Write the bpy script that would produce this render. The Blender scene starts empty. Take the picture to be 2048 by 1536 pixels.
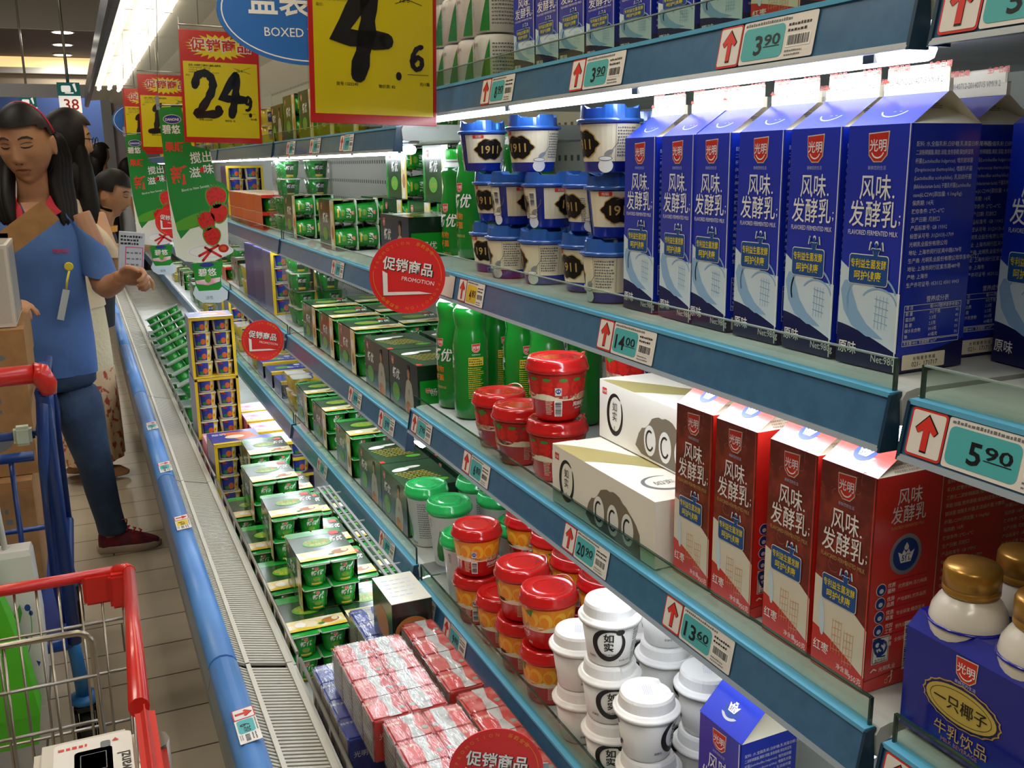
import bpy, bmesh, math, random
from mathutils import Vector, Matrix
random.seed(7)
SC = bpy.context.scene
COL = SC.collection
PI = math.pi
# ------------------------------------------------ camera, world, exposure
cam_d = bpy.data.cameras.new('camera')
cam_d.sensor_width = 36.0
cam_d.lens = 36.0 * 1950.0 / 2048.0
cam_d.clip_start = 0.02
cam = bpy.data.objects.new('camera', cam_d)
COL.objects.link(cam)
def _cam_matrix(yaw, pitch, roll, loc):
    cy, sy, cp, sp = math.cos(yaw), math.sin(yaw), math.cos(pitch), math.sin(pitch)
    f = Vector((sy * cp, cy * cp, -sp)); r = Vector((cy, -sy, 0)); d = f.cross(r)
    c, s = math.cos(roll), math.sin(roll)
    r2 = c * r + s * d; d2 = -s * r + c * d
    m = Matrix((r2, -d2, -f)).transposed().to_4x4(); m.translation = loc
    return m
cam.matrix_world = _cam_matrix(math.radians(23.66), math.radians(12.85), math.radians(0.84), (0, 0, 1.4))
SC.camera = cam
SC.view_settings.view_transform = 'Standard'
SC.view_settings.look = 'None'
SC.view_settings.gamma = 1.0
SC.view_settings.exposure = 0.08
SC.view_settings.use_curve_mapping = False
W = bpy.data.worlds.new('store_air'); SC.world = W; W.use_nodes = True
W.node_tree.nodes['Background'].inputs[0].default_value = (1.0, 0.93, 0.82, 1)
W.node_tree.nodes['Background'].inputs[1].default_value = 0.11
TUBE_POWER = 16.0        # emission of the shelf tubes
CANOPY_POWER = 5.0
HALL_FILL_POWER = 17.0        # added ceiling panels, ambient fill (watts each)
H = 1.4
# ------------------------------------------------ materials
MATS = {}
def lin(h):
    h = h.lstrip('#'); c = [int(h[i:i + 2], 16) / 255 for i in (0, 2, 4)]
    return tuple(x / 12.92 if x <= .04045 else ((x + .055) / 1.055) ** 2.4 for x in c)
def mat(name, col, rough=.5, metal=0., spec=.5, trans=0., emit=0., coat=0., noise=None, bump=None, alpha=1.):
    m = bpy.data.materials.new(name); m.use_nodes = True
    nt = m.node_tree; b = nt.nodes['Principled BSDF']; c = lin(col)
    b.inputs['Base Color'].default_value = (*c, 1)
    b.inputs['Roughness'].default_value = rough
    b.inputs['Metallic'].default_value = metal
    b.inputs['Specular IOR Level'].default_value = spec
    b.inputs['Transmission Weight'].default_value = trans
    b.inputs['Coat Weight'].default_value = coat
    b.inputs['Coat Roughness'].default_value = .16
    b.inputs['Alpha'].default_value = alpha
    if emit:
        b.inputs['Emission Color'].default_value = (*c, 1); b.inputs['Emission Strength'].default_value = emit
    tc = None
    if noise or bump:
        tc = nt.nodes.new('ShaderNodeTexCoord')
    if noise:   # (scale, second colour, low, high)
        n = nt.nodes.new('ShaderNodeTexNoise'); n.inputs['Scale'].default_value = noise[0]; n.inputs['Detail'].default_value = 4
        r = nt.nodes.new('ShaderNodeValToRGB')
        r.color_ramp.elements[0].position = noise[2]; r.color_ramp.elements[0].color = (*c, 1)
        r.color_ramp.elements[1].position = noise[3]; r.color_ramp.elements[1].color = (*lin(noise[1]), 1)
        nt.links.new(tc.outputs['Object'], n.inputs['Vector']); nt.links.new(n.outputs['Fac'], r.inputs['Fac'])
        nt.links.new(r.outputs['Color'], b.inputs['Base Color'])
    if bump:    # (scale, strength)
        n2 = nt.nodes.new('ShaderNodeTexNoise'); n2.inputs['Scale'].default_value = bump[0]
        bp = nt.nodes.new('ShaderNodeBump'); bp.inputs['Strength'].default_value = bump[1]; bp.inputs['Distance'].default_value = .01
        nt.links.new(tc.outputs['Object'], n2.inputs['Vector']); nt.links.new(n2.outputs['Fac'], bp.inputs['Height'])
        nt.links.new(bp.outputs['Normal'], b.inputs['Normal'])
    MATS[name] = m
    return m
def mat_clear(name, tint, gloss=.08, rough=.03, bump=None, body=0.):
    """thin clear sheet: transparent with a Fresnel gloss, optionally a little diffuse body"""
    m = bpy.data.materials.new(name); m.use_nodes = True; nt = m.node_tree; nt.nodes.clear()
    out = nt.nodes.new('ShaderNodeOutputMaterial'); t = nt.nodes.new('ShaderNodeBsdfTransparent')
    t.inputs[0].default_value = (*lin(tint), 1)
    g = nt.nodes.new('ShaderNodeBsdfGlossy'); g.inputs['Roughness'].default_value = rough
    lw = nt.nodes.new('ShaderNodeLayerWeight'); lw.inputs['Blend'].default_value = .3
    mp = nt.nodes.new('ShaderNodeMapRange'); mp.inputs['To Min'].default_value = gloss; mp.inputs['To Max'].default_value = .6
    mx = nt.nodes.new('ShaderNodeMixShader')
    pw = nt.nodes.new('ShaderNodeMath'); pw.operation = 'POWER'; pw.inputs[1].default_value = 2.5
    nt.links.new(lw.outputs['Facing'], pw.inputs[0]); nt.links.new(pw.outputs[0], mp.inputs['Value']); nt.links.new(mp.outputs['Result'], mx.inputs['Fac'])
    src = t.outputs[0]
    if body:
        d = nt.nodes.new('ShaderNodeBsdfDiffuse'); d.inputs[0].default_value = (*lin(tint), 1)
        m0 = nt.nodes.new('ShaderNodeMixShader'); m0.inputs['Fac'].default_value = body
        nt.links.new(t.outputs[0], m0.inputs[1]); nt.links.new(d.outputs[0], m0.inputs[2]); src = m0.outputs[0]
    nt.links.new(src, mx.inputs[1]); nt.links.new(g.outputs[0], mx.inputs[2]); nt.links.new(mx.outputs[0], out.inputs['Surface'])
    if bump:
        tc = nt.nodes.new('ShaderNodeTexCoord'); n2 = nt.nodes.new('ShaderNodeTexNoise'); n2.inputs['Scale'].default_value = bump[0]
        n2.inputs['Detail'].default_value = 3
        bp = nt.nodes.new('ShaderNodeBump'); bp.inputs['Strength'].default_value = bump[1]; bp.inputs['Distance'].default_value = .01
        mpp = nt.nodes.new('ShaderNodeMapping'); mpp.inputs['Scale'].default_value = (1, .25, 1)
        nt.links.new(tc.outputs['Object'], mpp.inputs['Vector']); nt.links.new(mpp.outputs['Vector'], n2.inputs['Vector'])
        nt.links.new(n2.outputs['Fac'], bp.inputs['Height']); nt.links.new(bp.outputs['Normal'], g.inputs['Normal'])
    MATS[name] = m
    return m
# shop fittings
mat('white_metal', '#c9ccc6', .45, noise=(9, '#b4b8b2', .45, .7))
mat('shelf_grey', '#b9bdb8', .4, noise=(14, '#a3a8a3', .45, .75))
mat('back_panel', '#a9ac9c', .55)
mat('black_gap', '#0d0e0f', .8)
mat('perf_slot', '#4d5048', .8)
mat('rail_face', '#3f6f95', .28, coat=.25, noise=(60, '#37648b', .4, .7))
mat('rail_lip', '#62b4dc', .3)
mat('rail_dark', '#16384f', .35)
mat('clear_trim', '#8f9aa3', .15)
mat_clear('glass_pane', '#e4f0ea', .05)
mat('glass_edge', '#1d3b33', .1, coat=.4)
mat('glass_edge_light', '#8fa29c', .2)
mat('tube_light', '#f2f6ff', .3, emit=TUBE_POWER)
mat('canopy_tube', '#fff2dc', .3, emit=CANOPY_POWER)
mat('clip_black', '#101010', .5)
mat('bumper_blue', '#5d93d6', .35, noise=(3, '#4a80c6', .4, .7))
mat('bumper_grey', '#85878a', .4)
mat('plinth_grey', '#4b4f55', .6)
mat('grille_cream', '#b5b3a6', .5)
mat('grille_rib', '#c7c4b6', .45)
mat('fascia_blue', '#3b4d66', .35, noise=(40, '#2c3a4e', .4, .6))
mat('canopy_inner', '#d4d2c8', .5)
mat('wire_grey', '#9a968c', .35, metal=.6)
mat('steel', '#a8a6a0', .3, metal=.85)
mat('chrome_wire', '#b0a898', .28, metal=.9)
mat('plastic_grey', '#9da3a5', .45)
mat('tile_floor', '#cdbfa6', .38)
mat('ceiling_white', '#bdbdbd', .8)
mat('ceiling_dark', '#4a4340', .8)
mat('wall_beige', '#8f8577', .8)
mat('cove_light', '#ffd493', .5, emit=.95)
mat('lamp_white', '#fff7ea', .4, emit=5.0)
mat('sign_teal', '#147a78', .4, emit=.12)
mat('sign_lit', '#f3efe6', .4, emit=.55)
mat('poster_blue', '#223f7a', .6)
mat('poster_pale', '#9c9196', .6)
mat('frame_grey', '#8b8c8e', .5)
# print inks and packaging
def ink(n, c, r=.35, **k): mat(n, c, r, **k)
ink('white', '#f2f1ec'); ink('cream', '#e8dfc2'); ink('black', '#15120f', .45); ink('red', '#d32a22', .3)
ink('logo_red', '#d5301f', .35); ink('yellow', '#f0c818', .35); ink('gold_ink', '#c9a45a', .35); ink('orange', '#e8862a')
ink('blue', '#1330b4', .3, coat=.9); ink('navy', '#161a52', .3, coat=.2); ink('badge_blue', '#1d4f95'); ink('milk', '#cfe1ec', .35)
ink('milk_blue', '#8fb7dc'); ink('carton_red', '#d62f26', .3, coat=.9); ink('date_brown', '#6e1d18', .3, noise=(55, '#8f2f22', .45, .62), coat=.2)
ink('date_light', '#b0584a'); ink('warm_white', '#e4dcc9'); ink('pale_orange', '#e0a878'); ink('card_cream', '#e9e0c8', .55)
ink('silver', '#b9bcc0', .3, metal=.6); ink('teal_tag', '#4fb0b5', .4); ink('tag_white', '#e6e2dc', .4); ink('tag_yellow', '#dcc23e', .4)
ink('arrow_red', '#d8352c', .35); ink('grey_ink', '#6f7276', .5); ink('light_ink', '#b8bfe0', .5)
ink('sign_yellow', '#f0dc14', .3, coat=.25); ink('sign_red', '#d3201f', .3, coat=.25); ink('digit_black', '#17171c', .35)
ink('oval_blue', '#1f6cc0', .4); ink('promo_red', '#e02a2a', .4); ink('promo_gold', '#e58a22', .4); ink('promo_dark', '#b81d1f', .5)
ink('pack_dark', '#1c3d22', .22, coat=.5, noise=(16, '#2d5a34', .45, .7)); ink('pack_green', '#1f9430', .22, coat=.5); ink('pack_lime', '#5aa52e', .3)
ink('pack_food', '#e6d28a', .3, coat=.4, noise=(45, '#f2efe0', .45, .6)); ink('pack_yellow', '#e3c638', .3, coat=.3); ink('food_brown', '#b8763e', .4)
ink('cup_green', '#189028', .2, coat=.5); ink('lid_foil', '#1fa03a', .2, coat=.5); ink('cup_rim', '#c9d8c4', .3)
ink('chef_dark', '#14201a', .25, coat=.4, noise=(12, '#1d3324', .4, .7)); ink('robe', '#b9b19c'); ink('skin_ink', '#b0805c')
ink('kid_purple', '#54427c', .3, coat=.3); ink('kid_blue', '#2a3f9e', .3, coat=.3); ink('kid_yellow', '#e2c22e', .3); ink('kid_orange', '#d8662c')
ink('kid_green', '#3a8a35'); ink('pink', '#e79ab4', .3, coat=.4, noise=(25, '#f0d4dc', .45, .6)); ink('hot_pink', '#d8507e', .3)
ink('wrap_yellow', '#dcc53a', .25, coat=.5); ink('wrap_white', '#e8e8da', .2, coat=.6)
ink('bottle_green', '#0f7a22', .18, coat=.6); ink('bottle_white', '#e9ece6', .3); ink('cap_green', '#2fc63c', .3)
ink('cup_cream', '#eadfc0', .3, coat=.3); ink('cup_blue', '#1a2ea8', .25, coat=.3); ink('logo_black', '#120d0c', .35)
mat('lid_blue', '#3f7fe0', .12, trans=.55, coat=.4); mat('lid_red', '#d81f1e', .12, trans=.35, coat=.5); mat('lid_green', '#2fcf6a', .12, trans=.4, coat=.5)
ink('cup_red', '#d3231f', .22, coat=.4); ink('peach', '#f0961e', .3); ink('peach_light', '#f7bf3a', .3); ink('berry', '#b8201e', .3)
ink('cup_white', '#ecebe5', .3); ink('lid_white', '#f1f0ec', .28); ink('aloe', '#2f7a35'); ink('barcode', '#22242a', .5); ink('qs_blue', '#1c3f8c')
ink('box_white', '#efeadc', .5); ink('olive', '#a89c62', .5); ink('box_inside', '#7b6f5c', .6)
ink('gold_cap', '#b98a3e', .3, metal=.55); ink('carrier_blue', '#0f1c92', .22, coat=.5); ink('milk_white', '#e8e2d4', .25, coat=.3); ink('oval_gold', '#c9b054', .35)
ink('brick_red', '#c43b38', .3, coat=.3, noise=(40, '#d97f7a', .45, .65)); ink('brick_blue', '#2b3f9a', .3, coat=.3, noise=(40, '#5a6fc0', .5, .7)); ink('brick_grey', '#c3c6c6', .35, noise=(60, '#9aa0a2', .5, .7)); ink('brick_side', '#8b7f7c', .45)
ink('foil_grey', '#8ea29a', .3)
mat_clear('film', '#f6f6f4', .05, .1, bump=(38, .55), body=.015); mat_clear('sleeve_clear', '#f8f8f6', .012, .1)
ink('strawberry', '#d8261f', .35, noise=(120, '#b81a16', .5, .65)); ink('banner_green', '#16872e', .4); ink('banner_white', '#e9eee0', .4); ink('banner_red', '#e0482c'); ink('brand_blue', '#25308c')
# ------------------------------------------------ mesh building
class MB:
    def __init__(s): s.v = []; s.f = []; s.m = []; s.sm = []
    def add(s, vs, fs, m, smooth=False):
        o = len(s.v); s.v.extend([tuple(p) for p in vs])
        for f in fs:
            s.f.append(tuple(i + o for i in f)); s.m.append(m); s.sm.append(smooth)
        return s
    def quad(s, a, b, c, d, m): return s.add([a, b, c, d], [(0, 1, 2, 3)], m)
    def box(s, lo, hi, m, M=None):
        (x0, y0, z0), (x1, y1, z1) = lo, hi
        p = [Vector(q) for q in ((x0, y0, z0), (x1, y0, z0), (x1, y1, z0), (x0, y1, z0), (x0, y0, z1), (x1, y0, z1), (x1, y1, z1), (x0, y1, z1))]
        if M: p = [M @ q for q in p]
        return s.add(p, [(3, 2, 1, 0), (4, 5, 6, 7), (0, 1, 5, 4), (1, 2, 6, 5), (2, 3, 7, 6), (3, 0, 4, 7)], m)
    def rbox(s, lo, hi, m, r=.003, seg=2, smooth=False):
        bm = bmesh.new(); bmesh.ops.create_cube(bm, size=1)
        for v in bm.verts: v.co = Vector(((lo[i] + hi[i]) / 2 + v.co[i] * (hi[i] - lo[i]) for i in range(3)))
        bmesh.ops.bevel(bm, geom=bm.edges[:], offset=r, segments=seg, affect='EDGES')
        bm.verts.index_update()
        s.add([v.co[:] for v in bm.verts], [[v.index for v in f.verts] for f in bm.faces], m, smooth); bm.free(); return s
    def lathe(s, prof, m, n=24, c=(0, 0, 0), smooth=True, M=None, cap=True):
        """prof: list of (r, z) or (r, z, mat)"""
        vs = []; k = len(prof)
        for r, z in [p[:2] for p in prof]:
            for i in range(n):
                a = 2 * PI * i / n; q = Vector((c[0] + r * math.cos(a), c[1] + r * math.sin(a), c[2] + z))
                vs.append(M @ q if M else q)
        o = len(s.v); s.v.extend([tuple(p) for p in vs])
        for j in range(k - 1):
            mm = prof[j + 1][2] if len(prof[j + 1]) > 2 else m
            for i in range(n):
                s.f.append((o + j * n + i, o + j * n + (i + 1) % n, o + (j + 1) * n + (i + 1) % n, o + (j + 1) * n + i)); s.m.append(mm); s.sm.append(smooth)
        if cap:
            s.f.append(tuple(o + i for i in reversed(range(n)))); s.m.append(m); s.sm.append(False)
            s.f.append(tuple(o + (k - 1) * n + i for i in range(n))); s.m.append(prof[-1][2] if len(prof[-1]) > 2 else m); s.sm.append(False)
        return s
    def tube(s, pts, r, m, n=8, cap=True, smooth=True):
        pts = [Vector(p) for p in pts]; vs = []; up = None
        for i, p in enumerate(pts):
            t = (pts[min(i + 1, len(pts) - 1)] - pts[max(i - 1, 0)]).normalized()
            if up is None:
                up = Vector((0, 0, 1)) if abs(t.z) < .9 else Vector((1, 0, 0))
            a = t.cross(up); a = a.normalized() if a.length > 1e-6 else t.orthogonal().normalized()
            b = a.cross(t).normalized(); up = b
            rr = r[i] if isinstance(r, (list, tuple)) else r
            for k in range(n):
                w = 2 * PI * k / n; vs.append(p + a * rr * math.cos(w) + b * rr * math.sin(w))
        fs = [(i * n + k, i * n + (k + 1) % n, (i + 1) * n + (k + 1) % n, (i + 1) * n + k) for i in range(len(pts) - 1) for k in range(n)]
        s.add(vs, fs, m, smooth)
        if cap:
            o = len(s.v) - len(vs)
            s.f.append(tuple(o + k for k in reversed(range(n)))); s.m.append(m); s.sm.append(False)
            s.f.append(tuple(o + (len(pts) - 1) * n + k for k in range(n))); s.m.append(m); s.sm.append(False)
        return s
    def loft(s, rings, m, cap=True, smooth=True):
        n = len(rings[0]); vs = [p for r in rings for p in r]; o = len(s.v)
        fs = [(i * n + k, i * n + (k + 1) % n, (i + 1) * n + (k + 1) % n, (i + 1) * n + k) for i in range(len(rings) - 1) for k in range(n)]
        s.add(vs, fs, m, smooth)
        if cap:
            s.f.append(tuple(o + k for k in reversed(range(n)))); s.m.append(m); s.sm.append(smooth)
            s.f.append(tuple(o + (len(rings) - 1) * n + k for k in range(n))); s.m.append(m); s.sm.append(smooth)
        return s
    def prism(s, pts, z0, z1, m, axis='z'):
        """extrude 2D outline; axis z: (x,y)->z ; axis y: (x,z)->y ; axis x: (y,z)->x"""
        f = {'z': lambda p, h: (p[0], p[1], h), 'y': lambda p, h: (p[0], h, p[1]), 'x': lambda p, h: (h, p[0], p[1])}[axis]
        n = len(pts); vs = [f(p, z0) for p in pts] + [f(p, z1) for p in pts]
        fs = [tuple(reversed(range(n))), tuple(range(n, 2 * n))] + [(i, (i + 1) % n, n + (i + 1) % n, n + i) for i in range(n)]
        return s.add(vs, fs, m)
    def mesh(s, name):
        me = bpy.data.meshes.new(name); me.from_pydata(s.v, [], s.f)
        names = []
        for x in s.m:
            if x not in names: names.append(x)
        ix = {x: i for i, x in enumerate(names)}
        for x in names: me.materials.append(MATS[x])
        me.polygons.foreach_set('material_index', [ix[x] for x in s.m])
        me.polygons.foreach_set('use_smooth', s.sm)
        me.update(); return me
    def obj(s, name, parent=None, loc=None, label=None):
        return mobj(name, s.mesh(name), parent, loc, label)
def mobj(name, me, parent=None, loc=None, label=None):
    o = bpy.data.objects.new(name, me); COL.objects.link(o)
    if parent: o.parent = parent
    if loc: o.location = loc
    if label: o['label'] = label
    return o
def fixn(o):
    bm = bmesh.new(); bm.from_mesh(o.data); bmesh.ops.recalc_face_normals(bm, faces=bm.faces[:]); bm.to_mesh(o.data); bm.free(); return o
def tag(o, label, cat, group=None, kind=None):
    o['label'] = label; o['category'] = cat
    if group: o['group'] = group
    if kind: o['kind'] = kind
    return o
def thing(name, label, cat, loc=(0, 0, 0), rz=0., group=None):
    o = bpy.data.objects.new(name, None); COL.objects.link(o); o.empty_display_size = .05
    o.location = loc; o.rotation_euler = (0, 0, rz)
    return tag(o, label, cat, group)
def struct(o): o['kind'] = 'structure'; return o
def dup(root, loc, rot=(0, 0, 0), label=None, group=None):
    r = root.copy(); COL.objects.link(r); r.location = loc; r.rotation_euler = rot
    if label: r['label'] = label
    if group: r['group'] = group
    for ch in list(root.children):
        c = ch.copy(); COL.objects.link(c); c.parent = r
        for g in ch.children:
            d = g.copy(); COL.objects.link(d); d.parent = c
    return r
class Kind:
    """one of a kind is built by fn() at its first placing, later ones are copies"""
    def __init__(s, fn, group): s.fn = fn; s.group = group; s.root = None
    def put(s, loc, label, rz=0., rot=None, group=None):
        rot = rot or (0, 0, rz); loc = (loc[0], loc[1], loc[2] + .0012)
        if s.root is None:
            s.root = s.fn(); r = s.root; r.location = loc; r.rotation_euler = rot
        else:
            r = dup(s.root, loc, rot)
        r['label'] = label; r['group'] = group or s.group
        return r
ORD = ['first', 'second', 'third', 'fourth', 'fifth', 'sixth', 'seventh', 'eighth', 'ninth', 'tenth', 'eleventh', 'twelfth', 'thirteenth', 'fourteenth', 'fifteenth', 'sixteenth', 'seventeenth', 'eighteenth', 'nineteenth', 'twentieth']
# ------------------------------------------------ printed graphics (flat shapes laid on a part's surface)
_TX = {}
def glyphs(txt, bold=0., res=2):
    k = (txt, bold, res)
    if k not in _TX:
        cu = bpy.data.curves.new('print', 'FONT'); cu.body = txt; cu.resolution_u = res; cu.offset = bold; cu.fill_mode = 'FRONT'
        o = bpy.data.objects.new('print', cu); COL.objects.link(o)
        dg = bpy.context.evaluated_depsgraph_get()
        me = bpy.data.meshes.new_from_object(o.evaluated_get(dg))
        _TX[k] = ([(v.co.x, v.co.y) for v in me.vertices], [tuple(p.vertices) for p in me.polygons])
        bpy.data.objects.remove(o); bpy.data.curves.remove(cu); bpy.data.meshes.remove(me)
    return _TX[k]
class Art:
    def __init__(s): s.items = []          # (verts2d, faces, mat, layer)
    def poly(s, pts, m, l=1): s.items.append((list(pts), [tuple(range(len(pts)))], m, l)); return s
    def rect(s, x0, y0, x1, y1, m, l=1): return s.poly([(x0, y0), (x1, y0), (x1, y1), (x0, y1)], m, l)
    def rrect(s, x0, y0, x1, y1, r, m, l=1, n=4):
        p = []
        for cx, cy, a in ((x1 - r, y0 + r, -90), (x1 - r, y1 - r, 0), (x0 + r, y1 - r, 90), (x0 + r, y0 + r, 180)):
            for i in range(n + 1):
                t = math.radians(a + 90 * i / n); p.append((cx + r * math.cos(t), cy + r * math.sin(t)))
        return s.poly(p, m, l)
    def frame(s, x0, y0, x1, y1, t, m, l=1):
        for a in ((x0, y0, x1, y0 + t), (x0, y1 - t, x1, y1), (x0, y0 + t, x0 + t, y1 - t), (x1 - t, y0 + t, x1, y1 - t)): s.rect(*a, m, l)
        return s
    def ell(s, cx, cy, rx, ry, m, l=1, n=28, rot=0.):
        c, sn = math.cos(rot), math.sin(rot)
        return s.poly([(cx + rx * math.cos(t) * c - ry * math.sin(t) * sn, cy + rx * math.cos(t) * sn + ry * math.sin(t) * c) for t in (2 * PI * i / n for i in range(n))], m, l)
    def ring(s, cx, cy, rx, ry, w, m, l=1, a0=0., a1=360., n=32, wfn=None):
        vs = []
        for i in range(n + 1):
            t = math.radians(a0 + (a1 - a0) * i / n); ww = w * (wfn(i / n) if wfn else 1)
            vs += [(cx + rx * math.cos(t), cy + ry * math.sin(t)), (cx + (rx - ww) * math.cos(t), cy + (ry - ww) * math.sin(t))]
        s.items.append((vs, [(2 * i, 2 * i + 2, 2 * i + 3, 2 * i + 1) for i in range(n)], m, l)); return s
    def stroke(s, pts, w, m, l=1):
        """thick line with round ends, w a number or a list"""
        P = [Vector(p) for p in pts]; k = len(P); vs = []
        ws = w if isinstance(w, (list, tuple)) else [w] * k
        for i, p in enumerate(P):
            t = (P[min(i + 1, k - 1)] - P[max(i - 1, 0)]).normalized(); nn = Vector((-t.y, t.x))
            vs += [tuple(p + nn * ws[i] / 2), tuple(p - nn * ws[i] / 2)]
        s.items.append((vs, [(2 * i + 1, 2 * i + 3, 2 * i + 2, 2 * i) for i in range(k - 1)], m, l))
        for i in (0, k - 1): s.ell(P[i].x, P[i].y, ws[i] / 2, ws[i] / 2, m, l, 10)
        return s
    def text(s, t, x, y, h, m, l=2, al='L', w=None, bold=0., shear=0., rot=0., res=2):
        vs, fs = glyphs(t, bold, res)
        if not vs: return s
        x0 = min(v[0] for v in vs); x1 = max(v[0] for v in vs)
        sx = (w / (x1 - x0)) if w else h
        off = {'L': x0, 'C': (x0 + x1) / 2, 'R': x1}[al]; c, sn = math.cos(rot), math.sin(rot)
        out = []
        for a, b in vs:
            px = (a - off) * sx + shear * b * h; py = b * h
            out.append((x + px * c - py * sn, y + px * sn + py * c))
        s.items.append((out, fs, m, l)); return s
    def vtext(s, t, x, y, h, m, l=2, lead=1.05, **k):
        for i, ch in enumerate(t): s.text(ch, x, y - i * h * lead, h, m, l, 'C', **k)
        return s
    def barcode(s, x0, y0, x1, y1, l=2, vertical=False, seed=1):
        rr = random.Random(seed); s.rect(x0, y0, x1, y1, 'white', l); L = (y1 - y0) if vertical else (x1 - x0); p = L * .06
        while p < L * .92:
            b = L * rr.choice((.012, .02, .03))
            if vertical: s.rect(x0 + (x1 - x0) * .1, y0 + p, x1 - (x1 - x0) * .1, y0 + p + b, 'barcode', l + 1)
            else: s.rect(x0 + p, y0 + (y1 - y0) * .15, x0 + p + b, y1 - (y1 - y0) * .1, 'barcode', l + 1)
            p += b + L * rr.choice((.012, .02, .03))
        return s
    def lay(s, mb, fm, step=None):
        for vs, fs, m, l in s.items:
            if step:
                xs = [v[0] for v in vs]
                if max(xs) - min(xs) > step: vs, fs = slice2d(vs, fs, step)
            mb.add([fm(u, v, l) for u, v in vs], fs, m)
        return mb
def slice2d(vs, fs, step):
    bm = bmesh.new(); bv = [bm.verts.new((a, b, 0)) for a, b in vs]
    for f in fs:
        try: bm.faces.new([bv[i] for i in f])
        except ValueError: pass
    bmesh.ops.triangulate(bm, faces=bm.faces[:])
    x0 = min(v[0] for v in vs); x1 = max(v[0] for v in vs); k = math.floor(x0 / step) + 1
    while k * step < x1 - 1e-6:
        bmesh.ops.bisect_plane(bm, geom=bm.verts[:] + bm.edges[:] + bm.faces[:], plane_co=(k * step, 0, 0), plane_no=(1, 0, 0)); k += 1
    bm.verts.index_update()
    r = [(v.co.x, v.co.y) for v in bm.verts], [tuple(v.index for v in f.verts) for f in bm.faces]
    bm.free(); return r
EPS = .00025
def plane(o, u, v):
    o, u, v = Vector(o), Vector(u).normalized(), Vector(v).normalized(); n = u.cross(v)
    return lambda a, b, l: o + u * a + v * b + n * (EPS * l)
def cone(r0, z0, r1, z1, th0):
    """wrap on a cone frustum; u = arc length, centre of the art at angle th0; seen from outside u runs to the viewer's right"""
    rm = (r0 + r1) / 2
    def f(a, b, l):
        r = r0 + (r1 - r0) * (b - z0) / (z1 - z0) + EPS * l * 1.2; t = th0 + a / rm
        return Vector((r * math.cos(t), r * math.sin(t), b))
    return f
FRONT = PI                      # a product's front looks into the aisle (-X); its right hand side looks at -Y
def facX(x, y, z): return plane((x, y, z), (0, -1, 0), (0, 0, 1))    # art on a face looking at -X
def facY(x, y, z): return plane((x, y, z), (1, 0, 0), (0, 0, 1))     # art on a face looking at -Y
def facZ(x, y, z): return plane((x, y, z), (1, 0, 0), (0, 1, 0))     # art on a top face, foot towards -Y
# common marks
def shield(a, cx, cy, w, l=2):
    h = w * .9
    a.poly([(cx - w * .5, cy + h * .5), (cx + w * .5, cy + h * .56), (cx + w * .45, cy - h * .3), (cx + w * .2, cy - h * .55), (cx - w * .2, cy - h * .55), (cx - w * .45, cy - h * .3)], 'cream', l)
    k = .92
    a.poly([(cx - w * .5 * k, cy + h * .5 * k), (cx + w * .5 * k, cy + h * .56 * k), (cx + w * .45 * k, cy - h * .3 * k), (cx + w * .2 * k, cy - h * .55 * k), (cx - w * .2 * k, cy - h * .55 * k), (cx - w * .45 * k, cy - h * .3 * k)], 'logo_red', l + 1)
    a.text('光明', cx, cy - h * .12, w * .42, 'white', l + 2, 'C', bold=.012)
    a.ring(cx, cy - h * .1, w * .32, h * .32, w * .05, 'white', l + 2, 200, 340, 10)
def qs(a, x, y, w, l=2, txt=True):
    a.rect(x, y, x + w, y + w * 1.28, 'white', l); a.frame(x + w * .04, y + w * .04, x + w * .96, y + w * 1.24, w * .03, 'black', l + 1)
    a.ring(x + w / 2, y + w * .74, w * .4, w * .4, w * .13, 'qs_blue', l + 1, 70, 430, 20)
    a.text('S', x + w / 2, y + w * .48, w * .75, 'qs_blue', l + 2, 'C', bold=.03)
    a.stroke([(x + w * .3, y + w * .36), (x + w * .6, y + w * .3), (x + w * .78, y + w * .3)], w * .07, 'qs_blue', l + 1)
    if txt: a.text('生产许可', x + w / 2, y + w * .1, w * .17, 'black', l + 2, 'C')
def sealmark(a, cx, cy, r, l=2):
    a.ell(cx, cy, r, r, 'silver', l); a.ell(cx, cy, r * .8, r * .8, 'qs_blue', l + 1)
    w = r * .52
    a.poly([(cx - w, cy + w * .35), (cx - w * .6, cy - w * .75), (cx + w * .6, cy - w * .75), (cx + w, cy + w * .35), (cx + w * .5, cy + w * .1), (cx + w * .3, cy + w * .5), (cx, cy + w * .15), (cx - w * .3, cy + w * .5), (cx - w * .5, cy + w * .1)], 'white', l + 2)
    a.text('5优', cx, cy - w * .55, w * .75, 'qs_blue', l + 3, 'C', bold=.02)
    a.poly([(cx, cy + w * 1.15)] + [(cx + w * .28 * math.cos(t), cy + w * .68 + w * .28 * math.sin(t)) for t in (math.radians(150 + 24 * i) for i in range(11))], 'white', l + 2)
def greek(a, x0, y0, x1, y1, rows, m='grey_ink', l=2, seed=0, fill=.62):
    """rows of small print too fine to read"""
    rr = random.Random(seed); h = (y1 - y0) / rows
    for i in range(rows):
        y = y1 - (i + 1) * h; x = x0; e = x1 - rr.random() * (x1 - x0) * .25
        while x < e:
            w = h * rr.uniform(.35, .8); a.rect(x, y + h * .25, min(x + w, e), y + h * (.25 + fill * rr.uniform(.7, 1)), m, l); x += w + h * .22
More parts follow.
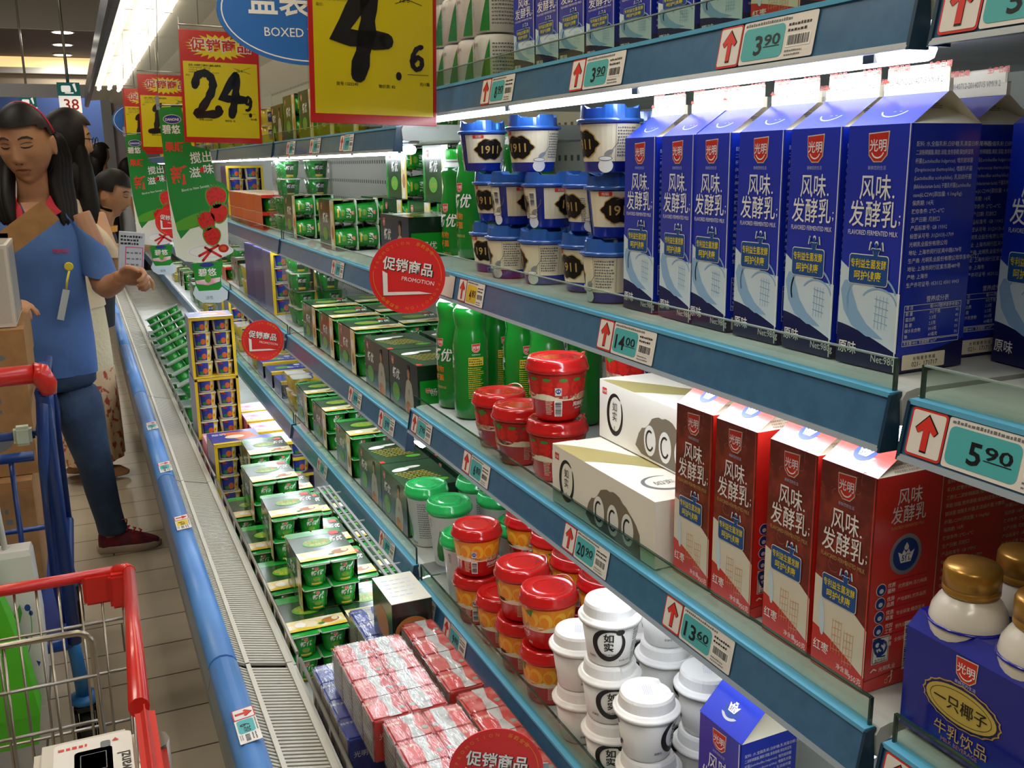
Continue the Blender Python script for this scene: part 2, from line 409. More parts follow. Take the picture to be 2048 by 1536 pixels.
# ------------------------------------------------ gable-top cartons
CW, CD, CH, CR = .064, .076, .195, .024          # width (Y), depth (X), body height, roof rise
def figure(a, x, y, s, m='badge_blue', l=2):      # little strong-man silhouette over the badge
    a.ell(x, y + s * .42, s * .14, s * .17, m, l, 12)
    a.poly([(x - s * .3, y + s * .22), (x + s * .3, y + s * .22), (x + s * .16, y - s * .2), (x - s * .16, y - s * .2)], m, l)
    for q in (-1, 1):
        a.stroke([(x + q * s * .26, y + s * .18), (x + q * s * .5, y + s * .12), (x + q * s * .42, y + s * .48)], s * .13, m, l)
def carton_front(red):
    a = Art(); w = .072; h = CH
    a.rect(-w / 2, 0, w / 2, h, 'date_brown' if red else 'blue', 1)
    if red:
        rr = random.Random(3)
        for i in range(16):
            x = rr.uniform(-.03, .03); y = rr.uniform(.1, .19)
            a.ring(x, y, rr.uniform(.004, .008), rr.uniform(.004, .009), .0006, 'date_light', 2, rr.uniform(0, 180), rr.uniform(200, 330), 10)
    top = [(-w / 2 + w * i / 14, (.086 - .022 * (i / 14) - .006 * math.sin(i / 14 * PI)) if not red else (.088 - .03 * (i / 14) + .004 * math.sin(i / 14 * PI))) for i in range(15)]
    bot = [(-w / 2 + w * i / 14, .034 - .018 * (i / 14) ** 1.4 if not red else .04 - .026 * (i / 14) ** 1.2) for i in range(15)]
    a.poly(top[::-1] + bot, 'warm_white' if red else 'milk', 2)
    if red:
        a.poly(bot[::-1] + [(-w / 2, 0), (w / 2, 0)], 'carton_red', 2)
        for (x, y, t) in ((.004, .052, 180), (.02, .046, 200)):
            for k in range(5): a.stroke([(x - .012, y - k * .0068), (x - .001, y + .001 - k * .0068)], .0006, 'pale_orange', 3)
            for k in range(4): a.stroke([(x - .012 + k * .004, y + .002), (x - .013 + k * .004, y - .03)], .0005, 'pale_orange', 3)
        a.ell(-.024, .05, .004, .018, 'milk', 3, rot=.1)
        a.text('红枣', -.033, .017, .011, 'white', 4, bold=.01); a.text('净含量', .0, .009, .006, 'white', 4); a.text('950克', .017, .006, .007, 'white', 4)
    else:
        a.poly(bot[::-1] + [(-w / 2, 0), (w / 2, 0)], 'navy', 2)
        a.poly([(-.034, .062), (-.03, .07), (-.024, .071), (-.019, .06), (-.012, .047), (.0, .036), (.02, .026), (.0, .026), (-.018, .033), (-.029, .045)], 'milk_blue', 3)
        a.ring(.004, .055, .03, .024, .002, 'milk_blue', 3, 20, 200, 16); a.ring(.012, .052, .022, .015, .0015, 'milk_blue', 3, 10, 150, 12)
        for k in range(4): a.stroke([(.008, .058 - k * .006), (.024, .056 - k * .006)], .0006, 'milk_blue', 3)
        for k in range(4): a.stroke([(.01 + k * .004, .06), (.009 + k * .004, .034)], .0005, 'milk_blue', 3)
        a.text('原味', -.033, .01, .0115, 'white', 4, bold=.008); a.text('Net:980g', .008, .006, .0085, 'white', 4)
    shield(a, -.001 if red else 0, .178, .024)
    a.text('新鲜您的生活', 0, .1605, .0035, 'light_ink', 3, 'C')
    a.text('风味', .0, .1385, .0215, 'white', 4, 'C', w=.036, bold=.006); a.text('.', .02, .1385, .02, 'white', 4)
    a.text('发酵乳', -.001, .117, .0225, 'white', 4, 'C', w=.056, bold=.006); a.text(';', .029, .119, .014, 'white', 4)
    a.text('FLAVORED FERMENTED MILK', 0, .1085, .0056, 'gold_ink' if red else 'white', 4, 'C', w=.058)
    a.rrect(-.0255, .068, .0215, .093, .003, 'white', 4); a.rrect(-.0248, .0687, .0208, .0923, .0027, 'badge_blue', 5)
    figure(a, .006, .095, .016, 'white', 4); figure(a, .006, .0948, .0135, 'badge_blue', 5)
    a.text('专利益生菌发酵', -.002, .0825, .0078, 'sign_yellow', 6, 'C', w=.042, bold=.008); a.text('呵护健康', -.002, .0725, .0085, 'sign_yellow', 6, 'C', w=.032, bold=.008)
    a.rect(w / 2 - .0012, .001, w / 2, h, 'carton_red' if red else 'white', 7)
    return a
def carton_side(red):
    a = Art(); d = CD; h = CH; x0 = -d / 2
    a.rect(x0, 0, d / 2, h, 'carton_red' if red else 'blue', 1)
    if not red:
        for i, t in enumerate(('配料: 水,全脂乳粉,白砂糖,乳清蛋白粉,羟丙基', '二淀粉磷酸酯,果胶,琼脂,食用香精,保加利亚乳', '杆菌(Lactobacillus bulgaricus), 嗜热链球菌', '(Streptococcus thermophilus), 嗜酸乳杆菌', '(Lactobacillus acidophilus), 乳双歧杆菌', '(Bifidobacterium lactis),干酪乳杆菌(Lactobacillus', 'casei)LC2W(添加量: 0.1mg/kg).', '保质期: 14天', '贮存条件: 2℃~6℃', '生产日期: 见封口', '产品标准号: GB 19302', '标签认可号: 31(2013)-1709', '光明乳业股份有限公司', '地址: 上海市闵行区吴中路578号', '生产商: 光明乳业股份有限公司华东中心工厂', '地址: 上海市闵行区紫东路489号', '产地: 上海市', '生产许可证号: 053112 0501 0003')):
            a.text(t, x0 + .005, .178 - i * .0064, .0043, 'white', 2, w=.064 if i < 6 and i != 0 else None, res=1)
        a.text('营养成分表', .004, .0565, .0052, 'white', 2, 'C', res=1)
        a.frame(x0 + .005, .026, d / 2 - .006, .0545, .0004, 'white', 2); a.rect(x0 + .005, .0495, d / 2 - .006, .0499, 'white', 2)
        for i, (p, q, r) in enumerate((('项 目', '每100克', '营养素参考值%'), ('能 量', '302千焦', '4%'), ('蛋白质', '2.3克', '4%'), ('脂 肪', '2.5克', '4%'), ('碳水化合物', '10.0克', '3%'), ('钠', '60毫克', '3%'))):
            y = .051 - i * .0046; a.text(p, x0 + .007, y, .0036, 'white', 2, res=1); a.text(q, -.004, y, .0036, 'white', 2, res=1); a.text(r, d / 2 - .008, y, .0034, 'white', 2, 'R', res=1)
        a.frame(x0 + .005, .0215, d / 2 - .006, .0255, .0004, 'white', 2); a.text('乳含量>80%  乳酸菌数 1x10⁶', x0 + .007, .0225, .003, 'white', 2, res=1)
        a.poly([(x0, 0), (d / 2, 0)] + [(d / 2 - d * i / 10, .012 + .011 * (1 - (i / 10)) ** 1.5) for i in range(11)], 'navy', 2)
        a.rrect(x0 + .006, .002, x0 + .055, .0145, .001, 'card_cream', 4)
        a.text('光 明 服 务 热 线', x0 + .018, .0095, .0035, 'navy', 5); a.text('021-  171717', x0 + .017, .0042, .0055, 'black', 5)
    else:
        a.text('风味', .0, .169, .016, 'white', 3, 'C', w=.028, bold=.006); a.text('发酵乳', .0, .153, .0165, 'white', 3, 'C', w=.04, bold=.006)
        a.text('FLAVORED FERMENTED MILK', 0, .1465, .0042, 'gold_ink', 3, 'C', w=.038)
        sealmark(a, 0, .122, .0185)
        for i, (p, q) in enumerate((('优质菌种', '优质菌种,活力纯真'), ('优异品质', '产地原料,优异品质'), ('优选研发', '专业研发,精选技术'), ('优控工艺', '领先设备,严谨管控'), ('优鲜冷链', '全程冷链,新鲜直达'))):
            y = .094 - i * .0125
            a.ell(-.0255, y, .0058, .0058, 'white', 2, 18); a.ell(-.0255, y, .0052, .0052, 'qs_blue', 3, 18)
            a.ell(-.0255, y - .001, .0025, .0022, 'milk', 4, 10)
            a.text(p[:2], -.018, y + .0006, .0045, 'white', 3, bold=.01); a.text(p[2:], -.018, y - .0045, .0045, 'white', 3, bold=.01)
            a.text(q, -.006, y - .002, .0042, 'cream', 3, w=.034, res=1); a.rect(-.018, y + .006, .03, y + .0063, 'date_brown', 3)
        qs(a, -.031, .025, .0195); a.barcode(.006, .012, .016, .058, 2, True)
        a.stroke([(-.031, .0185), (-.028, .0205), (-.025, .019)], .0014, 'white', 3); a.text('光明乳业', -.022, .017, .005, 'white', 3)
        a.poly([(x0, .011), (d / 2, .018), (d / 2, .0172), (x0, .0103)], 'date_brown', 2)
        a.ell(-.006, .0135, .0012, .0012, 'card_cream', 3, 8); a.stroke([(-.006, .0115), (-.006, .007), (-.0075, .0035)], .0013, 'card_cream', 3); a.stroke([(-.006, .0105), (-.0105, .0085)], .0008, 'card_cream', 3); a.frame(-.0135, .0035, -.0105, .0075, .0004, 'card_cream', 3)
    return a
def carton_plain(red):                             # ingredient side of the red cartons, seen in the second row
    a = Art(); d = CD; x0 = -d / 2; a.rect(x0, 0, d / 2, CH, 'carton_red', 1); a.rect(x0, 0, x0 + .001, CH, 'card_cream', 2)
    for i, t in enumerate(('配料: 水,全脂乳粉,白砂糖,红枣浓缩', '浆(水,红枣汁添加量>1.5%),乳清', '乙酰化二淀粉磷酸酯,羟丙基二淀粉磷酸酯,', '果胶,琼脂,食用香精,保加利亚乳杆菌,嗜热', '链球菌,嗜酸乳杆菌,乳双歧杆菌,干酪乳', '杆菌LC2W(添加量: 0.1mg/kg).', '保质期: 14天', '贮存条件: 2℃~6℃', '生产日期: 见封口', '产品标准号: GB 19302', '标签认可号: 31(2013)-1709', '光明乳业股份有限公司', '地址: 上海市闵行区吴中路578号', '生产商: 光明乳业股份有限公司', '地址: 上海市闵行区紫东路', '产地: 上海市')):
        a.text(t, x0 + .006, .176 - i * .0075, .0044, 'cream', 2, res=1)
    return a
def gable(mb, w, d, h, rise, m_slope, m_end, fin=.022):
    """roof of a gable carton: ridge along Y, slopes face +-X, folded ends face +-Y"""
    z0, z1 = h, h + rise; x = d / 2; y = w / 2; t = .0022
    mb.quad((-x, y, z0), (-x, -y, z0), (-t, -y, z1), (-t, y, z1), m_slope)
    mb.quad((x, -y, z0), (x, y, z0), (t, y, z1), (t, -y, z1), m_slope)
    for s in (-1, 1):                                # folded-in gusset
        a, b = (-x, s * y, z0), (x, s * y, z0); tip = (0, s * (y - .022), z1 - .003); c1, c2 = (-t, s * y, z1), (t, s * y, z1)
        e = [(a, b, tip), (a, tip, c1), (b, c2, tip)]
        for q in e: mb.add(q, [(0, 1, 2) if s < 0 else (2, 1, 0)], m_end)
        mb.add([c1, c2, tip], [(0, 2, 1) if s < 0 else (0, 1, 2)], m_end)
    mb.box((-t, -y, z1), (t, y, z1 + fin * .45), 'card_cream')
    mb.rbox((-t * .8, -y + .0015, z1 + fin * .45 - .001), (t * .8, y - .0015, z1 + fin), 'card_cream', .0012, 1)
def make_carton(red, second=False):
    w, d, h = CW, CD, CH
    t = thing('milk_carton', '', 'carton')
    mb = MB(); base = 'carton_red' if red else 'blue'
    mb.rbox((-d / 2, -w / 2, 0), (d / 2, w / 2, h + .0005), base, .0018, 2)
    ff = facX(-d / 2, 0, 0); carton_front(red).lay(mb, lambda u, v, l: ff(u * .889, v, l)); (carton_plain(red) if second and red else carton_side(red)).lay(mb, facY(0, -w / 2, 0))
    mb.obj('carton_body', t)
    mb = MB(); gable(mb, w, d, h, CR, base, 'card_cream')
    sl = math.hypot(d / 2, CR); a = Art()
    if red: sealmark(a, 0, sl * .5, .0145)
    else: a.ring(0, sl * .5, .014, .0125, .0012, 'milk', 2); a.text('5优', 0, sl * .5 - .004, .011, 'milk', 2, 'C')
    a.lay(mb, plane((-d / 2, 0, h), (0, -1, 0), (d / 2, 0, CR)))
    if red:
        a = Art(); a.ring(.002, .02, .011, .007, .0006, 'date_brown', 2); a.text('红枣', .002, .017, .007, 'date_brown', 2, 'C')
        for k in range(3): a.text('开启前请摇匀,开启后请尽快食用', 0, .008 - .0032 * k, .0026, 'date_brown', 2, 'C', res=1)
    else:
        a = Art(); greek(a, -.006, .016, .009, .023, 3, 'grey_ink')
    n = Vector((0, .022, CR - .003)).normalized(); a.lay(mb, plane((0, -w / 2 - .0003, h), (1, 0, 0), n))
    mb.obj('gable_roof', t)
    a = Art(); z = h + CR
    a.text('生产日期', .012, .0185, .0055, 'logo_red', 1, 'L', bold=.01); a.text('到期日期', -.028, .0185, .0055, 'logo_red', 1, 'L', bold=.01)
    a.text('20140712-20140715 VM19 2', -.026, .0075, .0068, 'grey_ink', 1, w=.052); a.poly([(-.033, .011), (-.03, .0135), (-.03, .0118), (-.027, .0118), (-.027, .0102), (-.03, .0102), (-.03, .0085)], 'logo_red', 1)
    mb = MB(); a.lay(mb, facX(-.0026, 0, z)); f = mb.obj('date_stamp', t)
    return t
CARTON_BLUE = Kind(lambda: make_carton(False), 'blue gable cartons of fermented milk')
CARTON_RED = Kind(lambda: make_carton(True), 'red gable cartons of fermented milk')
CARTON_RED2 = Kind(lambda: make_carton(True, True), 'red gable cartons of fermented milk')
def make_small_carton():
    w, d, h = .075, .075, .2; t = thing('milk_carton', '', 'carton'); mb = MB()
    mb.rbox((-d / 2, -w / 2, 0), (d / 2, w / 2, h), 'blue', .0018, 2)
    a = carton_front(False); a.lay(mb, facX(-d / 2, 0, .005)); carton_side(False).lay(mb, facY(0, -w / 2, .005)); mb.obj('carton_body', t)
    mb = MB(); gable(mb, w, d, h, .036, 'blue', 'card_cream')
    a = Art(); sealmark(a, .0, .027, .0165); a.rect(-w / 2, .0505, w / 2, .0525, 'carton_red', 2); a.lay(mb, plane((-d / 2, 0, h), (0, -1, 0), (d / 2, 0, .036)))
    mb.obj('gable_roof', t)
    a = Art(); a.text('20140712-20140715 VM19 2', 0, .008, .0068, 'grey_ink', 1, 'C', w=.055); mb = MB(); a.lay(mb, facX(-.0026, 0, h + .036)); mb.obj('date_stamp', t)
    return t
# ------------------------------------------------ cups
def swirl_lid(mb, r, z, m, hole=False, n=28):
    """clear domed lid with raised rings"""
    mb.lathe([(r * .93, z - .004), (r, z - .003), (r * 1.0, z + .0015), (r * .96, z + .003), (r * .94, z + .009), (r * .9, z + .0125), (r * .84, z + .0135), (r * .82, z + .0115), (r * .55, z + .0115), (r * .53, z + .013), (r * .5, z + .0115)], m, n)
def cup_shell(mb, r0, r1, h, m, n=28):
    mb.lathe([(r0 * .94, 0), (r0, .002), (r1, h), (r1 * 1.05, h + .001), (r1 * 1.05, h + .0025)], m, n)
def art1911():
    a = Art(); c = -.012      # logo sits a little left of the side seen from the camera
    a.rect(-.098, .013, .098, .056, 'cup_cream', 1)
    for k in (-.058, .058):
        x = k; pts = []
        for i in range(40):
            t = 2 * PI * i / 40; r = 1 + .06 * math.cos(6 * t) + .05 * math.cos(10 * t)
            pts.append((x + .0225 * r * math.cos(t), .0335 + .0155 * r * math.sin(t)))
        a.poly([(x + (p - x) * 1.07, .0335 + (q - .0335) * 1.09) for p, q in pts], 'gold_ink', 2); a.poly(pts, 'logo_black', 3)
        a.text('1911', x, .0275, .0165, 'gold_ink', 4, 'C', bold=.012)
        a.ring(x, .0445, .006, .003, .0006, 'grey_ink', 4, 20, 160, 8)
        a.rrect(x - .008 - .018, .0505, x + .008 - .018, .0555, .001, 'logo_red', 3); a.text('光明', x - .018, .0512, .0045, 'white', 4, 'C')
        a.ell(x + .032, .008, .0095, .008, 'cup_white', 3); a.rect(x + .0245, .011, x + .0395, .0165, 'cup_white', 3); a.ell(x + .032, .0165, .0085, .0028, 'grey_ink', 4); a.ell(x + .032, .0165, .0075, .0022, 'cup_white', 5)
        a.ell(x + .036, .023, .006, .0028, 'silver', 5, rot=.5); a.stroke([(x + .04, .026), (x + .046, .034), (x + .047, .04)], .0008, 'grey_ink', 5)
    a.rect(-.014, .013, -.0136, .056, 'grey_ink', 2); a.rect(.014, .013, .0144, .056, 'grey_ink', 2)
    greek(a, -.012, .018, .013, .053, 10, 'grey_ink', 2, 4)
    a.barcode(.086, .03, .096, .05, 2, True); greek(a, .077, .012, .084, .045, 14, 'grey_ink', 2, 5)
    return a
def make_1911():
    t = thing('yogurt_cup', '', 'yogurt cup'); mb = MB(); r0, r1, h = .0295, .0365, .058
    cup_shell(mb, r0, r1, h, 'cup_blue'); art1911().lay(mb, cone(r0, 0, r1, h, PI * 1.25), .006); mb.obj('cup', t)
    mb = MB(); z = .0605; R = .0405
    mb.lathe([(R * .96, z - .003), (R, z - .002), (R, z + .001), (R * .92, z + .002)], 'lid_blue', 32)
    prof = []
    n = 48; bot, top, cen = [], [], []
    for i in range(n):                              # castellated crown of the lid
        t_ = 2 * PI * i / n; up = .0175 if (i // 6) % 2 == 0 else .0135; rr = R * (.9 if (i // 6) % 2 == 0 else .87)
        bot.append((rr * math.cos(t_), rr * math.sin(t_), z + .002)); top.append((rr * .96 * math.cos(t_), rr * .96 * math.sin(t_), z + up)); cen.append((R * .6 * math.cos(t_), R * .6 * math.sin(t_), z + .0125))
    mb.loft([bot, top, cen], 'lid_blue', True, False); mb.obj('lid', t)
    return t
CUP1911 = Kind(make_1911, 'blue and cream yogurt cups')
def fruit_art(peach):
    a = Art(); L = .122
    for k in (-.061, .061):
        a.poly([(k - .061, .031), (k + .061, .031)] + [(k + .061 - .122 * i / 20, .0365 + .004 * math.sin(i / 20 * 4 * PI)) for i in range(21)], 'cup_cream', 2)
        top = [(k + .061 - .122 * i / 20, .0365 + .004 * math.sin(i / 20 * 4 * PI)) for i in range(21)]
        a.poly(top + [(k - .061, .068), (k + .061, .068)], 'peach' if peach else 'berry', 2)
        for i in range(6):
            x = k - .05 + i * .02
            if peach:
                a.ell(x, .05, .0095, .013, 'peach_light', 3, 18, .25 * (-1) ** i); a.ell(x - .002, .048, .006, .009, 'peach', 4, 14, .2)
            else:
                a.ell(x, .051, .009, .0115, 'strawberry', 3, 16); a.ell(x, .0615, .006, .0025, 'kid_green', 4, 8)
        a.poly([(k - .002, .062), (k + .012, .067), (k + .008, .054)], 'kid_green', 5)
        a.text('大颗果粒', k - .016, .0315, .0098, 'cup_cream', 6, 'C', w=.04, bold=.05); a.text('大颗果粒', k - .016, .0318, .0098, 'food_brown', 7, 'C', w=.038, bold=.012)
        a.text('风味酸牛奶', k - .016, .022, .0075, 'white', 5, 'C', w=.036, bold=.008); a.text('FLAVORED YOGURT', k - .016, .0175, .003, 'white', 5, 'C')
        a.text('黄桃' if peach else '草莓', k - .003, .008, .0045, 'white', 5)
    qs(a, .0, .039, .009, 6, False); a.barcode(-.001, .008, .01, .031, 5, True); greek(a, -.014, .01, -.003, .034, 10, 'cup_cream', 4, 2, .5)
    return a
def make_fruit(peach):
    t = thing('yogurt_cup', '', 'yogurt cup'); mb = MB(); r0, r1, h = .0335, .0425, .077
    mb.lathe([(r0 * .92, 0), (r0, .003), (r1 * .99, h - .008), (r1 * 1.03, h - .006), (r1 * 1.03, h)], 'cup_red', 32)
    fruit_art(peach).lay(mb, cone(r0, .003, r1 * .99, h - .008, PI * 1.3), .006); mb.obj('cup', t)
    mb = MB(); R = .0465; z = h
    mb.lathe([(R * .96, z - .007), (R, z - .006), (R, z - .002), (R * .97, z), (R * .95, z + .003), (R * .93, z + .009), (R * .88, z + .0125), (R * .8, z + .0128), (R * .78, z + .0105), (R * .5, z + .0108), (R * .48, z + .0118), (R * .45, z + .0108)], 'lid_red', 32)
    mb.ring = None
    mb.obj('lid', t)
    mb = MB(); mb.tube([(R * .86 * math.cos(w), R * .86 * math.sin(w), z + .0125 + .005 * math.sin((w - 5.2) / 1.0 * PI)) for w in [5.2 + .1 * i for i in range(11)]], .0012, 'lid_red', 6); mb.obj('spoon_clip', t)
    return t
CUP_BERRY = Kind(lambda: make_fruit(False), 'red strawberry yogurt cups'); CUP_PEACH = Kind(lambda: make_fruit(True), 'red peach yogurt cups')
def white_art():
    a = Art(); k = 0
    a.ring(k, .033, .022, .024, .006, 'black', 2, 55, 400, 40, lambda t: .35 + .9 * math.sin(t * PI) ** .7)
    a.ell(k + .014, .052, .0055, .0045, 'black', 3, 12)
    a.vtext('如实', k, .0385, .0135, 'black', 3, 1.0, bold=.02)
    a.text('无添加·纯净酸奶', k, .0175, .0032, 'black', 3, 'C'); a.text('净含量:135克', k + .014, .0085, .003, 'black', 3)
    a.text('发酵乳', k - .03, .012, .004, 'black', 3)
    greek(a, .034, .035, .066, .052, 5, 'grey_ink', 2, 1); greek(a, .034, .02, .05, .034, 6, 'grey_ink', 2, 2); a.frame(.034, .005, .062, .018, .0004, 'grey_ink', 2); greek(a, .035, .006, .061, .017, 4, 'grey_ink', 2, 3)
    for x in (.044, .053): a.rect(x, .005, x + .0004, .018, 'grey_ink', 2)
    a.barcode(.075, .025, .085, .05, 2, True); qs(a, .074, .01, .009, 2, False)
    a.ring(-.09, .033, .016, .022, .005, 'black', 2, 40, 330, 24)
    return a
def make_white():
    t = thing('yogurt_cup', '', 'yogurt cup'); mb = MB(); r0, r1, h = .03, .0385, .062
    mb.lathe([(r0 * .9, .002), (r0 * .95, 0), (r0, .002), (r1, h)], 'cup_white', 32); white_art().lay(mb, cone(r0, .002, r1, h, PI * 1.32), .006); mb.obj('cup', t)
    mb = MB(); R = .0428; z = h
    mb.lathe([(R * .9, z - .003), (R * .99, z - .004), (R, z - .001), (R * .97, z + .001), (R * .93, z + .0015), (R * .91, z + .004), (R * .85, z + .005)], 'lid_white', 36)
    n = 48; rings = []
    for (k, zz) in ((.84, z + .005), (.8, z + .017), (.76, z + .0205), (.62, z + .0205)):
        ring = []
        for i in range(n):
            w = 2 * PI * i / n; q = R * k
            c = math.cos(w - 5.0)
            if c > .86: q *= .93                                  # sip notch
            ring.append((q * math.cos(w), q * math.sin(w), zz - (.003 if c > .86 and zz > z + .016 else 0)))
        rings.append(ring)
    mb.loft(rings, 'lid_white', True, False)
    a = Art(); greek(a, -.012, -.006, .012, .006, 5, 'light_ink', 1, 9, .35); a.lay(mb, facZ(0, 0, z + .0206)); mb.obj('lid', t)
    return t
CUP_WHITE = Kind(make_white, 'white lidded yogurt cups')
def make_aloe():
    t = thing('yogurt_cup', '', 'yogurt cup'); mb = MB(); r0, r1, h = .0315, .043, .118
    mb.lathe([(r0 * .92, 0), (r0, .003), (r1, h), (r1 * 1.04, h + .001)], 'cup_white', 32)
    a = Art()
    for k in (-.055,):
        a.poly([(k - .006, .014), (k + .004, .012), (k + .011, .02), (k + .0125, .04), (k + .009, .062), (k + .002, .08), (k - .003, .06), (k - .009, .04), (k - .0105, .022)], 'aloe', 2)
        a.text('芦荟味', k + .01, .007, .0065, 'grey_ink', 3); a.vtext('酸牛奶', k - .02, .095, .006, 'grey_ink', 3)
    greek(a, -.02, .02, .02, .1, 16, 'grey_ink', 2, 3, .4); a.text('ZERO', .0, .095, .009, 'grey_ink', 3); a.barcode(.03, .02, .042, .06, 2, True)
    a.rect(-.11, .106, .11, .116, 'lid_green', 1)
    a.lay(mb, cone(r0, .003, r1, h, PI * 1.4), .006); mb.obj('cup', t)
    mb = MB(); R = .0475; z = h
    mb.lathe([(R * .95, z - .008), (R, z - .006), (R, z), (R * .96, z + .002), (R * .93, z + .011), (R * .88, z + .014), (R * .8, z + .0145), (R * .78, z + .012), (R * .45, z + .012), (R * .42, z + .0135)], 'lid_green', 32); mb.obj('lid', t)
    return t
CUP_ALOE = Kind(make_aloe, 'tall white cups with green lids')
# ------------------------------------------------ green bottle
def make_bottle():
    t = thing('yogurt_bottle', '', 'bottle'); mb = MB()
    prof = [(.026, 0), (.031, .004), (.0318, .02), (.0318, .1), (.0315, .14), (.028, .158), (.0265, .166), (.0285, .178), (.0305, .19), (.0295, .198), (.026, .202), (.0262, .2025, 'bottle_white'), (.021, .208, 'bottle_white'), (.0185, .212, 'bottle_white'), (.0225, .2135, 'bottle_white'), (.0225, .2155, 'bottle_white'), (.0165, .2165, 'bottle_white'), (.0165, .219, 'bottle_white')]
    mb.lathe(prof, 'bottle_green', 32)
    a = Art(); L = .1
    for k in (-.06,):
        shield(a, k, .127, .016); a.text('畅优', k, .094, .026, 'white', 3, 'C', w=.044, bold=.015, shear=.25)
        a.text('植物', k - .004, .072, .0125, 'orange', 3, 'C', bold=.01); a.text('杆菌', k - .004, .056, .0125, 'orange', 3, 'C', bold=.01); a.text('乳酸菌饮品', k, .04, .005, 'gold_ink', 3, 'C')
    k = .012
    shield(a, k, .132, .016); a.text('新鲜您的生活', k, .119, .0026, 'white', 3, 'C'); a.rect(k - .014, .1, k + .014, .115, 'pack_yellow', 2); greek(a, k - .013, .101, k + .013, .114, 3, 'pack_dark', 3, 2, .5)
    greek(a, k - .015, .04, k + .015, .098, 16, 'pack_yellow', 2, 5, .45)
    a.lay(mb, cone(.0318, .02, .0316, .14, PI * 1.36), .006)
    a = Art(); a.rect(-.006, -.004, .014, .02, 'logo_red', 1); mb.obj('bottle', t)
    mb = MB(); mb.lathe([(.02, .2165), (.0205, .218), (.0205, .2335), (.0195, .2355), (.017, .236), (.0155, .235)], 'cap_green', 32)
    for i in range(36):
        w = 2 * PI * i / 36; mb.box((.0203, -.0005, .2185), (.0209, .0005, .2325), 'cap_green', Matrix.Rotation(w, 4, 'Z'))
    mb.obj('cap', t)
    return t
BOTTLE = Kind(make_bottle, 'green yogurt bottles with green caps')
# ------------------------------------------------ multipacks
PX, PY, PZ = .125, .2, .11
def cup_mesh(r0, r1, h, body, rim, art=None):
    mb = MB(); mb.lathe([(r0 * .9, 0), (r0, .003), (r1, h - .003)], body, 14)
    if art: art.lay(mb, cone(r0, .003, r1, h - .003, -PI / 2), .006)
    k = .0295
    pts = []
    for cx, cy, a0 in ((k - .006, -k + .006, -90), (k - .006, k - .006, 0), (-k + .006, k - .006, 90), (-k + .006, -k + .006, 180)):
        for i in range(4): t = math.radians(a0 + 30 * i); pts.append((cx + .0072 * math.cos(t), cy + .0072 * math.sin(t)))
    mb.prism(pts, h - .003, h - .0012, rim); return mb
_CM = {}
def cups_into(t, key, r0, r1, h, body, rim, lid, art, spots, flip=False):
    if key not in _CM:
        m = cup_mesh(r0, r1, h, body, rim, art)
        m.prism([(.029 * x, .029 * y) for x, y in ((-1, -1), (1, -1), (1, 1), (-1, 1))], h - .0012, h, lid); _CM[key] = m.mesh('cup')
    for p in spots: mobj('cup', _CM[key], t, p)
def cup_art_green():
    a = Art(); shield(a, 0, .043, .008); a.text('畅优', 0, .029, .012, 'white', 3, 'C', bold=.02, shear=.2); a.ell(0, .019, .0085, .006, 'pack_lime', 2); a.text('益生菌', 0, .0165, .0045, 'gold_ink', 3, 'C'); a.rect(-.012, .006, .012, .01, 'pack_yellow', 2)
    qs(a, .034, .026, .007, 2, False); greek(a, .022, .024, .033, .046, 8, 'cup_rim', 2, 4); a.rect(.022, .006, .045, .02, 'pack_lime', 2)
    return a
def sleeve_top(a, w, y0, y1, seed=0, flipped=False):
    """printed top of a yogurt multipack sleeve"""
    L = y1 - y0
    a.rect(-w / 2, y0, w / 2, y1, 'pack_dark', 1); a.rect(-w / 2, y1 - L * .14, w / 2, y1, 'pack_green', 2)
    a.rect(-w / 2, y0, w / 2, y0 + L * .3, 'pack_food', 2)
    a.poly([(-w / 2, y0), (w / 2, y0), (w / 2, y0 + L * .07), (w * .1, y0 + L * .03), (-w * .3, y0 + L * .1), (-w / 2, y0 + L * .06)], 'pack_yellow', 3)
    a.ell(-w * .27, y0 + L * .16, w * .09, L * .075, 'white', 3, 14, .4); a.ell(-w * .08, y0 + L * .15, w * .1, L * .07, 'cup_cream', 3, 14, -.3)
    a.ell(w * .25, y0 + L * .17, w * .16, L * .075, 'food_brown', 3, 16, .12); a.ell(w * .33, y0 + L * .19, w * .055, L * .05, 'cream', 4, 12); a.ell(w * .08, y0 + L * .11, w * .06, L * .03, 'kid_green', 4, 10)
    a.ell(-w * .03, y0 + L * .58, w * .27, L * .145, 'pack_lime', 3, 26); a.text('益生菌', -w * .04, y0 + L * .58, L * .11, 'gold_ink', 4, 'C', bold=.01); a.text('发酵乳', -w * .03, y0 + L * .49, L * .085, 'pack_yellow', 4, 'C')
    a.text('畅优', w * .31, y0 + L * .56, L * .19, 'white', 4, 'C', w=w * .23, bold=.015, shear=.2); a.rrect(w * .27, y0 + L * .8, w * .44, y0 + L * .93, .003, 'logo_red', 3)
    return a
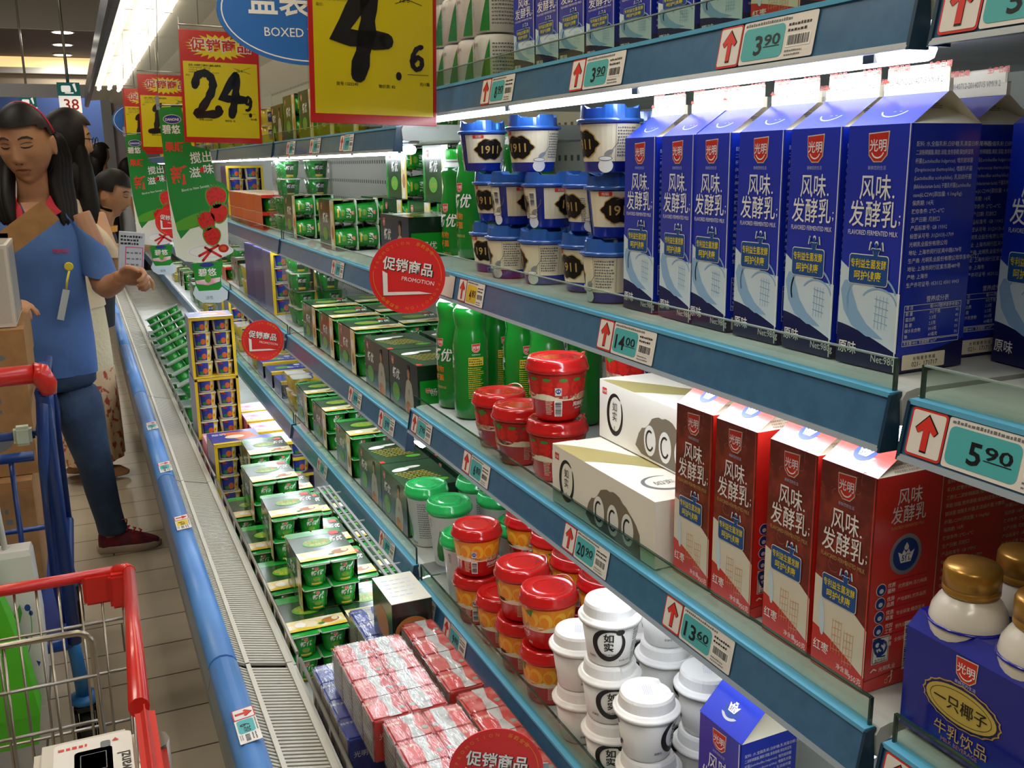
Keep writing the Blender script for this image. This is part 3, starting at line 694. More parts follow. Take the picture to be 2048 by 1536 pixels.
def sleeve_side(a, y0, y1, h):
    L = y1 - y0
    a.rect(y0, 0, y1, h, 'pack_dark', 1); a.rect(y1 - L * .26, 0, y1, h, 'pack_food', 2); a.rect(y1 - L * .06, 0, y1, h, 'pack_yellow', 3)
    a.rect(y0, 0, y0 + L * .08, h, 'pack_green', 2); shield(a, y0 + L * .2, h * .86, h * .14); a.text('畅优', y0 + L * .42, h * .55, h * .22, 'white', 3, 'C', bold=.015, shear=.2)
    a.ell(y0 + L * .4, h * .3, L * .17, h * .14, 'pack_lime', 3); a.text('益生菌', y0 + L * .4, h * .26, h * .1, 'gold_ink', 4, 'C')
    a.ell(y1 - L * .14, h * .35, L * .07, h * .14, 'food_brown', 3); a.ell(y1 - L * .14, h * .68, L * .07, h * .12, 'white', 3)
    return a
def sleeve_box(mb, x, y0, y1, z, m, bulge=.002):
    """sleeve with a softly sagging top between the cups"""
    n = 9
    def top(i, s): t = i / (n - 1); return z + bulge * (math.sin(t * 2 * PI * 1.0 - PI / 2) * .5)
    A = [(-x + 2 * x * i / (n - 1), y0, top(i, 0)) for i in range(n)]; B = [(p[0], y1, p[2]) for p in A]
    vs = A + B; mb.add(vs, [(i, i + 1, n + i + 1, n + i) for i in range(n - 1)], m)
    for s in (-1, 1):
        f = (s * x, y0, 0), (s * x, y1, 0), (s * x, y1, z - bulge * .5), (s * x, y0, z - bulge * .5)
        mb.quad(*(f if s > 0 else f[::-1]), m)
    mb.quad((-x, y0, 0), (-x, y1, 0), (x, y1, 0), (x, y0, 0), m)
def make_pack(simple=False):
    t = thing('yogurt_multipack', '', 'yogurt pack'); mb = MB(); x = PX / 2 - .001; y0, y1 = -.083, .083; z = PZ + .001
    sleeve_box(mb, x, y0, y1, z, 'pack_dark')
    a = sleeve_top(Art(), PX - .002, y0, y1); a.lay(mb, lambda u, v, l: Vector((u, v, z + .0012 + EPS * l)))
    a = sleeve_side(Art(), y0, y1, z - .001); a.lay(mb, lambda u, v, l: Vector((-x - EPS * l, -u, v)))
    a = sleeve_side(Art(), y0, y1, PX - .003); a.lay(mb, lambda u, v, l: Vector((x - .0005 - v, -u, -EPS * l)))
    mb.obj('sleeve', t)
    g = []
    for zz in (0, PZ / 2):
        for xx in (-PX / 4, PX / 4):
            g.append((xx, -.0705, zz))
            if not simple: g += [(xx, .0705, zz)]
    cups_into(t, 'green', .0215, .0275, PZ / 2 - .0005, 'cup_green', 'cup_rim', 'lid_foil', None if simple else cup_art_green(), g)
    return t
PACK = Kind(make_pack, 'green yogurt multipacks')
def chef_art(w, h):
    a = Art(); a.rect(-w / 2, 0, w / 2, h, 'chef_dark', 1)
    shield(a, -w * .36, h * .86, h * .15); a.text('畅优', -w * .25, h * .56, h * .22, 'white', 3, 'C', bold=.015, shear=.2, rot=0); a.ell(-w * .27, h * .28, w * .13, h * .18, 'pack_lime', 2); a.text('益生菌', -w * .27, h * .26, h * .09, 'gold_ink', 3, 'C')
    x = w * .2
    a.poly([(x - w * .13, 0), (x - w * .15, h * .3), (x - w * .09, h * .6), (x - w * .03, h * .66), (x + w * .03, h * .66), (x + w * .1, h * .6), (x + w * .15, h * .3), (x + w * .12, 0)], 'robe', 2)
    a.ell(x, h * .77, w * .042, h * .12, 'skin_ink', 3, 16); a.poly([(x - w * .045, h * .8), (x - w * .04, h * .91), (x, h * .93), (x + w * .04, h * .91), (x + w * .045, h * .8), (x + w * .02, h * .85), (x - w * .02, h * .85)], 'black', 4)
    a.ell(x - w * .03, h * .12, w * .09, h * .12, 'food_brown', 3, 14); a.ell(x + w * .03, h * .1, w * .05, h * .07, 'orange', 4, 12); a.text('养', x, h * .38, h * .12, 'grey_ink', 3, 'C')
    return a
def make_chef():
    t = thing('yogurt_box', '', 'yogurt box'); w, d, h = .19, .12, .11; mb = MB()
    mb.box((-d / 2, -w / 2, 0), (d / 2, w / 2, h), 'chef_dark'); chef_art(w, h).lay(mb, facX(-d / 2, 0, 0))
    mb.obj('box_body', t)
    mb = MB(); mb.box((-d / 2, -w / 2, h), (d / 2, w / 2, h + .0006), 'pack_dark'); a = Art(); a.ell(-.03, .04, .022, .012, 'white', 1, 18, .3); a.ell(.0, .05, .02, .008, 'wrap_white', 1, 18, .1)
    for i in range(6): a.text('益生菌 畅享健康', -.052 + .004 * i, .012 - .011 * i, .0075, 'pack_yellow', 1, w=.07)
    a.rrect(-.058, -.09, -.046, -.075, .002, 'logo_red', 1); a.ell(.03, -.06, .018, .01, 'pack_lime', 1)
    a.lay(mb, plane((0, 0, h + .0006), (1, 0, 0), (0, 1, 0))); mb.obj('lid_panel', t)
    g = MB(); g.box((-d / 2 + .004, -w / 2 - .0012, .006), (d / 2 - .004, -w / 2, h - .03), 'cup_green'); a = Art(); shield(a, -.04, .06, .01); a.text('畅优', -.02, .05, .016, 'white', 3, 'C'); a.lay(g, facY(0, -w / 2 - .0012, 0)); g.obj('end_panel', t)
    return t
CHEF = Kind(make_chef, 'dark green yogurt boxes with a robed figure')
def kid_cup_art():
    a = Art(); a.rect(-.026, .006, .012, .05, 'kid_blue', 2); a.ell(.002, .02, .0085, .0105, 'kid_orange', 3, 16); a.ell(-.012, .014, .008, .006, 'kid_green', 3, 12); a.rect(.012, .006, .026, .05, 'kid_yellow', 2); a.ell(.019, .034, .005, .007, 'cream', 3, 10); a.rect(-.02, .042, -.006, .046, 'logo_red', 3); a.ell(.019, .02, .004, .004, 'kid_orange', 3, 8)
    return a
def make_kid():
    t = thing('yogurt_multipack', '', 'yogurt pack'); X, Y, n, hh = .15, .15, 4, .0525; Z = n * hh; mb = MB(); x = X / 2
    for s in (-1, 1): mb.box((s * x - .0012, -Y / 2, 0), (s * x + .0012, Y / 2, Z), 'kid_purple')
    mb.box((-x, -Y / 2, Z - .001), (x, Y / 2, Z + .002), 'kid_purple'); mb.box((-x, -Y / 2, -.0), (x, Y / 2, .0015), 'kid_yellow'); mb.box((-x, Y / 2 - .002, 0), (x, Y / 2, Z), 'kid_purple')
    for s in (-1, 1): mb.box((s * (x - .004) - .005, -Y / 2 - .0012, 0), (s * (x - .004) + .005, -Y / 2, Z), 'kid_yellow')
    mb.box((-x, -Y / 2 - .0012, Z - .008), (x, -Y / 2, Z + .001), 'kid_yellow')
    a = Art(); a.rect(-x, -Y / 2, x, Y / 2, 'kid_blue', 1); a.poly([(-x * .5, Y * .4), (x * .7, Y * .3), (x * .9, -Y * .15), (x * .1, -Y * .3)], 'kid_orange', 2); a.ell(.0, .0, .03, .02, 'cream', 3); a.rect(-x, -Y / 2, x, -Y / 2 + .018, 'kid_yellow', 3); a.text('酸奶', -x * .85, Y * .2, .022, 'white', 4); a.text('儿童乳酸', x * .1, -Y / 2 + .004, .01, 'kid_blue', 4, 'C')
    a.lay(mb, facZ(0, 0, Z + .002)); mb.obj('sleeve', t)
    cups_into(t, 'kid', .027, .032, hh - .001, 'cream', 'kid_yellow', 'wrap_white', kid_cup_art(), [(xx, -.041, k * hh + .001) for k in range(n) for xx in (-.0345, .0345)])
    return t
KID = Kind(make_kid, 'purple and yellow yogurt towers')
def make_slab(top, side, edge, X=.15, Y=.13, Z=.055, nm='yogurt_multipack', cups='kid'):
    t = thing(nm, '', 'yogurt pack'); mb = MB(); x = X / 2
    mb.box((-x, -Y / 2, Z), (x, Y / 2, Z + .002), top); mb.box((-x - .001, -Y / 2, 0), (-x, Y / 2, Z), side); mb.box((x, -Y / 2, 0), (x + .001, Y / 2, Z), side); mb.box((-x, -Y / 2, -.0), (x, Y / 2, .001), side)
    a = Art(); a.rect(-x, -Y / 2, x, -Y / 2 + Y * .16, edge, 1); a.ell(-.02, .01, .03, .02, 'hot_pink' if top == 'pink' else 'pack_lime', 1); a.text('酸牛奶', .03, -.01, .025, 'white', 2, 'C'); a.ell(.035, .04, .012, .012, 'white', 1)
    a.lay(mb, facZ(0, 0, Z + .002)); mb.box((-x, -Y / 2 - .001, Z - .008), (x, -Y / 2, Z + .002), edge); mb.obj('sleeve', t)
    if cups == 'kid': cups_into(t, 'kid', .027, .032, .0515, 'cream', 'kid_yellow', 'wrap_white', None, [(xx, -.032, .001) for xx in (-.037, .037)] + [(xx, .032, .001) for xx in (-.037, .037)])
    else: cups_into(t, 'green', .0215, .0275, PZ / 2 - .0005, 'cup_green', 'cup_rim', 'lid_foil', None, [(xx, yy, .0005) for xx in (-.04, .04) for yy in (-.031, .031)])
    return t
PINK = Kind(lambda: make_slab('pink', 'hot_pink', 'kid_yellow'), 'pink topped yogurt packs')
KIDLOW = Kind(lambda: make_slab('kid_blue', 'kid_purple', 'kid_yellow'), 'blue topped yogurt packs')
def make_clear(lidm, body, accent, X=.17, Y=.16, layers=2):
    """cups shrink-wrapped in clear film under pale foil lids"""
    t = thing('wrapped_yogurt_pack', '', 'yogurt pack'); h = .056; k = 'clear' + body
    a = Art(); a.rect(-.012, .012, .012, .044, accent, 2); a.text('畅优', 0, .028, .012, 'white', 3, 'C', bold=.015, shear=.2); a.rect(-.012, .006, .012, .012, 'pack_yellow', 2)
    cups_into(t, k, .026, .034, h, body, 'wrap_white', lidm, a, [(xx, yy, q * h) for q in range(layers) for xx in (-.045, .045) for yy in (-.037, .037)])
    mb = MB(); mb.rbox((-X / 2, -Y / 2, .0005), (X / 2, Y / 2, layers * h + .001), 'film', .006, 2); mb.obj('shrink_film', t)
    return t
CLEAR_G = Kind(lambda: make_clear('wrap_white', 'cup_green', 'pack_dark'), 'film wrapped green yogurt cups'); CLEAR_Y = Kind(lambda: make_clear('wrap_white', 'wrap_yellow', 'kid_blue'), 'film wrapped yellow yogurt cups')
def make_sheet_pack():
    """tilted six-cup sheet with a pale foil top, far end of the tub"""
    t = thing('yogurt_cup_sheet', '', 'yogurt pack'); mb = MB(); X, Y, h = .2, .13, .06
    cups_into(t, 'sheet', .024, .031, h, 'cup_green', 'cup_rim', 'lid_foil', None, [(xx, yy, 0) for xx in (-.062, 0, .062) for yy in (-.031, .031)])
    mb.box((-X / 2, -Y / 2, h), (X / 2, Y / 2, h + .002), 'foil_grey'); a = Art(); a.ell(0, 0, .05, .03, 'pack_lime', 1); a.rect(-X / 2, -Y / 2, X / 2, -Y / 2 + .015, 'wrap_white', 1); a.lay(mb, facZ(0, 0, h + .002)); mb.obj('foil_lid', t); return t
SHEET = Kind(make_sheet_pack, 'tilted yogurt cup sheets')
# ------------------------------------------------ shrink-wrapped brick multipacks
def make_bricks(main, rows=4, cols=2):
    t = thing('milk_multipack', '', 'milk pack'); bw, bl, bh = .0615, .064, .0745; X, Y = bw * cols, bl * rows
    col = 'brick_red' if main == 'red' else 'brick_blue'
    side = MB()
    for i in range(cols):
        for j in range(rows):
            x = -X / 2 + bw * (i + .5); y = -Y / 2 + bl * (j + .5); mb = MB()
            mb.rbox((x - bw / 2 + .0004, y - bl / 2 + .0004, .0), (x + bw / 2 - .0004, y + bl / 2 - .0004, bh), col, .003, 2)
            a = Art(); s = 1 if i else -1
            a.poly([(-bw * .1 * s - .009, -bl / 2 + .001), (-bw * .1 * s + .011, -bl / 2 + .001), (-bw * .02 * s + .009, 0), (-bw * .1 * s + .01, bl / 2 - .001), (-bw * .1 * s - .011, bl / 2 - .001), (-bw * .16 * s - .009, 0)], 'brick_grey', 1)
            if main == 'red' and (i + j) % 2 == 0: a.ell(bw * .22 * s, -.004, .012, .017, 'carton_red', 1, 16)
            a.ell(-bw * .36 * s, -bl * .18, .0048, .0048, 'foil_grey', 2, 14); a.text('纯牛奶', bw * .3 * s, .012, .008, 'cream', 2, 'C')
            a.lay(mb, facZ(x, y, bh))
            a = Art(); a.rect(-bw / 2 + .003, .003, bw / 2 - .003, bh - .006, 'carton_red' if main == 'red' else 'kid_blue', 1); a.text('光明', -.01, .04, .012, 'white', 2, 'C'); a.rect(.008, .045, .022, .055, 'brick_grey', 2)
            a.lay(mb, facY(x, y - bl / 2 + .0004, 0))
            a = Art(); a.rect(-bl / 2 + .002, .002, bl / 2 - .002, bh - .003, 'brick_side', 1); greek(a, -bl / 2 + .006, .006, bl / 2 - .006, bh - .006, 9, 'cream', 2, i * 7 + j, .4); a.lay(mb, facX(x - bw / 2 + .0004, y, 0))
            mb.obj('brick_carton', t)
    mb = MB(); mb.rbox((-X / 2 - .002, -Y / 2 - .002, -.0), (X / 2 + .002, Y / 2 + .002, bh + .002), 'film', .005, 2); mb.obj('shrink_film', t)
    return t
BRICK_RED = Kind(lambda: make_bricks('red'), 'film wrapped red milk multipacks'); BRICK_BLUE = Kind(lambda: make_bricks('blue'), 'film wrapped blue milk multipacks')
# ------------------------------------------------ more packaged goods
def make_white_cups():
    """film-wrapped white cups with green wedges, two layers"""
    t = thing('wrapped_yogurt_pack', '', 'yogurt pack'); me = None; h = .07
    for q in range(2):
        for i in range(2):
            for j in range(4):
                if me is None:
                    mb = MB(); mb.lathe([(.03, 0), (.033, .003), (.034, .05), (.0335, .066), (.03, .069)], 'cup_white', 22); a = Art()
                    a.poly([(.012, .002), (.03, .002), (.03, .062), (.024, .045)], 'pack_green', 2); a.rrect(-.016, .05, -.006, .06, .001, 'logo_red', 2); a.text('光明', -.004, .052, .006, 'grey_ink', 2); a.vtext('纯酸奶', -.008, .04, .0075, 'grey_ink', 2)
                    greek(a, -.09, .01, -.03, .058, 9, 'grey_ink', 2, 3, .45); greek(a, .034, .01, .09, .058, 9, 'grey_ink', 2, 6, .45)
                    a.lay(mb, cone(.033, .003, .034, .05, PI), .006); me = mb.mesh('cup')
                mobj('cup', me, t, (.035 + i * .0695, -.105 + j * .07, q * (h + .002)))
    mb = MB(); mb.rbox((-.002, -.143, .0), (.142, .143, 2 * h + .004), 'film', .008, 2); mb.obj('shrink_film', t); return t
WHITE_CUPS = Kind(make_white_cups, 'film wrapped white cups on the top shelf')
def make_half_carton(h, red=False):
    w, d = .07, .065; t = thing('milk_carton', '', 'carton'); mb = MB(); mb.rbox((-d / 2, -w / 2, 0), (d / 2, w / 2, h), 'carton_red' if red else 'blue', .0015, 2)
    k = h / CH * 1.0; f = facX(-d / 2, 0, 0); carton_front(red).lay(mb, lambda u, v, l: f(u * .97, v * k, l)); a = Art(); a.rect(-d / 2, 0, d / 2, h, 'carton_red' if red else 'blue', 1); a.rect(-d / 2, 0, d / 2, h * .14, 'navy', 2); greek(a, -.027, h * .2, .027, h * .92, 12, 'light_ink', 2, 3, .4); a.lay(mb, facY(0, -w / 2, 0)); mb.obj('carton_body', t)
    mb = MB(); gable(mb, w, d, h, .03, 'carton_red' if red else 'blue', 'card_cream', .02); mb.obj('gable_roof', t); return t
HALF = Kind(lambda: make_half_carton(.125), 'small blue cartons on the top shelf'); HALF_LOW = Kind(lambda: make_half_carton(.1), 'small blue cartons on the top shelf'); HALF_RED = Kind(lambda: make_half_carton(.1, True), 'red carton on the top shelf')
def make_carrier():
    """blue card carrier round four white bottles with gold caps; the bottles are its contents"""
    t = thing('bottle_carrier', '', 'bottle carrier'); X, Y, Z = .118, .126, .098; x, y = X / 2, Y / 2; mb = MB()
    sh = .012
    prof = [(-x, 0), (-x, Z - sh), (-x + sh, Z), (x - sh, Z), (x, Z - sh), (x, 0)]
    vs = [(p[0], -y, p[1]) for p in prof] + [(p[0], y, p[1]) for p in prof]
    mb.add(vs, [(i, i + 1, 7 + i, 6 + i) for i in range(5)] + [(0, 6, 11, 5)], 'carrier_blue')
    a = Art()
    shield(a, -.004, .075, .02); a.text('新鲜您的生活', -.004, .062, .0032, 'light_ink', 2, 'C')
    pts = []
    for i in range(60):
        w = 2 * PI * i / 60; r = 1 + .025 * math.cos(20 * w); pts.append((-.006 + .0345 * r * math.cos(w), .044 + .0165 * r * math.sin(w)))
    a.poly([(-.006 + (p + .006) * 1.04, .044 + (q - .044) * 1.06) for p, q in pts], 'gold_ink', 2); a.poly(pts, 'navy', 3); a.ell(-.006, .044, .0325, .0146, 'oval_gold', 4, 32); a.ring(-.006, .044, .0285, .0122, .0004, 'logo_black', 5)
    a.text('一只椰子', -.006, .0395, .0125, 'logo_black', 6, 'C', bold=.006); a.text('牛乳饮品', -.004, .0145, .0125, 'gold_ink', 4, 'C', bold=.004); a.text('MILK BEVERAGE', -.004, .009, .0048, 'food_brown', 4, 'C')
    a.ell(.044, .004, .011, .009, 'milk_white', 2, 16)
    a.lay(mb, facX(-x, 0, 0)); mb.obj('card_sleeve', t)
    for i, sx in enumerate((-.029, .029)):
        for j, sy in enumerate((-.032, .032)):
            mb = MB(); r = .0275
            mb.lathe([(r * .9, .001), (r, .004), (r, .07), (.0275, .08), (.0285, .09), (.029, .1), (.0275, .108), (.023, .116), (.0195, .1195), (.0185, .122)], 'milk_white', 28, (sx, sy, 0)); b = mb.obj('bottle', t)
            mb = MB(); mb.lathe([(.0205, .1215), (.0212, .123), (.0212, .127), (.0205, .1275), (.0212, .128), (.0212, .141), (.0195, .1445), (.0, .145)], 'gold_cap', 32, (sx, sy, 0), cap=False)
            a = Art(); a.text('2014.06.21', 0, .001, .005, 'food_brown', 1, 'C', res=1); a.text('B01 0308', 0, -.005, .005, 'food_brown', 1, 'C', res=1); a.lay(mb, facZ(sx, sy, .1446)); mb.obj('cap', b)
    # holes of the carrier: dark collars where the shoulders come through
    mb = MB()
    for sx in (-.029, .029):
        for sy in (-.032, .032): mb.lathe([(.0305, Z - .0005), (.0305, Z + .0012), (.0285, Z + .0012)], 'carrier_blue', 24, (sx, sy, 0), cap=False)
    mb.obj('collar', t); return t
CARRIER = Kind(make_carrier, 'blue bottle carriers')
def make_white_box():
    t = thing('yogurt_gift_box', '', 'yogurt box'); X, Y, Z = .112, .262, .08; x, y = X / 2, Y / 2; mb = MB(); mb.box((-x, -y, 0), (x, y, Z), 'box_white')
    a = Art()
    a.rrect(-y + .008, .062, -y + .02, .071, .001, 'logo_red', 1); a.text('光明', -y + .0095, .064, .005, 'white', 2)
    c = -y + .042
    a.ring(c, .039, .0215, .029, .006, 'black', 1, 50, 400, 40, lambda q: .25 + .9 * math.sin(q * PI) ** .6); a.vtext('如实', c, .045, .0135, 'black', 2, 1.0); a.vtext('发酵乳', c, .02, .0042, 'black', 2)
    rr = random.Random(2); pts = [(-.035, .012)]
    for i in range(1, 18): q = i / 18; pts.append((-.035 + .14 * q, .012 + .05 * math.sin(q * PI) ** .7 + rr.uniform(-.003, .003)))
    pts += [(.1, .0), (-.02, .004)]
    a.poly(pts, 'box_inside', 1)
    for k in range(3): a.ell(-.0 + k * .035, .026, .014, .02, 'cup_white', 2, 20); a.ring(-.0 + k * .035, .026, .01, .014, .003, 'black', 3, 60, 330, 14)
    greek(a, -.0, .002, .09, .008, 2, 'grey_ink', 2, 1, .4); a.lay(mb, facX(-x, 0, 0))
    a = Art(); pts = [(-x, y * .98), (-x, y * .3)]
    for i in range(13): q = i / 12; pts.append((-x + X * q, y * .3 - .12 * q ** 1.3 + rr.uniform(-.002, .002)))
    for i in range(13): q = 1 - i / 12; pts.append((-x + X * q, y * .98 - .17 * q ** 1.2 + rr.uniform(-.002, .002)))
    a.poly(pts, 'olive', 1); a.ring(-.01, -.075, .028, .026, .005, 'grey_ink', 1, 60, 380, 30, lambda q: .2 + math.sin(q * PI)); a.text('如实', -.01, -.08, .014, 'grey_ink', 2, 'C'); a.lay(mb, facZ(0, 0, Z))
    mb.obj('box_body', t); mb = MB(); mb.box((-x, y - .001, Z), (-x + .035, y, Z + .0008), 'box_white'); mb.box((-x, -y, Z), (x, -y + .0012, Z + .0008), 'box_white'); mb.obj('lid_flap', t); return t
WBOX = Kind(make_white_box, 'white boxes with a brushed ring')
BERRYPACK = Kind(lambda: make_slab('pack_food', 'kid_orange', 'strawberry', .15, .13, .055, cups='green'), 'orange and red yogurt packs')
def make_yellow_pack():
    return make_slab('wrap_white', 'food_brown', 'kid_yellow', .11, .1, .085, cups='none_')
def make_foil_box():
    t = thing('yogurt_box', '', 'yogurt box'); mb = MB(); X, Y, Z = .078, .13, .11; x, y = X / 2, Y / 2; mb.box((-x, -y, 0), (x, y, Z), 'chef_dark'); a = Art(); a.ell(-.0, .05, .034, .03, 'food_brown', 1); a.ell(.0, .05, .026, .014, 'logo_black', 2); a.lay(mb, facY(0, -y, 0)); a = Art(); a.ell(0, .05, .04, .03, 'food_brown', 1); a.lay(mb, facX(-x, 0, 0)); mb.obj('box_body', t)
    mb = MB(); mb.box((-x, -y, Z), (x, y, Z + .001), 'wrap_white'); greek_a = Art(); greek(greek_a, -.03, -.04, .03, .05, 5, 'light_ink', 1, 1, .2); greek_a.lay(mb, facZ(0, 0, Z + .001)); mb.obj('lid_panel', t); return t
FOIL = Kind(make_foil_box, 'shiny topped box')
def make_tall_bottle():
    t = thing('milk_bottle', '', 'bottle'); mb = MB(); mb.lathe([(.036, 0), (.041, .005), (.041, .15), (.036, .17), (.02, .195), (.02, .205)], 'milk_white', 32); mb.obj('bottle', t); mb = MB(); mb.lathe([(.022, .205), (.022, .222), (.019, .224)], 'cap_green', 28); mb.obj('cap', t); return t
TALLB = Kind(make_tall_bottle, 'white milk bottles')
SMALLC = Kind(make_small_carton, 'blue carton on the lowest shelf')
# ------------------------------------------------ hall
mb = MB(); mb.quad((-3, -3, 0), (2.6, -3, 0), (2.6, 19, 0), (-3, 19, 0), 'tile_floor'); floor = struct(mb.obj('floor'))
def tile_nodes():
    m = MATS['tile_floor']; nt = m.node_tree; b = nt.nodes['Principled BSDF']
    tc = nt.nodes.new('ShaderNodeTexCoord'); mp = nt.nodes.new('ShaderNodeMapping'); mp.inputs['Location'].default_value = (.0, .11, 0)
    br = nt.nodes.new('ShaderNodeTexBrick'); br.offset = .5; br.inputs['Scale'].default_value = 1.0; br.inputs['Mortar Size'].default_value = .003
    br.inputs['Brick Width'].default_value = .4; br.inputs['Row Height'].default_value = .2
    br.inputs['Color1'].default_value = (*lin('#cdbfa6'), 1); br.inputs['Color2'].default_value = (*lin('#c6b89f'), 1); br.inputs['Mortar'].default_value = (*lin('#4f463b'), 1)
    n = nt.nodes.new('ShaderNodeTexNoise'); n.inputs['Scale'].default_value = 6; mx = nt.nodes.new('ShaderNodeMixRGB'); mx.blend_type = 'MULTIPLY'; mx.inputs[0].default_value = .25
    nt.links.new(tc.outputs['Object'], mp.inputs[0]); nt.links.new(mp.outputs[0], br.inputs['Vector']); nt.links.new(tc.outputs['Object'], n.inputs['Vector'])
    nt.links.new(br.outputs['Color'], mx.inputs[1]); nt.links.new(n.outputs['Fac'], mx.inputs[2]); nt.links.new(mx.outputs[0], b.inputs['Base Color'])
tile_nodes()
mb = MB(); mb.box((-3, -3, 3.3), (2.6, 12.9, 3.4), 'ceiling_white'); struct(mb.obj('ceiling'))
mb = MB(); mb.box((-3, 12.95, 2.95), (2.6, 16.2, 3.05), 'ceiling_dark'); mb.box((-3, 12.9, 2.95), (2.6, 12.95, 3.4), 'ceiling_white'); struct(mb.obj('ceiling_bulkhead'))
mb = MB(); mb.box((-3, 16.1, 0), (2.6, 16.2, 3.05), 'wall_beige'); struct(mb.obj('wall_far'))
mb = MB(); mb.box((-3.1, -3, 0), (-3, 19, 3.4), 'wall_beige'); struct(mb.obj('wall_left'))
mb = MB(); mb.box((2.6, -3, 0), (2.7, 19, 3.4), 'wall_beige'); struct(mb.obj('wall_right'))
mb = MB(); mb.box((-3, -3.1, 0), (2.6, -3, 3.4), 'wall_beige'); struct(mb.obj('wall_back'))
mb = MB(); mb.box((-3, 16.06, 2.8), (2.6, 16.1, 2.949), 'cove_light'); mb.box((-3, 15.98, 2.72), (2.6, 16.1, 2.8), 'ceiling_white'); struct(mb.obj('trim_1'))
# out-of-view ceiling panels added for ambient light, then the hall's own downlights
for i, y in enumerate((-1.2, 1.2, 3.6, 6.4, 10.2)):
    t = thing('added_ceiling_light', 'added white ceiling light panel, unseen over the aisle, %s row' % ('one', 'two', 'three', 'four', 'five')[i], 'ceiling light', (-1.0, y, 3.3), 0, 'added light panels over the aisle')
    mb = MB(); mb.box((-.62, -.16, -.05), (.62, .16, 0), 'white_metal'); mb.obj('light_housing', t); mb = MB(); mb.box((-.58, -.13, -.054), (.58, .13, -.05), 'lamp_white'); mb.obj('light_diffuser', t)
    ld = bpy.data.lights.new('ambient_fill_lamp', 'AREA'); ld.shape = 'RECTANGLE'; ld.size = 1.2; ld.size_y = .3; ld.energy = HALL_FILL_POWER; ld.color = (1, .93, .8)
    lo = bpy.data.objects.new('ambient_fill_lamp', ld); COL.objects.link(lo); lo.parent = t; lo.location = (0, 0, -.07)
for i, (x, y) in enumerate(((.077, 13.05), (.068, 14.34), (.059, 15.6), (.66, 13.1), (.68, 14.3), (.7, 15.6))):
    t = thing('downlight', 'small round downlight in the dark ceiling, %s' % ('first over the aisle', 'second over the aisle', 'third over the aisle', 'first over the cases', 'second over the cases', 'third over the cases')[i], 'downlight', (x, y, 2.95), 0, 'downlights in the dark ceiling')
    mb = MB(); mb.lathe([(.13, -.012), (.13, 0)], 'white_metal', 20); mb.obj('trim_ring', t); mb = MB(); mb.lathe([(.11, -.016), (.11, -.011)], 'lamp_white', 20); mb.obj('lamp', t); ld = bpy.data.lights.new('downlight_lamp', 'AREA'); ld.shape = 'DISK'; ld.size = .2; ld.energy = 16; ld.color = (1, .9, .75); lo = bpy.data.objects.new('downlight_lamp', ld); COL.objects.link(lo); lo.parent = t; lo.location = (0, 0, -.03)
# far wall posters
t = thing('wall_poster', 'wide blue and pale poster with rows of portraits on the far wall', 'poster', (-.1, 16.08, 0))
mb = MB(); mb.box((-1.2, -.02, 1.75), (1.6, 0, 2.46), 'poster_blue'); mb.obj('header', t)
mb = MB(); mb.box((-1.2, -.02, .3), (1.6, 0, 1.75), 'poster_pale'); a = Art(); rr = random.Random(5)
for i in range(9):
    for j in range(4):
        x = -1.05 + i * .3 + rr.uniform(-.03, .03); z = .6 + j * .34
        a.ell(x, z, .075, .09, 'berry' if (i + j) % 3 else 'brick_blue', 1, 14); a.ell(x, z + .02, .05, .055, 'skin_ink', 2, 14); a.ell(x, z + .06, .055, .03, 'black' if j % 2 else 'kid_orange', 3, 12)
a.lay(mb, lambda u, v, l: Vector((u, -.02 - .002 * l, v))); mb.obj('portrait_panel', t)
# framed glazed screen closing off the end of the case row
t = thing('glazed_screen', 'grey framed glazed screen standing at the far end of the case row', 'screen', (.0, 11.6, 0))
mb = MB(); 
mb.box((.36, -.04, 0), (.46, .04, 2.2), 'frame_grey'); mb.obj('post', t); mb = MB(); mb.box((-.6, -.04, 2.12), (2.0, .04, 2.25), 'frame_grey'); mb.obj('head_rail', t)
mb = MB(); mb.box((.46, -.006, .1), (2.0, .006, 2.12), 'poster_pale'); mb.obj('panel', t)
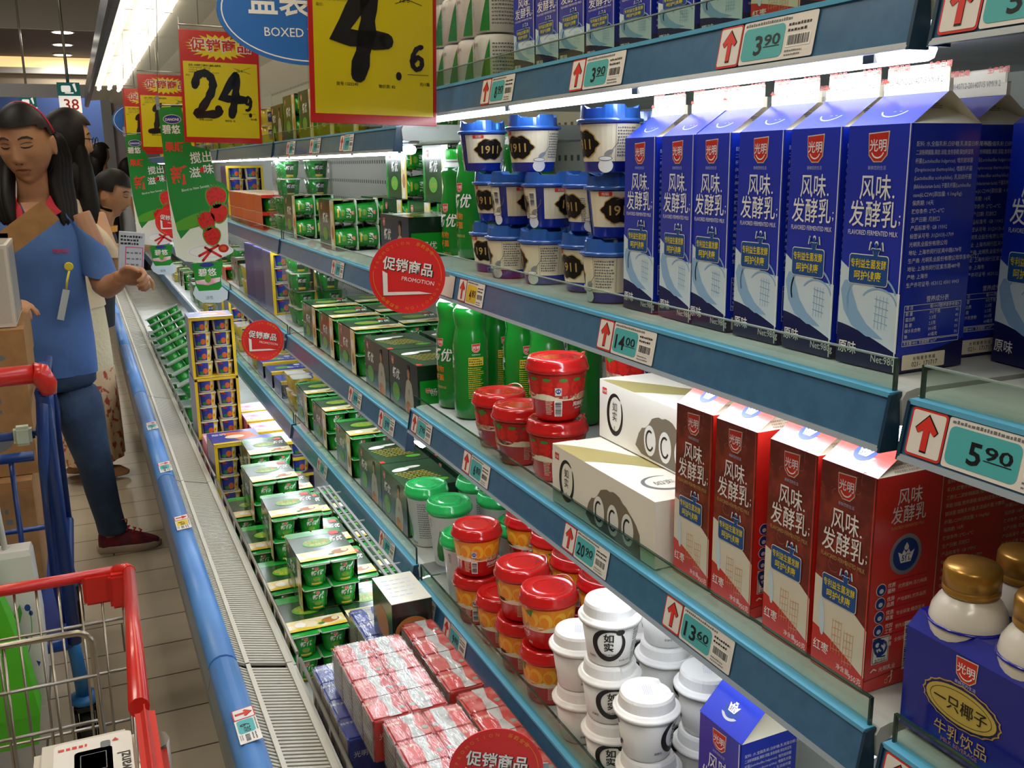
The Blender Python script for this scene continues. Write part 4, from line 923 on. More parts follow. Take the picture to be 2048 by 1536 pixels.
# ------------------------------------------------ refrigerated cases
XF = .55                       # price rails hang at this distance
CASE = [-.2, .53, 1.745, 2.955, 4.165, 5.375, 6.585, 7.795, 9.005, 10.9]
LEV_R = (1.52, 1.228, .945, .59)
LEV_L = (1.468, 1.187, .90, .615)
CASE_NAMES = ['first, holding the bottle carrier', 'second, holding the blue and red cartons', 'third, holding the green yogurt multipacks', 'fourth, behind the hanging green banners', 'fifth along the aisle', 'sixth along the aisle', 'seventh along the aisle', 'eighth along the aisle', 'last at the far end']
for i in range(len(CASE) - 1):
    y0, y1 = CASE[i] + .002, CASE[i + 1] - .002; L = y1 - y0; far = i > 4
    case = thing('refrigerated_case', 'open grey refrigerated case with blue price rails, ' + CASE_NAMES[i], 'refrigerated case', (0, y0, 0), 0, 'row of open refrigerated cases')
    mb = MB(); mb.box((.235, 0, 0), (1.06, L, .2), 'plinth_grey'); mb.obj('plinth', case)
    mb = MB(); mb.prism([(.225, .2), (.15, .3), (.135, .44), (.142, .475), (.165, .48), (.2, .47), (.205, .3), (.24, .2)], 0, L, 'bumper_grey', 'y'); mb.obj('front_panel', case)
    mb = MB(); pts = []
    for k in range(9):
        w = math.radians(205 - k * 26); pts.append((.166 + .027 * math.cos(w), .484 + .024 * math.sin(w)))
    mb.prism(pts, .002, L - .002, 'bumper_blue', 'y'); mb.sm = [True if len(f) == 4 else False for f in mb.f]; mb.obj('bumper', case)
    # air return grille: two sloping slatted strips with a raised rib
    def plank(a, b): return lambda u, y: (a[0] + (b[0] - a[0]) * u, y, a[1] + (b[1] - a[1]) * u)
    mb = MB(); P1 = plank((.19, .487), (.206, .478)); P2 = plank((.214, .478), (.282, .462)); st = .011 if not far else .05
    mb.quad((.186, 0, .455), (.29, 0, .445), (.29, L, .445), (.186, L, .455), 'black_gap')
    y = .006
    while y < L - .012:
        w = st * .55
        for P in (P1, P2):
            p = [P(0, y), P(1, y), P(1, y + w), P(0, y + w)]; mb.add(p + [(q[0], q[1], q[2] - .006) for q in p], [(0, 1, 2, 3), (0, 4, 5, 1), (3, 2, 6, 7)], 'grille_cream')
        y += st
    mb.add([(.206, 0, .478), (.206, 0, .482), (.214, 0, .482), (.214, 0, .478), (.206, L, .478), (.206, L, .482), (.214, L, .482), (.214, L, .478)], [(1, 5, 6, 2), (0, 4, 5, 1), (2, 6, 7, 3)], 'grille_rib')
    mb.box((.282, 0, .452), (.293, L, .466), 'grille_cream'); mb.obj('air_grille', case)
    mb = MB(); mb.box((.293, 0, .2), (.3, L, .458), 'white_metal'); mb.box((.3, 0, .325), (1.0, L, .345), 'white_metal'); mb.obj('tub', case)
    mb = MB()
    for z in (.475, .4): mb.tube([(.306, .01, z), (.306, L - .01, z)], .004 if z > .45 else .003, 'wire_grey', 6)
    k = int(L / .12)
    for j in range(k + 1):
        yy = .015 + (L - .03) * j / k; mb.tube([(.306, yy, .475), (.306, yy, .345)], .0025, 'wire_grey', 5)
    mb.obj('wire_fence', case)
    mb = MB(); mb.box((1.0, 0, .2), (1.06, L, 2.0), 'back_panel')
    if not far:
        a = Art()
        for z in [q * .07 for q in range(5, 27)]:
            for j in range(int(L / .03)): a.rect(-(j * .03 + .018), z, -(j * .03 + .006), z + .012, 'perf_slot', 1)
        a.lay(mb, facX(1.0, 0, 0))
    mb.obj('back_panel', case)
    if i <= 1:
        mb = MB(); mb.box((.56, 0, .2), (1.0, .012, 2.0), 'white_metal') if i == 99 else None
    lev = LEV_R if i <= 1 else LEV_L
    for q, z in enumerate(lev):
        sh = MB(); sh.box((.57, .004, z - .028), (1.0, L - .004, z), 'shelf_grey')
        pr = [(.57, z - .03), (.558, z - .028), (.556, z - .008), (.56, z - .002), (.57, z)]
        sh.prism(pr, .004, L - .004, 'shelf_grey', 'y'); so = sh.obj('shelf', case)
        if not far:
            mb = MB(); x = XF
            mb.prism([(x - .001, z - .006), (x + .0075, z - .004), (x + .0075, z - .046), (x - .0085, z - .046)], .008, L - .008, 'rail_face', 'y')
            mb.box((x - .003, .008, z - .006), (x + .008, L - .008, z - .002), 'rail_lip')
            for e in (.006, L - .009): mb.prism([(x + .008, z - .002), (x - .003, z - .004), (x - .011, z - .048), (x + .008, z - .048)], e, e + .003, 'rail_dark', 'y')
            mb.prism([(x - .0105, z - .0478), (x - .0085, z - .0435), (x - .0095, z - .043), (x - .0118, z - .0475)], .008, L - .008, 'clear_trim', 'y')
            mb.obj('price_rail', so)
            gh = .032 if q == 3 else .022
            mb = MB(); mb.box((.5545, .012, z - .004), (.557, L - .012, z + gh), 'glass_pane'); mb.obj('glass_fence', so)
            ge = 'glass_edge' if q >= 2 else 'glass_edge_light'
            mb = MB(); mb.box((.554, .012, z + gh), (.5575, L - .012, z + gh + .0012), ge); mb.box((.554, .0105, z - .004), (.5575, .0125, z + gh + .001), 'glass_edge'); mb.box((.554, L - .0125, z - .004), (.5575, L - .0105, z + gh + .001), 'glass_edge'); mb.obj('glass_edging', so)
            if i >= 1:
                mb = MB(); mb.tube([(.583, .03, z - .044), (.583, L - .03, z - .044)], .0085, 'tube_light', 8); mb.obj('shelf_tube', so)
                mb = MB()
                for j in range(4): yy = .08 + (L - .16) * j / 3; mb.box((.573, yy - .006, z - .05), (.593, yy + .006, z - .03), 'clip_black')
                mb.box((.5725, .02, z - .034), (.5945, L - .02, z - .0285), 'white_metal'); mb.obj('tube_holder', so)
        else:
            mb = MB(); mb.prism([(XF, z - .004), (XF + .008, z - .004), (XF + .008, z - .046), (XF - .008, z - .046)], .008, L - .008, 'rail_face', 'y'); mb.obj('price_rail', so)
            if i < 7: mb = MB(); mb.tube([(.583, .03, z - .044), (.583, L - .03, z - .044)], .0085, 'tube_light', 6); mb.obj('shelf_tube', so)
    if i == 2:
        mb = MB()
        for x in (.5, .5145, .529): mb.box((x - .003, .035, .584), (x + .003, .655, .588), 'plastic_grey')
        for j in range(12): mb.box((.497, .035 + j * .0555, .584), (.532, .04 + j * .0555, .5875), 'plastic_grey')
        for j in (1, 6, 10): mb.box((.53, .035 + j * .0555, .584), (.548, .04 + j * .0555, .587), 'plastic_grey')
        mb.obj('lattice_strip', case)
    # canopy
    mb = MB(); mb.prism([(.225, 2.16), (.225, 1.985), (.2, 1.985), (.19, 2.0), (.205, 2.155)], 0, L, 'fascia_blue', 'y'); 
    mb.obj('canopy_fascia', case)
    mb = MB(); pr = [(.225, 2.16), (.225, 2.03), (.25, 2.05), (.42, 2.062), (.435, 2.03), (.45, 2.03), (.6, 2.02), (.78, 1.97), (.92, 1.88), (1.0, 1.76), (1.06, 1.76), (1.06, 2.18)]
    mb.prism(pr, 0, L, 'canopy_inner', 'y'); mb.obj('canopy_hood', case)
    if not far or i < 8:
        for x, z in ((.275, 2.025), (.355, 2.03), (.425, 2.018)):
            mb = MB(); mb.tube([(x, .03, z), (x, L - .03, z)], .013, 'canopy_tube', 8); mb.obj('canopy_tube', case)
        mb = MB()
        for x, z in ((.275, 2.025), (.355, 2.03), (.425, 2.018)):
            for yy in (.2, L - .2): mb.box((x - .016, yy - .008, z - .014), (x + .016, yy + .008, z + .03), 'canopy_inner')
        mb.obj('tube_clip', case)
# ------------------------------------------------ goods on the case with the cartons
T1, M1, S3, S4 = LEV_R
def back(x, r=0): return max(x, .5585 + r)
nth = lambda i: ORD[i]
for i, y in enumerate((.611, .682, .757, .834, .894, .972)):
    CARTON_BLUE.put((.587 + CD / 2, y, M1), 'blue milk carton in the front row at eye level, %s' % ('at the open end', 'second from the open end', 'third from the open end', 'fourth from the open end', 'fifth from the open end', 'touching the blue lidded cups')[i], rz=(.05, 0, .02, 0, -.03, .02)[i])
for i, y in enumerate((.635, .715, .8)):
    CARTON_BLUE.put((.587 + CD * 1.5 + .016, y, M1), 'blue milk carton in the row behind the front row, %s' % ('first one', 'middle one', 'last one')[i])
CARTON_BLUE.put((.735, .545, M1), 'blue milk carton standing alone past the end of the eye-level row', rz=-.12)
TALLB.put((.66, .455, M1), 'pale milk bottle beyond the blue cartons on the eye-level shelf')
for i, y in enumerate((.612, .683, .769, .842)):
    CARTON_RED.put((.58 + CD / 2, y, S3), 'red milk carton with brown fruit print in the front row, %s' % ('beside the bottle carrier', 'second from the carrier', 'third from the carrier', 'beside the white boxes')[i], rz=(.03, .02, .03, .03)[i])
for i, (x, y) in enumerate(((.7, .618), (.783, .625), (.71, .7), (.71, .78))):
    CARTON_RED2.put((x, y, S3), 'red milk carton standing behind the front red cartons, %s' % ('showing its lettered side', 'deepest one', 'behind the second one', 'behind the third one')[i])
CARRIER.put((.632, .466, S3 + .003), 'blue card carrier of gold-capped milk bottles beside the red cartons')
WBOX.put((.5595 + .056, 1.012, S3), 'white box with a brushed black ring, lower one in front', rz=.0)
WBOX.put((.632 + .056, 1.012, S3 + .0825), 'white box with a brushed black ring, upper one set back')
for i, (x, y, n, nm) in enumerate(((.612, 1.235, 2, ''), (.603, 1.428, 1, ''), (.597, 1.331, 1, ''), (.775, 1.3, 2, ''))):
    for k in range(n):
        lb = [['red berry yogurt cup at the foot of the front pair beside the white box', 'red berry yogurt cup on top of the front pair by the bottles'], ['red berry yogurt cup standing alone by the green bottles'], ['red berry yogurt cup between the lone cup and the pair'], ['red berry yogurt cup at the foot of the pair behind the white boxes', 'red berry yogurt cup on top behind the white boxes under the price rail']][i][k]
        CUP_BERRY.put((back(x, .0365), y, S3 + k * .0915), lb, rz=(.0, .9, .7, .5)[i] + k * .1)
for i, (x, y, a) in enumerate(((.627, 1.615, .0), (.627, 1.705, 1.1), (.7, 1.66, .1), (.7, 1.555, .0), (.7, 1.45, 1.2), (.79, 1.485, 1.2))):
    BOTTLE.put((x, y, S3), 'green yogurt bottle with white shoulder on the middle shelf, %s' % ('touching the glass', 'beside the dark boxes', 'behind the front two', 'second row behind the lone cup', 'behind the red cup pair', 'deepest one')[i], rz=a)
for i, (x, y, a) in enumerate(((.66, 1.665, 1.0), (.67, 1.775, 1.1), (.665, 1.88, 1.0), (.76, 1.7, .2), (.74, 1.56, .2))):
    if i == 2: x, y = .75, 1.81
    BOTTLE.put((x, y, M1 + (0 if y < 1.74 else -.04)), 'green yogurt bottle beside the blue lidded cups at eye level, %s' % ('touching the cups', 'second one', 'last one', 'in the back row', 'cap showing between the cups')[i], rz=a, group='green yogurt bottles at eye level')
ROWC = [(.602, 1.06, 0.), (.625, 1.165, 1.2), (.612, 1.27, .5), (.6, 1.365, .4), (.612, 1.46, 1.6), (.7, 1.1, .3), (.71, 1.21, .8), (.7, 1.32, 1.1)]
for k, keep in enumerate(((0, 1, 2, 3, 4, 5, 6, 7), (0, 1, 2, 3, 4, 5, 6, 7), (0, 2, 4, 5, 6))):
    for j in keep:
        x, y, a = ROWC[j]
        a2 = a + (0, 2.6 if j in (1, 2, 3, 4) else 2.2, .9)[k]
        dx = (0, .012, -.004)[k]; dy = (0, .012, .03 if j != 0 else .0)[k]
        CUP1911.put((x + dx, y + dy, M1 + k * .0782), 'cream and blue yogurt cup with blue lid, %s, %s layer' % (('front, beside the blue cartons', 'front, second from the cartons', 'front, third from the cartons', 'front, fourth from the cartons', 'front, beside the green bottles', 'back, first', 'back, middle', 'back, last')[j], ('bottom', 'middle', 'top')[k]), rz=a2)
# top shelf
WHITE_CUPS.put((.59, 1.575, T1), 'film wrapped pack of white cups with green wedges behind the big price sign')
for i, y in enumerate((1.31, 1.237, 1.165)):
    HALF.put((.6 + .033, y, T1), 'taller small blue carton on the top shelf, %s' % ('beside the wrapped white cups', 'middle of three', 'beside the lower cartons')[i])
for i, y in enumerate((1.09, 1.008, .925, .845)):
    HALF_LOW.put((.6 + .033, y, T1), 'lower small blue carton on the top shelf, %s' % ('touching the taller ones', 'second from the taller ones', 'third from the taller ones', 'beside the red carton')[i])
HALF_RED.put((.635, .765, T1), 'small red carton at the near end of the top shelf')
# lowest shelf
LAB = 'tall white cup with translucent green lid, %s'
for i, (x, y) in enumerate(((.605, 1.83), (.612, 1.715), (.6, 1.6), (.715, 1.82), (.72, 1.715), (.715, 1.61))):
    CUP_ALOE.put((back(x * 1.012, .035), y * 1.012, S4 if y * 1.012 < 1.735 else LEV_L[3]), LAB % ('showing a printed leaf', 'second in front', 'half behind the peach cup', 'back row beside the dark boxes', 'middle of the back row', 'back row beside the peach cups')[i], rz=(.0, .9, 1.2, .4, .6, .2)[i])
PE = [(.59, 1.512, 2), (.595, 1.417, 1), (.592, 1.322, 2), (.59, 1.222, 2), (.695, 1.52, 2), (.7, 1.42, 2), (.69, 1.32, 2), (.69, 1.225, 2)]
for i, (x, y, n) in enumerate(PE):
    for k in range(n):
        pos = ('front stack beside the green lids', 'lone front cup', 'middle front stack', 'near front stack beside the white cups', 'far back stack', 'second far back stack', 'second near back stack', 'near back stack')[i]
        CUP_PEACH.put((back(x * 1.012, .0365 if k == 0 else .03), y * 1.012, S4 + k * .0915), 'red yogurt cup with orange peach print, %s%s' % (pos, '' if n == 1 else (', bottom one', ', top one')[k]), rz=(0, .3, .35, .0, .2, .6, 0, .4)[i] + .9 * k * (i % 2) + (.5 if i == 3 and k == 0 else 0))
WH = [(.572, 1.02, 3, .0), (.577, .928, 2, 1.05), (.565, 1.108, 2, .9), (.674, 1.03, 3, .8), (.678, .94, 2, .9), (.674, 1.12, 2, .4), (.77, .95, 1, 1.)]
for i, (x, y, n, a) in enumerate(WH):
    for k in range(n):
        pos = ('tall front stack', 'front stack by the blue carton', 'short stack touching the peach cups', 'back stack under the price rail', 'stack behind the blue carton', 'hidden back stack', 'lone deep cup')[i]
        CUP_WHITE.put((back(x * 1.012, .0345 if k == 0 else .03), y * 1.012, S4 + k * .0835), 'white paper yogurt cup with white lid, %s%s' % (pos, '' if n == 1 else (', bottom one', ', second one up', ', third one up')[k]), rz=a + (0, .15, 0)[k])
SMALLC.put((.589 + .0375, .79, S4), 'blue gable carton with round emblem on the lowest shelf', rz=.03)
# ------------------------------------------------ goods on the case with the green multipacks
T2, M2, Q3, Q4 = LEV_L
shelfn = {T2: 'top shelf', M2: 'eye-level shelf', Q3: 'middle shelf', Q4: 'lowest shelf'}
SIDE = (0, PI / 2, 0)
for z, ya, yb in ((Q3, (1.88, 2.075), (2.33, 2.545, 2.755)), (Q4, (1.985, 2.178), (2.425, 2.7, 2.935))):
    for r, x in enumerate((.64, .775)):
        for i, y in enumerate(ya): CHEF.put((x, y, z), 'dark green yogurt box with robed figure, %s one, %s row of %s' % (('near', 'far')[i], ('front', 'back')[r], shelfn[z]))
        for i, y in enumerate(yb): PACK.put((x, y + (.04 if r else 0), z), 'dark green yogurt multipack lying flat, %s in the %s row of %s' % (nth(i), ('front', 'back')[r], shelfn[z]), rz=random.uniform(-.02, .02))
CHEF.put((.64, 1.9, M2), 'dark green yogurt box with a robed figure behind the large round promotion sign')
PACK.put((.585, 2.5, M2 + .0625), 'green yogurt multipack on its side showing cups, first on the eye-level shelf', rot=SIDE)
PACK.put((.585, 2.965, M2 + .0625), 'green yogurt multipack on its side showing cups, second on the eye-level shelf', rot=SIDE)
for i, y in enumerate((1.98, 2.19, 2.4, 2.61)):
    PACK.put((.73, y, M2 + .0625), 'green multipack on its side at eye level, %s in the second row' % nth(i), rot=SIDE)
for i, y in enumerate((2.03, 2.24, 2.45)):
    PACK.put((.85, y, M2 + .0625), 'green multipack on its side at eye level, %s in the third row' % nth(i), rot=SIDE)
for i, y in enumerate((2.08, 2.37)):
    PACK.put((.735, y, M2 + .188), 'green multipack raised on the second row near the back wall, %s one' % ('near', 'far')[i], rot=SIDE)
CLEAR_G.put((.67, 3.2, M2), 'film wrapped green cups, lower pack of the eye-level pile', rz=.1); CLEAR_G.put((.67, 3.17, M2 + .114), 'film wrapped green cups with white lids on top of the eye-level pile', rz=-.08)
for i, y in enumerate((3.42, 3.57, 3.72, 3.87, 4.02)):
    for k in range(2): BERRYPACK.put((.645, y, M2 + k * .058), 'orange and red yogurt pack behind the strawberry banner, %s, %s layer' % (nth(i), ('lower', 'upper')[k]), rz=.1 * (i % 2))
for i, y in enumerate((2.25, 2.47, 2.69, 2.91)):
    PACK.put((.59, y, T2 + .0625), 'green multipack standing on the top shelf between the price signs, %s one' % nth(i), rot=SIDE)
for i, y in enumerate((2.3, 2.52)): PACK.put((.73, y, T2 + .0625), 'green multipack in the second row of the top shelf, %s one' % ('near', 'far')[i], rot=SIDE)
CLEAR_G.put((.68, 3.12, Q3), 'film wrapped green cups, lower pack of the middle shelf pile', rz=.04); CLEAR_G.put((.67, 3.1, Q3 + .114), 'film wrapped green cups under blown-out white lids on the middle shelf pile', rz=-.05)
CLEAR_Y.put((.66, 3.16, Q4), 'film wrapped yellow cups with white lids on the lowest shelf', rz=.03); CLEAR_Y.put((.85, 3.16, Q4), 'film wrapped yellow cups at the back of the lowest shelf')
for z in (Q3, Q4):
    for i, y in enumerate((3.42, 3.6, 3.78)): KID.put((.66, y, z), 'purple and yellow yogurt tower on the %s, %s from the near end' % (shelfn[z], nth(i)), rz=.06 * i) if (z == Q3) else KIDLOW.put((.66, y - .05, z), 'blue topped yogurt pack on the lowest shelf, %s from the near end' % nth(i))
# ------------------------------------------------ goods in the tub
TB = .345
for i, y in enumerate((1.96, 2.185, 2.445, 2.70)):
    PACK.put((.375, y, TB), 'green multipack along the tub edge in the bottom layer, %s one' % nth(i), rz=(.0, .03, 0, -.03)[i])
for i, y in enumerate((1.965, 2.19, 2.42, 2.65, 2.87)):
    PACK.put((.505, y, TB), 'green multipack in the second column of the tub, %s one' % nth(i))
for i, (x, y) in enumerate(((.423, 2.045), (.418, 2.345), (.418, 2.64), (.455, 2.9))):
    PACK.put((x, y, TB + .1145), 'green multipack on the upper layer of the tub, %s from the near end' % nth(i), rz=(.0, -.02, .02, 0)[i])
for i, (x, y) in enumerate(((.635, 1.98), (.635, 2.2), (.635, 2.42), (.635, 2.65))): PACK.put((x, y, TB), 'green multipack under the lowest shelf, %s from the near end' % nth(i))
BH = .0775
RED1 = Kind(lambda: make_bricks('red', 4, 1), 'film wrapped red milk multipacks'); BLUE1 = Kind(lambda: make_bricks('blue', 4, 1), 'film wrapped blue milk multipacks')
BRICK_RED.put((.394, 1.433, TB + 2 * BH), 'film wrapped red milk multipack with blown-out glare, lying over the narrow blue one')
for k in range(2):
    RED1.put((.4095, 1.433, TB + k * BH), 'film wrapped red milk pack under the glaring one, %s layer' % ('bottom', 'middle')[k])
    BRICK_BLUE.put((.4935, 1.72, TB + k * BH), 'film wrapped blue milk multipack behind the red ones, %s' % ('bottom', 'top')[k])
    BLUE1.put((.343, 1.52, TB + k * BH), 'narrow film wrapped blue milk pack along the tub edge, %s' % ('lower', 'upper')[k])
for k in range(3):
    BRICK_RED.put((.408, 1.172, TB + k * BH), 'film wrapped red milk multipack at the open end of the tub, %s layer' % ('bottom', 'middle', 'top')[k])
    RED1.put((.498 if k == 2 else .478, 1.463, TB + k * BH), 'film wrapped red milk pack under the price rail, far stack, %s layer' % ('bottom', 'middle', 'top')[k])
    RED1.put((.505, 1.196, TB + k * BH), 'film wrapped red milk pack under the price rail, near stack, %s layer' % ('bottom', 'middle', 'top')[k])
FOIL.put((.494, 1.668, TB + 2 * .0775), 'dark yogurt box with glaring white top under the price rail')
KID.put((.39, 3.1, TB), 'purple and yellow yogurt tower, low one behind the green multipacks', rz=.03)
for k in range(2): KIDLOW.put((.393, 3.575, TB + k * .0572), 'blue topped yogurt pack under the tall tower, %s' % ('lower', 'upper')[k])
KID.put((.393, 3.575, TB + .1145), 'purple and yellow yogurt tower, lower block of the tall pile', rz=.02); KID.put((.396, 3.59, TB + .327), 'purple and yellow yogurt tower, upper block of the tall pile', rz=-.02)
for i, y in enumerate((3.33, 3.49, 3.64)):
    for k in range(3): PINK.put((.553, y, TB + k * .0575), 'pink topped yogurt pack beside the tall tower, %s in line, %s layer' % (nth(i), ('bottom', 'middle', 'top')[k]))
for k in range(3): KIDLOW.put((.56, 3.17, TB + k * .0575), 'blue topped yogurt pack between the tower and the shelf, %s layer' % ('bottom', 'middle', 'top')[k])
for i in range(3): PINK.put((.389, 3.265, TB + i * .0575), 'pink yogurt pack along the tub edge, %s layer' % ('bottom', 'middle', 'top')[i], rz=0.)
for i in range(9):
    y = 4.0 + i * .235
    SHEET.put((.41, y, TB + .0), 'yogurt cup sheet in the bottom layer of the far tub, %s one' % nth(i))
    SHEET.put((.41, y, TB + .066), 'yogurt cup sheet in the middle layer of the far tub, %s one' % nth(i))
    SHEET.put((.415, y, TB + .185), 'tilted pale foil topped yogurt sheet in the far tub, %s one' % nth(i), rot=(-.12, -.42, 0))
# ------------------------------------------------ goods farther along
far_kinds = [PACK, CLEAR_G, KID, BERRYPACK, CHEF, PINK, CLEAR_Y, KIDLOW]
far_names = ['green multipack', 'film wrapped green cups', 'purple yogurt tower', 'orange yogurt pack', 'dark green yogurt box', 'pink topped yogurt pack', 'film wrapped yellow cups', 'blue topped yogurt pack']
rr = random.Random(11)
for c, (ya, yb) in enumerate(((3.0, 4.15), (4.2, 5.35), (5.4, 6.55), (6.6, 7.75))):
    for zi, z in enumerate(LEV_L):
        y = ya + .12; k = 0
        if c == 0: y = {0: ya + .15, 1: 9, 2: 3.98, 3: 3.9}[zi]
        while y < yb - .1:
            q = rr.choice((0, 1, 3, 4, 6, 2)) if c < 2 else rr.choice((0, 1, 4, 6))
            far_kinds[q].put((.66, y, z), '%s on the %s shelf far along, %s in the %s case' % (far_names[q], ('top', 'eye-level', 'middle', 'lowest')[zi], nth(k), ('fourth', 'fifth', 'sixth', 'seventh')[c]), group='goods in the far cases')
            y += .24; k += 1
# ------------------------------------------------ price tags in the rails
def tagplane(y, z): return plane((XF - .00825, y, z - .0418), (0, -1, 0), (.0075, 0, .04))
def price_tag(fm, price, w, label, cur='teal_tag', arrow=True, blank=False, raw=None):
    t = thing('price_tag', label, 'price tag', (0, 0, 0), 0, 'price tags in the blue rails'); h = .0355; x = 0; Z0 = Vector(fm(0, 0, 0)); t.location = Z0
    def rel(u, v, l): return Vector(fm(u, v, l + 2)) - Z0
    if arrow:
        aw = h * .92; a = Art(); a.rrect(0, .0, aw, h, .003, 'arrow_red', 1); a.rrect(.0016, .0018, aw - .0016, h - .0016, .002, 'tag_white', 2)
        c = aw / 2
        def arr(s, m, l): a.poly([(c, h * .5 + h * .42 * s), (c + h * .3 * s, h * .5 + h * .1 * s), (c + h * .22 * s, h * .5 - h * .0 * s), (c + h * .085 * s, h * .5 + h * .1 * s), (c + h * .085 * s, h * .5 - h * .38 * s), (c - h * .085 * s, h * .5 - h * .38 * s), (c - h * .085 * s, h * .5 + h * .1 * s), (c - h * .22 * s, h * .5 + h * .0 * s), (c - h * .3 * s, h * .5 + h * .1 * s)], m, l)
        arr(1.0, 'black', 3); arr(.9, 'arrow_red', 4)
        mb = MB(); a.lay(mb, rel); mb.obj('arrow_card', t); x = aw + .001
    a = Art(); pw = w - x; a.rrect(x, 0, x + pw, h, .002, 'tag_white', 1)
    if not blank:
        a.rrect(x + .002, h * .08, x + pw * .6, h * .84, .005, cur, 2)
        m, d = price.split('.'); cx = x + pw * .3
        a.text(m, cx + .001, h * .2, h * .62, 'digit_black', 3, 'R', w=pw * .085 * (1 if len(m) == 1 else 2.1) * 1.3, bold=.02); a.text(d, cx + .003, h * .38, h * .36, 'digit_black', 3, 'L', w=pw * .22, bold=.015); a.rect(cx + .003, h * .34, cx + .003 + pw * .22, h * .36, 'digit_black', 3)
        greek(a, x + .003, h * .86, x + pw * .75, h * .97, 1, 'grey_ink', 2, len(label)); greek(a, x + pw * .64, h * .58, x + pw * .95, h * .84, 2, 'black', 2, 3, .5)
        a.barcode(x + pw * .64, h * .26, x + pw * .95, h * .55, 2, False, len(label)); greek(a, x + pw * .64, h * .05, x + pw * .9, h * .22, 2, 'grey_ink', 2, 5, .5)
    mb = MB(); a.lay(mb, rel); mb.obj('price_card', t); return t
for y, z, p, w, lb in ((1.335, T1, '8.90', .112, 'teal 8.90 tag under the wrapped white cups'), (1.058, T1, '3.90', .122, 'teal 3.90 tag under the taller small blue cartons'), (.768, T1, '3.90', .128, 'teal 3.90 tag under the small red carton'), (.516, T1, '5.90', .13, 'large teal 5.90 tag on the top rail of the first case'),
                       (.988, M1, '14.00', .122, 'teal 14.00 tag under the row of blue milk cartons'), (.516, M1, '5.90', .135, 'teal 5.90 tag under the pale milk bottle'),
                       (1.72, S3, '7.90', .112, 'teal tag under the green bottles on the middle rail'), (1.449, S3, '6.80', .112, 'teal tag under the red berry cups'), (1.08, S3, '20.90', .118, 'teal 20.90 tag under the white boxes'), (.836, S3, '13.60', .122, 'teal 13.60 tag under the red milk cartons'), (.516, S3, '5.90', .12, 'teal tag with red arrow under the bottle carrier'),
                       (1.735, S4, '8.90', .112, 'teal tag under the green lidded cups'), (1.575, S4, '9.80', .112, 'teal tag under the peach yogurt cups')):
    price_tag(tagplane(y, z), p, w, lb)
price_tag(tagplane(1.448, M1), '4.80', .105, 'yellow 4.80 tag beside the large round promotion sign', 'tag_yellow')
price_tag(tagplane(1.555, M1), '0.0', .085, 'blank white card beside the large round promotion sign', arrow=False, blank=True)
for y, z, lb in ((2.46, T2, 'first tag of the top rail over the green packs'), (2.16, T2, 'second tag of the top rail over the green packs'), (2.75, T2, 'third tag of the top rail over the green packs'), (2.3, M2, 'tag in the eye-level rail by the upright green packs'), (1.95, Q3, 'first tag in the middle rail under the robed figure boxes'), (2.2, Q3, 'second tag in the middle rail under the green packs'), (1.99, Q4, 'tag in the lowest rail under the robed figure boxes'), (2.6, Q4, 'second tag in the lowest rail under the green packs')):
    price_tag(tagplane(y, z), '9.90', .11, 'small teal price tag, ' + lb)
for y, lb, c in ((1.54, 'under the red milk packs', 'teal_tag'), (2.56, 'beside the upper green multipacks', 'tag_yellow'), (3.08, 'beside the low purple tower', 'teal_tag'), (3.61, 'beside the tall purple tower', 'teal_tag')):
    price_tag(plane((.152, y, .507), (0, -1, 0), (.03, 0, .0035)), '6.30', .105, 'price tag with arrow stuck on the blue bumper ' + lb, c)
# ------------------------------------------------ hanging price signs
def digit(a, ch, x, y, h, w, m='digit_black', l=5):
    S = {'4': [[(.62, 1), (.05, .42), (.95, .4)], [(.66, .98), (.6, .5), (.42, .02)]], '2': [[(.02, .7), (.15, .95), (.5, 1.), (.72, .8), (.6, .5), (.2, .12), (.05, .02), (.85, .04), (.9, .16)]],
         '6': [[(.8, .95), (.4, .85), (.12, .5), (.1, .2), (.4, .0), (.75, .12), (.78, .4), (.45, .5), (.15, .3)]], '9': [[(.75, .8), (.45, 1.), (.15, .8), (.2, .55), (.5, .48), (.75, .75), (.72, .4), (.5, .08), (.2, .05)]],
         '1': [[(.35, .78), (.62, 1.), (.5, .5), (.38, .03)], [(.05, .02), (.7, .04)]], '5': [[(.85, .98), (.3, .95), (.2, .55), (.6, .6), (.8, .3), (.5, .02), (.1, .08)]], '8': [[(.5, .52), (.2, .7), (.4, .98), (.75, .85), (.5, .52), (.15, .25), (.4, .0), (.8, .2), (.5, .52)]], '3': [[(.15, .85), (.5, 1.), (.75, .78), (.4, .55), (.8, .35), (.5, .02), (.1, .12)]]}
    for st in S[ch]:
        pts = []
        for i in range(len(st) - 1):
            for k in range(4):
                q = k / 4
                p0, p1, p2, p3 = st[max(i - 1, 0)], st[i], st[i + 1], st[min(i + 2, len(st) - 1)]
                if ch in '41': f = lambda c: p1[c] + (p2[c] - p1[c]) * q
                else: f = lambda c: .5 * (2 * p1[c] + (p2[c] - p0[c]) * q + (2 * p0[c] - 5 * p1[c] + 4 * p2[c] - p3[c]) * q * q + (3 * p1[c] - p0[c] - 3 * p2[c] + p3[c]) * q ** 3)
                pts.append((x + f(0) * h * .62, y + f(1) * h))
        pts.append((x + st[-1][0] * h * .62, y + st[-1][1] * h))
        n = len(pts); a.stroke(pts, [w * (.85 + .3 * math.sin(i * 1.1) ** 2) for i in range(n)], m, l)
def rod(t, w, z, hi):
    mb = MB(); mb.tube([(-w / 2, 0, z), (w / 2 + .03, 0, z)], .002, 'steel', 6); mb.obj('hanging_rod', t); mb = MB()
    for x in (-w * .25, w * .3): mb.tube([(x, 0, z), (x, 0, hi)], .0012, 'steel', 5)
    mb.obj('hanger_wire', t)
